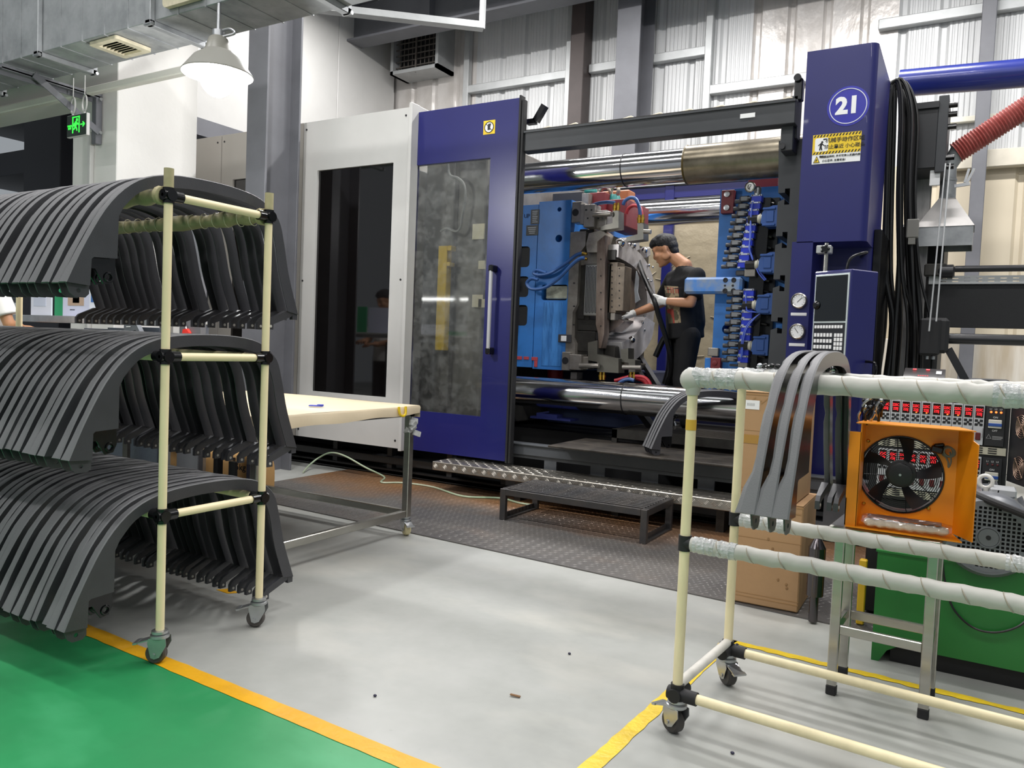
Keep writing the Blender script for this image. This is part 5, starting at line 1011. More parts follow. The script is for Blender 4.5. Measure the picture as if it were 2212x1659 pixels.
for x in (bx0, bx1 - 0.04):
    for y in (by0, by1 - 0.03): MB().box(x, x + 0.04, y, y + 0.03, 0.0065, bz - 0.001, 0.002).build('leg', BST, pf_)
    mb = MB(); mb.box(x + 0.004, x + 0.036, by0 + 0.03, by1 - 0.03, 0.0065, 0.016); mb.box(x + 0.004, x + 0.012, by0 + 0.03, by1 - 0.03, 0.012, 0.045); mb.build('foot_rail', BST, pf_)
    mb = MB(); mb.box(x, x + 0.04, by0 + 0.03, by1 - 0.03, bz - 0.04, bz, 0.002); mb.build('end_rail', BST, pf_)
for y in (by0, by1 - 0.03): MB().box(bx0 + 0.04, bx1 - 0.04, y, y + 0.03, bz - 0.04, bz, 0.002).build('side_rail', BST, pf_)
sl0 = None
for k in range(9):
    y = by0 + 0.040 + k * 0.0435
    if sl0 is None: sl0 = MB().box(bx0 + 0.03, bx1 - 0.03, y, y + 0.024, bz - 0.012, bz + 0.004, 0.002).build('slat', BST, pf_)
    else: piece(sl0, (0, k * 0.0435, 0), pf_)
pts = [at(a, b, Z=z) for a, b, z in ((655, 1020, .01), (668, 1005, .04), (690, 988, .10), (715, 978, .16), (745, 985, .16), (790, 1010, .08), (830, 1030, .014), (824, 1042, .014), (870, 1043, .014), (935, 1052, .014), (1000, 1072, .014), (1080, 1076, .014), (1120, 1086, .014), (1155, 1092, .016))]
solo('air_hose', MB().tube(pts, 0.007, 8, 6), M('pale_green_hose', 'b4b9a2', 0.4, var=(2, 0.6), col2='57936a'), 'thin pale green air hose looping over the rusty checker plate', 'hose')
# trims set down on the machine's service plate beside the mould
for k in range(4):
    lab = 'front wheel arch trim with clips on its flank, standing on the machine service plate' if k == 0 else '%s wheel arch trim from the front, standing on the machine service plate' % ORD[k]
    o = dup(proto, (-1.40 - 0.030 * k, 5.04 + 0.036 * k, 0.437 + 0.432), (0, 0, math.radians(-50) + random.uniform(-0.01, 0.01)), lab, 'wheel arch trims standing on the machine'); o.scale = (0.86, 0.86, 0.98)
clp = thing('fitting_clips', 'bunch of shiny fitting clips hooked on the trim at the machine service plate', 'clips', (-1.72, 5.0, 0.5))
random.seed(2)
for k in range(7):
    p = at(1424 + k * 6, 912 - k * 2 + random.uniform(-4, 4), Y=4.98); mb = MB(); mb.ball(p, 0.016, 10, 7); mb.tube([p, p + V((random.uniform(-.02, .02), -0.01, -0.03)), p + V((random.uniform(-.01, .03), 0, -0.06))], 0.009, 6, 4); mb.build('clip', M('clip_chrome', 'b9bcc0', 0.15, 0.9) if k % 2 else BLKG, clp)
# ---------------------------------------------------------------- left background: sample shelf with boards, sacks, sheets
sh = thing('sample_shelf', 'grey steel sample shelf behind the tall cream rack', 'shelf', (-5.3, 3.25, 0))
MB().box(-6.9, -4.36, 3.12, 3.46, 1.165, 1.19, 0.004).build('shelf_board', M('shelf_pale', 'bfc2c0', 0.4), sh)
MB().box(-6.9, -4.36, 3.115, 3.13, 1.14, 1.19, 0.003).build('front_edge', ZINC, sh)
for x in (-4.43, -6.85): MB().box(x, x + 0.06, 3.13, 3.19, 0, 1.6, 0.004).build('upright', M('post_silver', 'a5a5a3', 0.4, 0.5), sh); MB().box(x, x + 0.06, 3.40, 3.46, 0, 1.165, 0.004).build('upright', ZINC, sh)
WHB = M('board_white', 'dfe2ee', 0.4)
def board(x0, x1, z1, y, mat, label, pic=None, cat='board', nm='display_board'):
    t = thing(nm, label, cat, ((x0 + x1) / 2, y, 1.19)); MB().box(x0, x1, y, y + 0.012, 1.191, z1, 0.002).build('panel', mat, t)
    for nm2, u0, u1, v0, v1, mt in pic or ():
        MB().box(x0 + (x1 - x0) * u0, x0 + (x1 - x0) * u1, y - 0.002, y, 1.191 + (z1 - 1.191) * v0, 1.191 + (z1 - 1.191) * v1).build(nm2, mt, t)
    return t
INKB = M('ink_blue', '2a62a8', 0.5); INKT = M('print_tan', 'b49a86', 0.5); INKD = M('print_dark', '2b2f38', 0.5); INKG = M('ink_pale', 'c9d0e2', 0.5)
board(-6.04, -5.77, 1.46, 3.20, WHB, 'white display board with pale line drawing at the left of the shelf', [('drawing', 0.15, 0.75, 0.25, 0.8, INKG)])
board(-5.765, -5.63, 1.47, 3.22, M('green_board', '1f9a63', 0.45), 'narrow green board between the white display boards')
board(-5.625, -5.29, 1.46, 3.20, M('lilac_board', 'cdd0e6', 0.4), 'pale lilac display board with a photo of a car part', [('photo', 0.2, 0.78, 0.28, 0.9, INKT), ('photo_subject', 0.38, 0.62, 0.35, 0.88, INKD), ('caption', 0.28, 0.45, 0.16, 0.18, INKD)])
board(-5.285, -5.06, 1.44, 3.19, WHB, 'white display board with a blue picture under the hanging trims', [('picture', 0.1, 0.62, 0.4, 0.82, INKB), ('caption', 0.5, 0.7, 0.3, 0.33, RED)])
for k in range(4): board(-5.05 + k * 0.09, -4.97 + k * 0.09, 1.30, 3.2, WHB, ('first', 'second', 'third', 'fourth')[k] + ' white folder from the blue pictured board on the steel shelf', None, 'folder', 'folder')['group'] = 'white folders on the shelf'
board(-4.68, -4.44, 1.235, 3.16, M('green_board', '1f9a63'), 'low green box at the right end of the steel shelf', None, 'box', 'storage_box')
PLB = M('steel_sheet_blue', '454c57', 0.45, 0.3, var=(8, 0.3), bump=(60, 0.2))
for k in range(4):
    mb = MB(); x = -5.46 + k * 0.28; mb.box(x, x + 0.27, 3.10 - 0.008 * k, 3.11 - 0.008 * k, 0.0, 1.10 + 0.01 * k, 0.002); solo('steel_sheet', mb, PLB, ('first', 'second', 'third', 'fourth')[k] + ' dark blue grey steel sheet from the far left end under the sample shelf', 'metal sheet', 'steel sheets under the shelf')
MB_ = MB(); MB_.box(-4.33, -4.12, 3.2, 3.24, 0, 1.9, 0.004); solo('steel_post', MB_, COLG, 'flat grey steel post at the right end of the sample shelf', 'post')
mb = MB(); p = at(268, 678, Y=3.0); q = at(305, 738, Y=3.0)
mb.plate([(p.x, p.z + 0.02), (p.x + 0.05, p.z + 0.03), (q.x + 0.05, q.z - 0.02), (q.x - 0.02, q.z - 0.02), (q.x - 0.06, q.z + 0.07), (p.x, p.z - 0.12)], 'xz', 3.0, 3.03); sm = thing('trim_sample', 'grey trim sample with white marks propped before the sample shelf', 'car trim', (-4.7, 3.0, 1.0)); mb.build('blade', M('sample_grey', '5d6066', 0.5), sm)
mb = MB()
for a, b, c in ((290, 684, 4), (288, 690, 4), (287, 697, 3), (277, 706, 7), (306, 718, 5), (308, 724, 5)): r = at(a, b, Y=2.997); mb.bar(r - V((0.003 * c, 0, 0)), r + V((0.003 * c, 0, 0.002)), 0.001, 0.005)
mb.build('chalk_mark', PRINTW, sm); MB().box(p.x, p.x + 0.05, 3.005, 3.025, 0, p.z - 0.1).build('stand', DSTEEL, sm)
r = at(402, 722, Y=3.185); mb = MB(); mb.plate([(r.x - 0.04, r.z - 0.04), (r.x + 0.03, r.z - 0.045), (r.x + 0.035, r.z + 0.01), (r.x + 0.01, r.z + 0.035), (r.x - 0.025, r.z + 0.03)], 'xz', 3.178, 3.198); tg = thing('red_tag', 'red plastic tag on a white cord hanging behind the rack', 'tag', (r.x, 3.19, r.z)); mb.build('tag', M('tag_red', 'e0352a', 0.4), tg); mb = MB(); mb.tube([(r.x + 0.0, 3.188, r.z + 0.03), (r.x - 0.02, 3.186, r.z + 0.07), (r.x - 0.05, 3.186, r.z + 0.11), (r.x - 0.04, 3.2, r.z + 0.12)], 0.004, 6, 4); mb.build('cord', PRINTW, tg)
KRAFT = M('kraft_paper', 'c59b62', 0.7, var=(3, 0.35), col2='9f7947', bump=(6, 0.6))
def sack(c, sz, rz, label, txt):
    t = thing('paper_sack', label, 'sack', c, rz, local=True); mb = MB(); hx, hy, hz = sz
    def f(u, v):
        a = 2 * PI * u; b = PI * (v - 0.5); sgn = lambda x_: (1 if x_ >= 0 else -1); pw = lambda x_, e: sgn(x_) * abs(x_) ** e
        return (hx * pw(math.cos(b), .35) * pw(math.cos(a), .4), hy * pw(math.cos(b), .5) * pw(math.sin(a), .6), hz + hz * pw(math.sin(b), .55) + 0.008 * math.sin(9 * a))
    mb.grid(f, 40, 20); mb.build('sack_body', KRAFT, t, smooth=60, off=(0, 0, 0))
    mb = MB()
    for s_, z, x, sz_ in txt: mb.text(s_, sz_, (x, -hy - 0.012, z), bold=0.0008)
    if 'orange' in label: mt = M('orange_ink', 'c66a26', 0.6)
    else:
        mt = PRINTK
        for k in range(3): mb.torus((-0.05 + k * 0.07, -hy - 0.010, hz * 0.55), (0, 1, 0), 0.022, 0.002, 18, 4)
    if txt: mb.build('print', mt, t, smooth=0, off=(0, 0, 0))
sack((-4.22, 3.60, 0.0), (0.27, 0.09, 0.165), 0.15, 'kraft paper sack printed 25kg standing behind the lowest tier of trims', [('25kg', 0.235, 0.09, 0.06), ('净重 NET', 0.28, 0.07, 0.03)])
sack((-4.98, 3.62, 0.05), (0.26, 0.09, 0.20), 0.1, 'kraft paper sack with orange printing behind the middle tier of trims', [('KING', 0.33, 0.1, 0.07)])
sack((-4.72, 3.82, 0.0), (0.3, 0.08, 0.17), 0.05, 'plain kraft paper sack half hidden between the printed sacks', [])
mb = MB(); mb.box(-4.95, -4.33, 3.22, 3.28, 0.02, 0.215, 0.006); solo('blue_crate', mb, M('crate_blue', '25348f', 0.5), 'blue plastic crate side showing behind the lowest tier of trims', 'crate')
mb = MB(); mb.box(-4.10, -4.06, 3.3, 3.34, 0, 0.95); mb.box(-4.03, -3.97, 3.36, 3.38, 0, 0.3); solo('dark_stand', mb, DARK, 'thin dark stand between the kraft sacks and the grey column', 'stand')

mb = MB(); p = at(492, 1276, Z=0.001); mb.plate([(p.x - .05, p.y - .02), (p.x + .03, p.y - .025), (p.x + .06, p.y + .01), (p.x - .02, p.y + .022)], 'xy', 0.0004, 0.0014); solo('paint_patch', mb, YEL, 'small worn patch of yellow paint on the grey floor under the tall rack', 'floor marking')
mb = MB(); p = at(1113, 1505, Z=0.001); mb.obox(p + V((0, 0, 0.004)), (0.035, 0.009, 0.005), (0.1, 0.05, 0.2), 0.002); solo('scrap', mb, M('brown_scrap', '7a5a3a', 0.7), 'small brown scrap lying alone on the open grey floor', 'scrap')
for k, (a, b, lab) in enumerate(((1230, 1414, 'tiny dark chip on the grey floor left of the low rack'), (1582, 1629, 'dark violet chip on the floor inside the yellow tape frame'), (810, 1505, 'tiny dark chip near the middle of the yellow stripe'), (1592, 1394, 'dark blue chip beside the rear caster of the low rack'))):
    p = at(a, b, Z=0.0); solo('plastic_chip', MB().ball(p + V((0, 0, 0.004)), (0.006, 0.005, 0.004), 8, 6), M('chip_dark', '22203a', 0.5), lab, 'chip')
# ---------------------------------------------------------------- right: low wrapped rack with the hanging trims
LR = thing('pipe_rack', 'low pipe rack on casters with white foam wrapped rails in the right foreground', 'rack', (-0.673, 2.17, 0), math.radians(-4.0), local=True)
def lr(name, mb, mat, parent=None, smooth=35): return mb.build(name, mat, parent or LR, smooth, off=(0, 0, 0))
RL, RW, RT, RM, RB = 1.75, 0.435, 1.035, 0.56, 0.118
def wrapped(p, q, r, film):
    p = V(p); q = V(q); d = q - p; mb = MB(); n = 90; a = V((0, 0, 1)); b = V((0, 1, 0)); frs = []
    for i in range(n + 1):
        t = i / n; s_ = (t * d.length / 0.085) % 1.0; rr = r * (0.93 + 0.09 * s_) + 0.0012 * math.sin(i * 2.1)
        if abs(s_ - 0.03) < 0.05: rr *= 0.94
        frs.append((p + d * t, a, (b + V((0.35, 0, 0)) * 0).normalized(), rr))
    # the wrap spirals: skew each ring along the rail
    k0 = len(mb.v); mb.sweep(frs, 18)
    for i in range(n + 1):
        for j in range(18): mb.v[k0 + i * 18 + j] += d.normalized() * (0.022 * math.cos(2 * PI * j / 18) * (0 if i in (0, n) else 1))
    w_ = lr('wrapped_rail', mb, FOAM)
    for k in range(int(d.length / 0.085)):
        c = p + d.normalized() * (0.085 * (k + 1.0)); lr('wrap_seam', MB().torus(c, (1, 0, 0.55), r * 1.06, 0.0016, 20, 4), M('seam_brown', '9c9484', 0.5), w_)
    for t0, t1 in film:
        mb = MB(); m_ = 22; mb.sweep([(p + d * (t0 + (t1 - t0) * i / m_), a, b, r * (1.05 + 0.06 * math.sin(i * 2.4) + 0.05 * math.sin(i * 5.1))) for i in range(m_ + 1)], 14); lr('film_wrap', mb, FILM, w_, 20)
for y, film in ((0.0, [(0.0, 0.08), (0.42, 0.52)]), (RW, [(0.0, 0.1), (0.46, 0.52)])): wrapped((-0.015, y, RT), (RL, y, RT), 0.027, film)
for y, film in ((0.0, [(0.005, 0.075), (0.47, 0.56)]), (RW, [(0.0, 0.085), (0.43, 0.5)])): wrapped((0.02, y, RM), (RL, y, RM), 0.0225, film)
for y in (0.0, RW):
    for x in (0.0, RL):
        lr('post', MB().cyl((x, y, 0.10), (x, y, RT), 0.0145, n=16), M('aged_cream_pipe', 'f0e3ba', 0.42, var=(9, 0.5), col2='c4b692', stretch=(1, 1, 0.3)))
        mb = MB(); joint(mb, (x, y, RB), ((1 if x == 0 else -1, 0, 0), (0, 1 if y == 0 else -1, 0), (0, 0, 1)), 0.0195, 0.06); lr('pipe_joint', mb, RUB)
        mb = MB(); mb.cyl((x, y, RM - 0.022), (x, y, RM + 0.022), 0.0185, n=16); mb.cyl((x, y, RM), (x + (0.045 if x == 0 else -0.045), y, RM), 0.019, n=14); lr('pipe_joint', mb, RUB)
    lr('bottom_rail', MB().cyl((0.0, y, RB), (RL, y, RB), 0.0145, n=16), M('aged_cream_pipe'))
lr('end_rail', MB().cyl((0, 0, RB + 0.025), (0, RW, RB + 0.025), 0.0145, n=16), M('white_pipe', 'e3e0d8', 0.4, var=(8, .3)))
mb = MB(); mb.tube([(0, -0.0, RT), (0, 0.1, RT + 0.002), (0, RW, RT)], 0.024, 14, 6); lr('wrapped_corner', mb, FOAM)
mb = MB(); mb.ball((-0.004, 0, RT - 0.006), (0.034, 0.034, 0.034), 16, 10); mb.cyl((0, 0, RT - 0.05), (0, 0, RT), 0.018, 0.03, 14); lr('corner_wrap', mb, FOAM)
mb = MB(); mb.cyl((0, 0, 0.885), (0, 0, 0.915), 0.0152, n=16); lr('yellow_label', mb, M('label_ochre', 'cfa43a', 0.5))
OFF[LR.name] = V((0, 0, 0))
DW = M('dark_wheel', '3b3836', 0.5, var=(30, .4))
caster(LR, 0, 0, 0.098, (-0.8, 0.35), DW, 0.035); caster(LR, 0, RW, 0.098, (0.75, -0.6), DW, 0.035); caster(LR, RL, 0, 0.098, (0.7, -0.3), DW, 0.035); caster(LR, RL, RW, 0.098, (0.7, 0.3), DW, 0.035)
GLP = M('gloss_plastic', '0e0e10', 0.2)
rt = make_trim('leftmost of the black wheel arch trims hung over the white wrapped rails', None, False, True)
for ch in rt.children:
    if ch.name.startswith('side_face'): ch.data.materials[0] = GLP
rz = math.radians(-4)
def on_rack(u, z): c = V((-0.673, 2.17, 0)) + V((math.cos(rz) * u + math.sin(-rz) * RW / 2, math.sin(rz) * u + math.cos(rz) * RW / 2, z)); return c
for i, u in enumerate((0.268, 0.306, 0.332)):
    lab = ('leftmost of the black wheel arch trims hung over the white wrapped rails', 'middle one of the black wheel arch trims hung over the white wrapped rails', 'black wheel arch trim hung over the wrapped rails nearest the orange fan housing')[i]
    loc = on_rack(u, RT + 0.088); ro = (0, 0.0, (-0.045, -0.04, -0.02)[i])
    if i == 0: rt.location = loc; rt.rotation_euler = ro
    else: dup(rt, loc, ro, lab)
# ---------------------------------------------------------------- cartons
def carton(name_label, x0, x1, y0, y1, z0, z1, rz=0.0, tape=True):
    c = V(((x0 + x1) / 2, (y0 + y1) / 2, z0)); t = thing('carton', name_label, 'box', c, rz, local=True); hx, hy, h_ = (x1 - x0) / 2, (y1 - y0) / 2, z1 - z0
    mb = MB(); mb.box(-hx, hx, -hy, hy, 0, h_, 0.005); mb.build('carton_body', CARD, t, off=(0, 0, 0))
    for s_ in (-1, 1): MB().box(s_ * 0.001, s_ * hx, -hy - 0.001, hy + 0.001, h_ - 0.001, h_ + 0.004, 0.001).build('flap', CARD, t, off=(0, 0, 0))
    mb = MB()
    for k in range(9): x = -hx + 0.012 + k * (2 * hx - 0.02) / 9; mb.bar((x, -hy - 0.0005, h_ - 0.035 - 0.012 * (k % 2)), (x + 0.028, -hy - 0.0005, h_ - 0.022 - 0.014 * ((k + 1) % 2)), 0.002, 0.005)
    mb.box(-hx, hx, -hy - 0.0012, -hy, h_ - 0.012, h_ - 0.006); mb.box(-hx, hx, -hy - 0.001, -hy, h_ * 0.64, h_ * 0.644); mb.box(-hx, hx, -hy - 0.001, -hy, 0.03, 0.034); mb.box(-hx, hx, -hy - 0.001, -hy, 0.045, 0.048); mb.build('crease', M('card_crease', 'a07c52', 0.8), t, off=(0, 0, 0))
    MB().box(-hx + 0.025, -hx + 0.085, -hy - 0.0018, -hy, h_ - 0.075, h_ - 0.035).build('label_sticker', PRINTW, t, off=(0, 0, 0))
    mb = MB()
    for k in range(7): mb.box(-hx + 0.032 + k * 0.005, -hx + 0.034 + k * 0.005, -hy - 0.0024, -hy - 0.0018, h_ - 0.06, h_ - 0.048)
    mb.build('barcode', M('faint_print', '9c9c9c', 0.6), t, off=(0, 0, 0))
    if tape: 
        for a, b in ((-hx, -hx + 0.09), (hx - 0.10, hx)): MB().box(a, b, -hy - 0.0018, -hy, h_ * 0.52, h_ * 0.60).build('tape', M('brown_tape', 'a9803f', 0.25), t, off=(0, 0, 0))
    else:
        mb = MB()
        for x, z in ((0.02, 0.26), (0.05, 0.13), (0.085, 0.115), (0.088, 0.10), (0.0, 0.30)): mb.ball((x, -hy - 0.0008, z), (0.006, 0.001, 0.008), 8, 6)
        mb.build('stain', M('oil_stain', '8d6b45', 0.7), t, off=(0, 0, 0))
    return t
carton('upper brown cardboard carton of the stack behind the wrapped rack', -0.865, -0.605, 3.485, 3.83, 0.476, 0.945)
carton('lower brown cardboard carton of the stack, standing on the checker plate', -0.850, -0.575, 3.485, 3.85, 0.0087, 0.470, 0.01, False)
# ---------------------------------------------------------------- steel stool, orange fan housing, bag of gloves
st = thing('steel_stool', 'square stainless steel stool carrying the orange fan housing', 'stool', (-0.195, 2.82, 0), math.radians(-3), local=True)
def stp_(n, mb, mt=SST, p=None): return mb.build(n, mt, p or st, 35, off=(0, 0, 0))
mb = MB(); mb.box(-0.163, 0.163, -0.125, 0.125, 0.525, 0.565, 0.006); stp_('seat', mb)
for x in (-0.145, 0.125):
    for y in (-0.108, 0.082):
        lg = stp_('leg', MB().box(x, x + 0.03, y, y + 0.026, 0.03, 0.526, 0.003)); stp_('rubber_foot', MB().box(x - 0.001, x + 0.031, y - 0.001, y + 0.027, 0.0, 0.032, 0.003), RUB, lg)
for y in (-0.103, 0.087): stp_('stretcher', MB().box(-0.115, 0.125, y, y + 0.016, 0.205, 0.235, 0.002))
for x in (-0.138, 0.132): stp_('stretcher', MB().box(x, x + 0.016, -0.082, 0.082, 0.205, 0.235, 0.002))
fbx = thing('fan_housing', 'orange sheet metal fan housing with black cooling fan standing on the stool', 'fan', (-0.15, 2.78, 0.567))
FY = 2.80; fc = at(1945, 1025, Y=FY)
mb = MB(); mb.plate(rect(-0.285, -0.016, 0.572, 0.905), 'xz', FY, FY + 0.003, [circ(fc.x, fc.z, 0.125, 48)])
mb.add([(-0.016, FY, 0.572), (0.037, 2.70, 0.572), (0.037, 2.70, 0.865), (0.022, 2.725, 0.875), (0.022, 2.725, 0.90), (-0.016, FY, 0.905)] + [(-0.013, FY + .002, 0.572), (0.040, 2.702, 0.572), (0.040, 2.702, 0.865), (0.025, 2.727, 0.875), (0.025, 2.727, 0.90), (-0.013, FY + .002, 0.905)], [(0, 1, 2, 3, 4, 5), (11, 10, 9, 8, 7, 6)] + [(i, (i + 1) % 6, (i + 1) % 6 + 6, i + 6) for i in range(6)])
mb.box(-0.285, -0.282, 2.70, FY, 0.572, 0.905); mb.box(-0.318, -0.283, 2.700, 2.703, 0.572, 0.875); mb.box(-0.318, -0.315, 2.70, 2.76, 0.572, 0.66)
mb.add([(-0.285, FY, 0.905), (-0.016, FY, 0.905), (0.03, 2.715, 0.902), (-0.30, 2.70, 0.902)] + [(-0.285, FY, 0.908), (-0.016, FY, 0.908), (0.03, 2.715, 0.905), (-0.30, 2.70, 0.905)], [(0, 1, 2, 3), (7, 6, 5, 4)] + [(i, (i + 1) % 4, (i + 1) % 4 + 4, i + 4) for i in range(4)])
mb.add([(-0.30, FY, 0.5685), (-0.016, FY, 0.5685), (0.012, 2.685, 0.5685), (-0.315, 2.69, 0.5685)] + [(-0.30, FY, 0.572), (-0.016, FY, 0.572), (0.012, 2.685, 0.572), (-0.315, 2.69, 0.572)], [(0, 1, 2, 3), (7, 6, 5, 4)] + [(i, (i + 1) % 4, (i + 1) % 4 + 4, i + 4) for i in range(4)])
hs = mb.build('housing', ORANGE, fbx, smooth=20)
mb = MB()
for a, b in ((1876, 952), (2018, 962), (1866, 1087), (2006, 1098)): p = at(a, b, Y=FY); mb.lathe([(0.006, 0), (0.006, 0.004), (0.003, 0.008)], p, (0, -1, 0), 10)
mb.build('screw', BRASS, hs)
MB().obox((0.034, 2.712, 0.80), (0.002, 0.006, 0.022), (0, 0, 0.49)).build('slot', PRINTW, hs); MB().obox((0.034, 2.712, 0.645), (0.002, 0.006, 0.018), (0, 0, 0.49)).build('slot', PRINTW, hs)
mb = MB(); mb.torus((fc.x, FY - 0.002, fc.z), (0, 1, 0), 0.123, 0.003, 48, 6); mb.lathe([(0.124, -0.004), (0.124, 0.06), (0.120, 0.06), (0.120, -0.004)], (fc.x, FY, fc.z), (0, 1, 0), 48, cap=False); mb.build('shroud', BLKG, fbx)
mb = MB()
for k in range(13): r = 0.048 + k * 0.0061; mb.torus((fc.x, FY + 0.055, fc.z), (0, 1, 0), r, 0.0011, 40, 4)
for k in range(8):
    t = k * PI / 4 + 0.15; e = V((fc.x + 0.122 * math.cos(t), FY + 0.055, fc.z + 0.122 * math.sin(t))); i_ = V((fc.x + 0.035 * math.cos(t + 0.25), FY + 0.055, fc.z + 0.035 * math.sin(t + 0.25))); mb.tube([i_, (i_ + e) / 2, e], 0.0016, 5, 1)
mb.build('wire_guard', RUB, fbx)
mb = MB(); mb.lathe([(0.030, -0.012), (0.036, -0.010), (0.036, 0.01), (0.044, 0.012), (0.044, 0.05)], (fc.x, FY, fc.z), (0, 1, 0), 32); hub = mb.build('hub', M('hub_black', '18181a', 0.42), fbx); MB().cyl((fc.x, FY - 0.0125, fc.z), (fc.x, FY - 0.014, fc.z), 0.004, n=10).build('shaft', ZINC, hub)
for k in range(5):
    t0 = k * 2 * PI / 5 + 2.3; mb = MB()
    def bl(u, v, t0=t0): r = 0.042 + 0.076 * u; t = t0 + 0.42 * v + 0.25 * u; return (fc.x + r * math.cos(t), FY + 0.012 + 0.03 * v, fc.z + r * math.sin(t))
    mb.grid(bl, 6, 6); b_ = mb.build('blade', M('blade_smoke', '232326', 0.3), fbx)
# plug and coiled lead in the corner of the housing
p = at(2040, 975, Y=FY - 0.02); mb = MB(); mb.obox(p + V((-0.02, 0, 0.004)), (0.035, 0.03, 0.022), (0, 0.2, 0), 0.004); mb.obox(p + V((-0.015, 0, 0.018)), (0.03, 0.02, 0.012), (0, -0.2, 0), 0.004); mb.build('plug', BLKG, fbx)
mb = MB()
for k in range(3): mb.torus(p + V((0.008 + 0.003 * k, -0.004 * k, 0.0)), (0.3, 1, 0.2 * k), 0.016, 0.0035, 16, 5)
mb.tube([p + V((0.0, 0, -0.01)), p + V((0.012, -0.005, -0.03)), p + V((0.014, -0.005, -0.048)), p + V((0.02, -0.005, -0.03)), p + V((0.015, 0, 0.0))], 0.0028, 6, 5); mb.build('lead', M('olive_lead', '5d5a4e', 0.45), fbx)
bg = thing('glove_bag', 'clear plastic bag of white cotton gloves lying in front of the fan', 'bag', (-0.14, 2.705, 0.5735)); random.seed(4)
BGX0, BGX1 = -0.262, -0.024
mb = MB()
for k in range(8):
    x = BGX0 + 0.02 + k * (BGX1 - BGX0 - 0.04) / 7; mb.ball((x, 2.716 + random.uniform(-.004, .004), 0.590), (0.022, 0.020, 0.015), 14, 8)
gm = remesh(mb, 0.004, 3); gm.build('gloves', M('white_cotton', 'dcd6c4', 0.8, bump=(120, .3)), bg, smooth=60)
mb = MB()
def bagf(u, v):
    x = BGX0 - 0.008 + (BGX1 - BGX0 + 0.016) * u; a = 2 * PI * v; e = 0.65 + 0.35 * math.sin(PI * min(1, max(0, u)) ** 0.8) ** 0.4
    return (x, 2.716 + 0.026 * math.cos(a) * e + 0.0015 * math.sin(31 * u + 5 * v * 6.28), 0.596 + (0.022 * math.sin(a)) * e + 0.0010 * math.sin(47 * u + 3 * a))
mb.grid(bagf, 60, 16)
BAGM = bpy.data.materials.new('bag_film'); BAGM.use_nodes = True; nt = BAGM.node_tree; N = nt.nodes; L = nt.links; N.remove(N['Principled BSDF']); t1 = N.new('ShaderNodeBsdfTransparent'); t1.inputs[0].default_value = (0.93, 0.88, 0.85, 1); g1 = N.new('ShaderNodeBsdfGlossy'); g1.inputs['Roughness'].default_value = 0.12; mm = N.new('ShaderNodeMixShader'); mm.inputs[0].default_value = 0.16; L.new(t1.outputs[0], mm.inputs[1]); L.new(g1.outputs[0], mm.inputs[2]); L.new(mm.outputs[0], N['Material Output'].inputs[0])
mb.build('bag_film', BAGM, bg, smooth=50)
mb = MB(); mb.box(BGX0 + 0.01, BGX1 - 0.02, 2.70, 2.735, 0.6075, 0.6135, 0.002); mb.build('card_insert', M('brown_card', '86675a', 0.4), bg)
# ---------------------------------------------------------------- hot runner controller on its cart
KY = 3.65
ct_ = thing('controller_cabinet', 'black heating controller cabinet with two rows of red temperature displays', 'controller', (-0.1, 3.85, 0))
def cpt(n, mb, mt, p=None, smooth=30): return mb.build(n, mt, p or ct_, smooth)
cpt('cabinet', MB().box(-0.345, 0.152, KY + 0.012, KY + 0.45, 0.52, 1.02, 0.004), M('cabinet_black', '1b1c1f', 0.55)); cpt('cart', MB().box(-0.34, 0.14, KY + 0.03, KY + 0.44, 0.02, 0.52, 0.004), DARK)
MODM = M('module_grey', 'bcbdc0', 0.45); RED7 = M('red_digits', (1.0, 0.02, 0.03, 1), 0.5, emit=1.5); DSP = M('display_black', '140608', 0.2); SWI = M('switch_maroon', '5d1f22', 0.4); LED = M('led_orange', (1.0, 0.12, 0.02, 1), 0.5, emit=4)
mp_ = 0.0378; rows = ((0.945, 0.162), (0.735, 0.162))
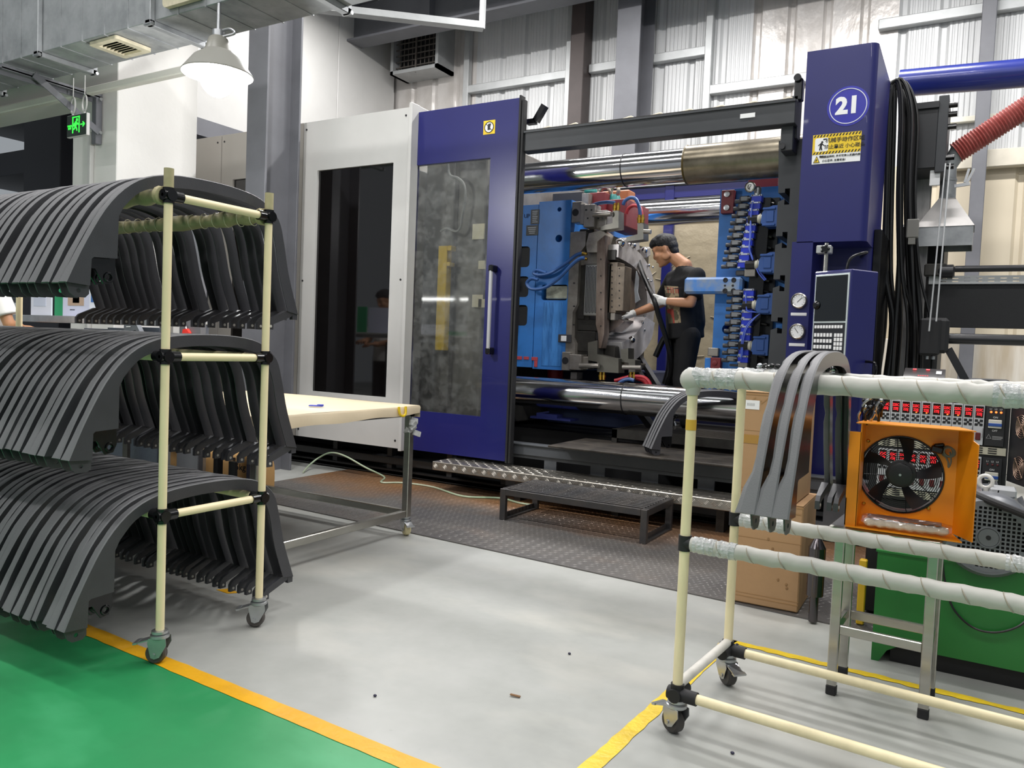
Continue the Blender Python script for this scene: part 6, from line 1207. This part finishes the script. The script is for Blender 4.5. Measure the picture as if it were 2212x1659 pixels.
for ri, (zt_, hh_) in enumerate(rows):
    for k in range(10):
        x1 = 0.064 - k * mp_; x0 = x1 - mp_ + 0.0015; xm = (x0 + x1) / 2
        m_ = cpt('temperature_module', MB().box(x0, x1, KY, KY + 0.014, zt_ - hh_, zt_, 0.001), MODM)
        cpt('display', MB().box(x0 + 0.005, x1 - 0.004, KY - 0.002, KY, zt_ - 0.052, zt_ - 0.006), DSP, m_)
        mb = MB(); mb.text('225C', 0.0155, (xm, KY - 0.0026, zt_ - 0.0215), bold=0.0003, sx=0.72); mb.text('225J', 0.0155, (xm, KY - 0.0026, zt_ - 0.0375), bold=0.0003, sx=0.72); cpt('digits', mb, RED7, m_, 0)
        mb = MB()
        for dx in (-0.0085, 0.0085):
            for z in (zt_ - 0.064, zt_ - 0.080): mb.box(xm + dx - 0.0055, xm + dx + 0.0055, KY - 0.002, KY, z - 0.005, z + 0.005, 0.001)
        mb.cyl((xm, KY, zt_ - 0.072), (xm, KY - 0.003, zt_ - 0.072), 0.0045, n=10); cpt('buttons', mb, PRINTK, m_)
        cpt('rocker_switch', MB().box(xm - 0.009, xm + 0.009, KY - 0.005, KY, zt_ - 0.142, zt_ - 0.112, 0.002), SWI, m_)
        mb = MB(); xh = x1 - 0.003; mb.tube([(xh, KY, zt_ - 0.095), (xh, KY - 0.012, zt_ - 0.097), (xh, KY - 0.012, zt_ - 0.125), (xh, KY, zt_ - 0.128)], 0.0014, 5, 2); cpt('pull_handle', mb, ZINC, m_)
        if ri == 0 and k in (3, 5, 2, 6): cpt('indicator', MB().ball((xm + 0.002, KY - 0.002, zt_ - 0.0475), (0.003, 0.002, 0.0025), 8, 6), LED, m_)
    mb = MB(); mb.box(-0.315, 0.145, KY + 0.004, KY + 0.014, zt_ - hh_ - 0.036, zt_ - hh_ - 0.006); vs_ = cpt('vent_strip', mb, M('vent_ivory', 'b9b5a2', 0.5)); mb = MB()
    for k in range(9):
        for j in range(3): mb.box(-0.30 + k * 0.048, -0.27 + k * 0.048, KY + 0.002, KY + 0.004, zt_ - hh_ - 0.031 + j * 0.009, zt_ - hh_ - 0.027 + j * 0.009)
    cpt('vent_slot', mb, PRINTK, vs_)
    xa, xb = 0.069, 0.135; xc = (xa + xb) / 2; bp2 = cpt('breaker_panel', MB().box(xa, xb, KY, KY + 0.014, zt_ - hh_, zt_, 0.001), M('panel_black', '232427', 0.45))
    mb = MB()
    for i in range(3): mb.text('L%d' % (i + 1), 0.009, (xa + 0.016 + i * 0.017, KY - 0.0008, zt_ - 0.014), bold=0.0002)
    mb.text('ON', 0.0105, (xc, KY - 0.0008, zt_ - 0.047), bold=0.0003); mb.text('OFF', 0.0105, (xc, KY - 0.0008, zt_ - 0.100), bold=0.0003)
    mb.tube([(xa + 0.006, KY - 0.0008, zt_ - 0.132), (xa + 0.022, KY - 0.0008, zt_ - 0.132), (xa + 0.014, KY - 0.0008, zt_ - 0.115)], 0.0012, 4, 1, close=True)
    for j in range(3): mb.box(xa + 0.026, xb - 0.004 - 0.004 * (j == 2), KY - 0.0008, KY, zt_ - 0.124 - j * 0.005, zt_ - 0.1225 - j * 0.005)
    cpt('panel_print', mb, M('panel_white_print', 'b9b9b9', 0.5), bp2, 0)
    for i in range(3): cpt('indicator', MB().ball((xa + 0.017 + i * 0.017, KY - 0.001, zt_ - 0.026), (0.0042, 0.003, 0.0042), 8, 6), LED if ri == 0 else SWI, bp2)
    bk = cpt('circuit_breaker', MB().box(xc - 0.023, xc + 0.023, KY - 0.008, KY, zt_ - 0.090, zt_ - 0.056, 0.002), M('breaker_ivory', 'cfccc0', 0.4), bp2); mb = MB(); mb.box(xc - 0.023, xc + 0.023, KY - 0.011, KY - 0.007, zt_ - 0.082, zt_ - 0.070, 0.001)
    cpt('breaker_toggle', mb, M('breaker_blue', '2b4f9a', 0.4), bp2)
dp0 = V((0.155, KY + 0.01, 0)); dd_ = V((0.34, -0.94, 0)).normalized(); dn = V((-0.94, -0.34, 0)); sd = MB(); sd.bar(dp0 + V((0, 0, 0.83)), dp0 + dd_ * 0.34 + V((0, 0, 0.83)), 0.004, 0.36); sdo = cpt('side_panel', sd, M('cabinet_black', '1b1c1f'))
for z in (0.875, 0.715):
    c = dp0 + dd_ * 0.105 + dn * 0.006 + V((0, 0, z)); mb = MB()
    for k in range(5): mb.torus(c, dn, 0.010 + 0.0085 * k, 0.0013, 24, 4)
    for t in (0.78, -0.78): q = dd_ * (0.046 * math.cos(t)) + V((0, 0, 0.046 * math.sin(t))); mb.cyl(c - q, c + q, 0.0016, n=5); mb.ball(c + q, 0.004, 6, 5); mb.ball(c - q, 0.004, 6, 5)
    cpt('fan_guard', mb, M('copper_guard', 'a58a78', 0.35, 0.8), sdo)
pd = thing('remote_pendant', 'black remote control with red lit digits lying on the controller cabinet', 'remote control', (-0.15, 3.72, 1.021))
mb = MB(); mb.plate([(3.665, 1.021), (3.80, 1.021), (3.80, 1.075), (3.76, 1.08), (3.665, 1.04)], 'yz', -0.238, -0.085); mb.build('case', M('pendant_black', '1a1416', 0.3), pd)
mb = MB(); 
for i, x in enumerate((-0.20, -0.15)): mb.text('88', 0.014, (x, 3.745, 1.0755), (1, 0, 0), (0, 0.92, 0.39), bold=0.0006)
mb.text('- - - - -', 0.014, (-0.165, 3.69, 1.0512), (1, 0, 0), (0, 0.92, 0.39), bold=0.0006); mb.build('lit_digits', RED7, pd, 0); MB().obox((-0.108, 3.72, 1.065), (0.02, 0.03, 0.002), (0.4, 0, 0)).build('sticker', PRINTW, pd)
mb = MB(); mb.box(-0.105, 0.02, 3.67, 3.86, 1.021, 1.036, 0.002); mb.box(0.0, 0.142, 3.68, 3.90, 1.021, 1.048, 0.003); fo = thing('document_folder', 'dark folder with pale papers lying beside the remote control on the cabinet', 'folder', (0.0, 3.78, 1.021)); mb.build('cover', M('folder_black', '24262b', 0.5), fo); MB().box(-0.10, 0.0, 3.668, 3.8, 1.025, 1.033).build('papers', PRINTW, fo)
cl2 = thing('fitting_clips', 'bunch of shiny fitting clips hanging under the wrapped rail beside the controller', 'clips', (-0.35, 2.7, 0.95)); random.seed(6)
for k in range(9):
    p = at(1868 + (k % 5) * 12, 862 + (k // 5) * 16 + random.uniform(-5, 5), Y=2.78); mb = MB(); mb.ball(p, 0.009, 10, 7); mb.tube([p, p + V((random.uniform(-.02, .0), -0.01, -0.025)), p + V((random.uniform(-.03, .0), 0, -0.055))], 0.0045, 6, 4); mb.build('clip', M('clip_chrome', 'b9bcc0') if k % 2 else BLKG, cl2)
# ---------------------------------------------------------------- green hydraulic power unit with its motor
GRN = M('hydraulic_green', '1c6b2a', 0.4, var=(2.5, 0.45), col2='2f7d39', bump=(40, 0.04))
gu = thing('hydraulic_unit', 'green hydraulic power unit with a grey electric motor on top', 'hydraulic unit', (0.4, 3.35, 0))
def gp(n, mb, mt, p=None, smooth=35): return mb.build(n, mt, p or gu, smooth)
mb = MB(); mb.plate([(-0.250, 0.0), (-0.225, 0.0), (-0.20, 0.045), (-0.165, 0.068), (1.1, 0.068), (1.1, 0.405), (-0.250, 0.405)], 'xz', 3.14, 3.60); gp('oil_tank', mb, GRN); gp('tank_lid', MB().box(-0.255, 1.1, 3.135, 3.61, 0.405, 0.412), GRN); gp('plinth', MB().box(-0.19, 1.1, 3.17, 3.6, 0, 0.068), DARK)
mo = at(2135, 1160, Y=3.10); MG = M('motor_grey', '6b6e73', 0.36, var=(6, 0.2)); rm = 0.142
zc_ = 0.412 + rm + 0.004 if False else mo.z
mb = MB(); mb.lathe([(0.118, -0.012), (0.126, -0.012), (0.140, 0.012), (0.143, 0.03), (0.143, 0.10), (0.128, 0.115), (0.128, 0.42)], (mo.x, 3.10, mo.z), (0, 1, 0), 40, cap=False); mt_ = gp('motor_body', mb, MG)
hl = []; s_ = 0.0142
for i in range(-7, 8):
    for j in range(-7, 8):
        x, z = i * s_, j * s_; r = math.hypot(x, z)
        if 0.040 < r < 0.104: hl.append(rect(mo.x + x - 0.0045, mo.x + x + 0.0045, mo.z + z - 0.0045, mo.z + z + 0.0045))
gp('fan_grille', MB().plate(circ(mo.x, mo.z, 0.120, 40), 'xz', 3.088, 3.091, hl), MG, mt_, 20); gp('grille_void', MB().cyl((mo.x, 3.11, mo.z), (mo.x, 3.115, mo.z), 0.12, n=32), DARK, mt_)
mb = MB(); mb.torus((mo.x, 3.087, mo.z), (0, 1, 0), 0.034, 0.003, 32, 6); mb.cyl((mo.x, 3.09, mo.z), (mo.x, 3.085, mo.z), 0.03, n=24); hbm = gp('grille_hub', mb, MG, mt_); gp('hub_hole', MB().cyl((mo.x, 3.0848, mo.z), (mo.x, 3.084, mo.z), 0.008, n=10), PRINTK, mt_)
mb = MB()
for k in range(18): t = 2 * PI * k / 18; mb.obox((mo.x + 0.136 * math.cos(t), 3.38, mo.z + 0.136 * math.sin(t)), (0.02, 0.28, 0.004), (0, -t, 0))
gp('cooling_fin', mb, MG, mt_)
mb = MB(); mb.torus((0.075, 3.28, mo.z + 0.165), (0.2, 1, 0), 0.022, 0.007, 20, 8); mb.cyl((0.075, 3.28, mo.z + 0.125), (0.075, 3.28, mo.z + 0.148), 0.012); gp('lifting_eye', mb, M('eye_white', 'd3d1ca', 0.35), mt_)
mb = MB(); mb.box(0.09, 0.17, 3.24, 3.34, mo.z + 0.12, mo.z + 0.15, 0.005); gp('terminal_box', mb, M('terminal_grey', 'a9abad', 0.4), mt_)
mb = MB(); mb.box(mo.x - 0.1, mo.x + 0.1, 3.2, 3.45, 0.411, mo.z - 0.10, 0.004); gp('motor_foot', mb, GRN, mt_)
mb = MB(); mb.tube([(-0.02, 3.2, mo.z + 0.14), (0.03, 3.14, mo.z + 0.138), (0.10, 3.08, mo.z + 0.122), (0.19, 3.06, mo.z + 0.095), (0.3, 3.06, mo.z + 0.05)], 0.013, 10, 6); gp('pressure_hose', mb, RUB)
mb = MB(); mb.tube([(-0.04, 3.13, 0.40), (-0.03, 3.128, 0.34), (0.0, 3.128, 0.25), (0.06, 3.128, 0.195), (0.13, 3.128, 0.19), (0.2, 3.128, 0.23), (0.24, 3.128, 0.3)], 0.004, 6, 6); gp('cable', mb, CABLE)
# things between the cartons and the power unit
mb = MB(); mb.cyl((-0.50, 3.42, 0.12), (-0.50, 3.42, 0.32), 0.035, n=18); mb.cyl((-0.50, 3.42, 0.32), (-0.50, 3.42, 0.36), 0.035, 0.015, 18); mb.cyl((-0.50, 3.42, 0.0085), (-0.50, 3.42, 0.12), 0.018, n=12); solo('filter_cylinder', mb, M('dark_chrome', '5a5658', 0.18, 0.9), 'dark shiny cylinder standing between the cartons and the green unit', 'cylinder')
mb = MB(); mb.box(-0.345, -0.315, 3.5, 3.53, 0.0085, 0.28, 0.004); solo('yellow_stand', mb, M('yellow_black', 'd1a81e', 0.5), 'short yellow bar standing behind the stool beside the green unit', 'bar')

cl3 = thing('fitting_clips', 'row of black and shiny fitting clips laid along the rear wrapped rail', 'clips', (-0.45, 2.59, 1.06)); random.seed(9)
for k in range(13):
    p = on_rack(0.07 + k * 0.019, RT + 0.036); p = p + V((0, RW / 2 + random.uniform(-.008, .008), random.uniform(0, .004))); mb = MB(); mb.ball(p, (0.009, 0.009, 0.008), 10, 7); mb.cyl(p, p + V((random.uniform(-.012, .012), random.uniform(-.012, .012), -0.004)), 0.005, n=8); mb.build('clip', M('clip_chrome', 'b9bcc0') if k % 4 == 0 else BLKG, cl3)
# ---------------------------------------------------------------- people
SKIN = M('skin', 'c08a66', 0.5, var=(9, 0.15)); HAIR = M('black_hair', '0d0c0f', 0.6, bump=(120, 0.5), stretch=(1, 1, .5)); SHIRT = M('black_cotton', '101012', 0.85, bump=(20, 0.25)); PANTS = M('black_trousers', '0d0d0f', 0.85, bump=(15, 0.25)); GLOVE = M('white_glove', 'e6e5e1', 0.75, bump=(150, .3)); SHOE = M('dark_shoe', '1c1a19', 0.5)
def rotm(ax, a): return Matrix.Rotation(a, 3, ax)
def head_shapes(mb, c, R_):
    """a head looking along local -X; c = centre, R_ = its rotation"""
    def e(p, r, q=None): mb.ball(c + R_ @ V(p), r, 18, 12, rot=R_ @ (q or Matrix.Identity(3)))
    e((0.010, 0, 0.030), (0.094, 0.073, 0.088)); e((-0.030, 0, -0.030), (0.060, 0.060, 0.080)); e((-0.045, 0, -0.080), (0.040, 0.040, 0.034)); e((-0.070, 0, 0.030), (0.025, 0.050, 0.040))
    e((-0.096, 0, -0.018), (0.017, 0.012, 0.022)); e((-0.090, 0, 0.004), (0.012, 0.009, 0.026)); e((-0.084, 0, -0.054), (0.013, 0.022, 0.0075)); e((-0.081, 0, -0.066), (0.013, 0.020, 0.008)); e((-0.078, 0, -0.098), (0.016, 0.022, 0.016))
    for s_ in (-1, 1):
        e((-0.062, 0.036 * s_, -0.022), (0.026, 0.024, 0.026)); e((-0.078, 0.031 * s_, 0.026), (0.012, 0.020, 0.007)); e((0.012, 0.074 * s_, -0.005), (0.018, 0.008, 0.032), rotm('Y', 0.2)); e((0.0, 0.060 * s_, -0.052), (0.036, 0.014, 0.034))
        e((-0.077, 0.030 * s_, 0.008), (0.010, 0.015, 0.008))
def hand(mb, wrist, d, pn, curls, spread=0.12, thumb=(0.6, 0.5), side=1, L=0.18):
    """hand from the wrist along d; pn = palm normal; side = +1 when the thumb lies along d x pn; curls per finger (index .. little)"""
    d = V(d).normalized(); pn = V(pn); pn = (pn - d * pn.dot(d)).normalized(); sdv = d.cross(pn) * side; k = L / 0.18; w_ = V(wrist)
    capsule(mb, w_, w_ + d * 0.02 * k, 0.027 * k, 0.03 * k)
    for i in range(4):
        o = (1.5 - i) * 0.0195 * k; kn = w_ + d * (0.085 - abs(i - 1.2) * 0.004) * k + sdv * o; capsule(mb, w_ + d * 0.01 * k + sdv * o * 0.6, kn, 0.0165 * k, 0.0125 * k)
        ln = (0.078, 0.086, 0.080, 0.064)[i] * k; dir_ = (d + sdv * spread * (1.5 - i) * 0.35).normalized(); p = kn; r = 0.0105 * k; a = 0
        for f, c_ in ((0.46, curls[i] * 0.8), (0.30, curls[i]), (0.24, curls[i] * 0.8)):
            a += c_; q = p + (dir_ * math.cos(a) + pn * math.sin(a)) * ln * f; capsule(mb, p, q, r, r * 0.93, 10); p = q; r *= 0.93
    b = w_ + d * 0.025 * k + sdv * 0.022 * k; t1 = b + (d * 0.6 + sdv * 0.75 + pn * thumb[0] * 0.4).normalized() * 0.042 * k; t2 = t1 + (d * 0.85 + sdv * 0.15 * (1 - thumb[1]) + pn * thumb[0]).normalized() * 0.030 * k; t3 = t2 + (d * 0.85 - sdv * 0.3 * thumb[1] + pn * thumb[0]).normalized() * 0.024 * k
    capsule(mb, b, t1, 0.016 * k, 0.0125 * k, 10); capsule(mb, t1, t2, 0.012 * k, 0.0112 * k, 10); capsule(mb, t2, t3, 0.0112 * k, 0.0098 * k, 10)
def person(label, J, skin_arms=True, shirt=SHIRT, pants=PANTS, glove=GLOVE, base=(0, 0, 0), hands=None, head_rot=None, hair=True):
    pr = thing('person', label, 'person', base)
    v = {k: V(p) for k, p in J.items()}; hr = head_rot
    mb = MB(); head_shapes(mb, v['head'], hr)
    capsule(mb, v['head'] + hr @ V((0.035, 0, -0.06)), v['neck'], 0.050, 0.056); capsule(mb, v['neck'], v['chest'], 0.06, 0.11); capsule(mb, v['chest'], v['pelvis'], 0.115, 0.11)
    for s_ in 'lr':
        capsule(mb, v['neck'] - V((0, 0, 0.05)), v['sh_' + s_] - V((0, 0, 0.01)), 0.045, 0.045); capsule(mb, v['sh_' + s_], v['el_' + s_], 0.046, 0.036); capsule(mb, v['el_' + s_], v['el_' + s_].lerp(v['wr_' + s_], 0.35), 0.036, 0.038); capsule(mb, v['el_' + s_].lerp(v['wr_' + s_], 0.35), v['wr_' + s_], 0.038, 0.025)
        capsule(mb, v['hip_' + s_], v['kn_' + s_], 0.075, 0.052); capsule(mb, v['kn_' + s_], v['an_' + s_], 0.052, 0.036)
    body = remesh(mb, 0.0075, 3, 0.5).build('body', SKIN, pr, smooth=80, off=None)
    # shirt with short sleeves
    mb = MB(); capsule(mb, v['neck'] - V((0, 0, 0.06)), v['chest'], 0.082, 0.135)
    for s_ in 'lr':
        capsule(mb, v['chest'], v['sh_' + s_] - V((0, 0, 0.02)), 0.11, 0.068); capsule(mb, v['neck'].lerp(v['sh_' + s_], 0.42) - V((0, 0, 0.032)), v['sh_' + s_] - V((0, 0, 0.004)), 0.060, 0.064)
        m_ = v['sh_' + s_].lerp(v['el_' + s_], 0.80); mb.cyl(v['sh_' + s_], m_, 0.066, 0.072, 18); mb.ball(v['sh_' + s_], 0.066, 14, 10)
    hem = v['pelvis'] - V((0, 0, 0.07)); mb.cyl(v['chest'], hem, 0.142, 0.150, 24)
    for o in (V((0, -0.05, 0)), V((0, 0.05, 0))): mb.cyl(v['chest'] + o, hem + o, 0.118, 0.130, 24)
    capsule(mb, v['chest'] + V((0.02, 0, 0)), v['pelvis'] + V((0.025, 0, 0.05)), 0.13, 0.13)
    sh_ = remesh(mb, 0.009, 4, 0.5); ts = sh_.build('t_shirt', shirt, pr, smooth=80)
    mb = MB(); mb.cyl(v['pelvis'] + V((0, 0, 0.04)), v['pelvis'] - V((0, 0, 0.08)), 0.128, 0.125, 20)
    for s_ in 'lr':
        capsule(mb, v['hip_' + s_], v['kn_' + s_], 0.098, 0.078); mb.cyl(v['kn_' + s_], v['an_' + s_] + V((0, 0, 0.01)), 0.078, 0.064, 16)
    remesh(mb, 0.011, 4, 0.5).build('trousers', pants, pr, smooth=80)
    for s_ in 'lr':
        a = v['an_' + s_]; f = v['toe'] if 'toe' in v else V((-1, 0, 0)); mb = MB(); capsule(mb, a + V((0, 0, -0.03)) - f * 0.03, a + V((0, 0, -0.045)) + f * 0.13, 0.042, 0.034); mb.ball(a + V((0, 0, -0.01)), 0.045, 12, 8); o = remesh(mb, 0.008, 2); zlo = min(p.z for p in o.v)
        for p in o.v: p.z = max(p.z, a.z - 0.075)
        o.build('shoe', SHOE, pr, smooth=80)
    if hands:
        for s_, (w_, d, pn, cu, sp, th, sd, nm) in hands.items():
            mb = MB(); hand(mb, w_, d, pn, cu, sp, th, sd, 0.185); mb.cyl(V(w_) - V(d).normalized() * 0.035, V(w_) + V(d).normalized() * 0.01, 0.031, 0.030, 14); remesh(mb, 0.0042, 2, 0.4).build(nm, glove, pr, smooth=80)
    if hair:
        c = v['head']; mb = MB()
        def e(p, r): mb.ball(c + hr @ V(p), r, 18, 12, rot=hr)
        e((0.020, 0, 0.052), (0.096, 0.078, 0.076)); e((-0.035, 0, 0.085), (0.062, 0.066, 0.048)); e((0.055, 0, 0.015), (0.058, 0.068, 0.06)); e((0.0, 0, 0.10), (0.075, 0.062, 0.04)); e((-0.070, 0, 0.080), (0.034, 0.056, 0.034)); e((0.02, 0, 0.03), (0.07, 0.0775, 0.045)); e((0.062, 0, -0.03), (0.040, 0.055, 0.05))
        remesh(mb, 0.006, 2).build('hair', HAIR, pr, smooth=80)
        mb = MB()
        for s_ in (-1, 1): mb.ball(c + hr @ V((-0.0875, 0.030 * s_, 0.0325)), (0.004, 0.019, 0.0035), 10, 6, rot=hr); mb.ball(c + hr @ V((-0.0865, 0.030 * s_, 0.0055)), (0.003, 0.0135, 0.0022), 10, 6, rot=hr)
        mb.build('brows_and_lashes', HAIR, body)
        mb = MB(); mb.ball(c + hr @ V((-0.096, 0, -0.060)), (0.0025, 0.017, 0.0018), 10, 6, rot=hr); mb.build('lip_line', M('lip', '8d5347', 0.5), body)
    return pr, ts
hr = rotm('Z', 0.10) @ rotm('Y', -0.42)
wj = dict(head=at(1437, 541, Y=6.0), neck=at(1479, 574, Y=6.02), chest=at(1476, 624, Y=6.03), pelvis=at(1481, 712, Y=6.05), sh_l=at(1506, 596, Y=5.88), el_l=at(1493, 655, Y=5.79), wr_l=at(1432, 650, Y=5.78), sh_r=at(1454, 602, Y=6.19), el_r=at(1430, 655, Y=6.22), wr_r=at(1363, 679, Y=6.05),
          hip_l=at(1487, 728, Y=5.96), hip_r=at(1475, 728, Y=6.14), kn_l=at(1474, 822, Y=5.94), kn_r=at(1462, 820, Y=6.14), an_l=V((-1.87, 5.97, 0.532)), an_r=V((-1.93, 6.16, 0.532)))
wl = wj['wr_l']; wr = wj['wr_r']
gh = at(1414, 647, Y=5.78)
hands = {'l': (wl, gh - wl, (0.15, 1, 0.1), (1.15, 1.2, 1.2, 1.2), 0.1, (0.9, 0.8), 1, 'white_glove'), 'r': (wr, at(1336, 690, Y=5.97) - wr, (-0.25, -0.3, -0.9), (0.45, 0.5, 0.5, 0.5), 0.4, (0.6, 0.2), -1, 'white_glove')}
wk, ts = person('young worker in a black printed T-shirt and white gloves leaning into the open mould', wj, base=(-1.9, 6.06, 0.457), hands=hands, head_rot=hr)
# the faded picture print, laid on the shirt
from mathutils.bvhtree import BVHTree
def lay_on(ts_, corners, nu, nv, col_fn, mats, name, parent):
    bm_ = bmesh.new(); bm_.from_mesh(ts_.data); bv = BVHTree.FromBMesh(bm_); bm_.free(); o = OFF[ts_.name]; mb = MB(); ip = []
    A, B, D, E_ = corners
    vs = []; ok = True
    for i in range(nu + 1):
        for j in range(nv + 1):
            u, v = i / nu, j / nv; px_ = (A[0] * (1 - u) + B[0] * u) * (1 - v) + (E_[0] * (1 - u) + D[0] * u) * v; py_ = (A[1] * (1 - u) + B[1] * u) * (1 - v) + (E_[1] * (1 - u) + D[1] * u) * v
            q = at(px_, py_, Y=5.5); dr_ = (q - V((0, 0, HC))).normalized(); h = bv.ray_cast(q - o, dr_)
            vs.append((h[0] + o - dr_ * 0.0 + h[1] * 0.002) if h[0] is not None else q)
    for i in range(nu):
        for j in range(nv): mb.add([vs[i * (nv + 1) + j], vs[(i + 1) * (nv + 1) + j], vs[(i + 1) * (nv + 1) + j + 1], vs[i * (nv + 1) + j + 1]], [(0, 1, 2, 3)], col_fn(i / nu, j / nv))
    return mb.build(name, mats, parent, smooth=80, recalc=False)
def shirt_col(u, v):
    if v < 0.16: return 1 if (int(u * 11) % 2 == 0 and 0.1 < u < 0.95 and v > 0.03) else 0
    a = math.sin(7 * u + 5 * v) + math.sin(13 * v - 4 * u)
    if v > 0.58 and u < 0.5: return 1 if a > -0.4 else 2
    return 2 if a > 0.55 else (3 if a < -0.7 else 0)
lay_on(ts, ((1435, 617), (1465, 619), (1471, 697), (1445, 699)), 14, 26, shirt_col, [M('print_sand', '9a8a6c', 0.8), M('print_red', '9b3f34', 0.8), M('print_olive', '57503c', 0.8), M('print_brown', '6f5a4a', 0.8)], 'shirt_print', ts)
hz = thing('air_gun_hose', 'black hose held in the worker\'s gloved hand, running down to the deck', 'hose', gh)
mb = MB(); mb.tube([at(a, b, Y=y) for a, b, y in ((1378, 560, 6.15), (1388, 590, 6.0), (1402, 622, 5.85), (1414, 650, 5.765), (1424, 685, 5.80), (1437, 725, 5.85), (1447, 765, 5.9), (1450, 800, 5.95), (1440, 835, 6.0))], 0.020, 10, 6); mb.build('hose', CABLE, hz)
mb = MB(); mb.tube([at(a, b, Y=6.05) for a, b in ((1416, 770), (1432, 735), (1440, 728), (1447, 740), (1446, 790), (1436, 830))], 0.024, 10, 5); mb.build('lower_loop', CABLE, hz)
# second person, mostly hidden behind the tall rack
b0 = V((-5.75, 2.72, 0)); h2 = rotm('Z', -1.3) @ rotm('Y', -0.3)
j2 = dict(head=b0 + V((0, 0.06, 1.56)), neck=b0 + V((0, 0.01, 1.43)), chest=b0 + V((0, 0, 1.28)), pelvis=b0 + V((0, 0, 0.95)), sh_l=b0 + V((0.17, 0, 1.38)), el_l=b0 + V((0.24, 0.06, 1.12)), wr_l=b0 + V((0.06, 0.26, 1.07)), sh_r=b0 + V((-0.17, 0, 1.38)), el_r=b0 + V((-0.22, 0.06, 1.12)), wr_r=b0 + V((-0.10, 0.28, 1.10)),
          hip_l=b0 + V((0.09, 0, 0.92)), hip_r=b0 + V((-0.09, 0, 0.92)), kn_l=b0 + V((0.09, 0.02, 0.5)), kn_r=b0 + V((-0.09, 0.02, 0.5)), an_l=b0 + V((0.09, 0, 0.076)), an_r=b0 + V((-0.09, 0, 0.076)), toe=V((0, 1, 0)))
hd2 = {'l': (j2['wr_l'], V((-0.3, 0.9, 0.0)), (0, 0, -1), (0.3, 0.3, 0.3, 0.3), 0.3, (0.4, 0.2), 1, 'hand'), 'r': (j2['wr_r'], V((0.2, 0.9, 0.0)), (0, 0, -1), (0.3, 0.3, 0.3, 0.3), 0.3, (0.4, 0.2), -1, 'hand')}
person('person in a white T-shirt at the sample shelf, mostly hidden by the hanging trims', j2, shirt=M('white_cotton_shirt', 'e9e6e2', 0.8, bump=(18, .25)), pants=M('dark_jeans', '23262d', 0.8), glove=SKIN, base=b0, hands=hd2, head_rot=h2)
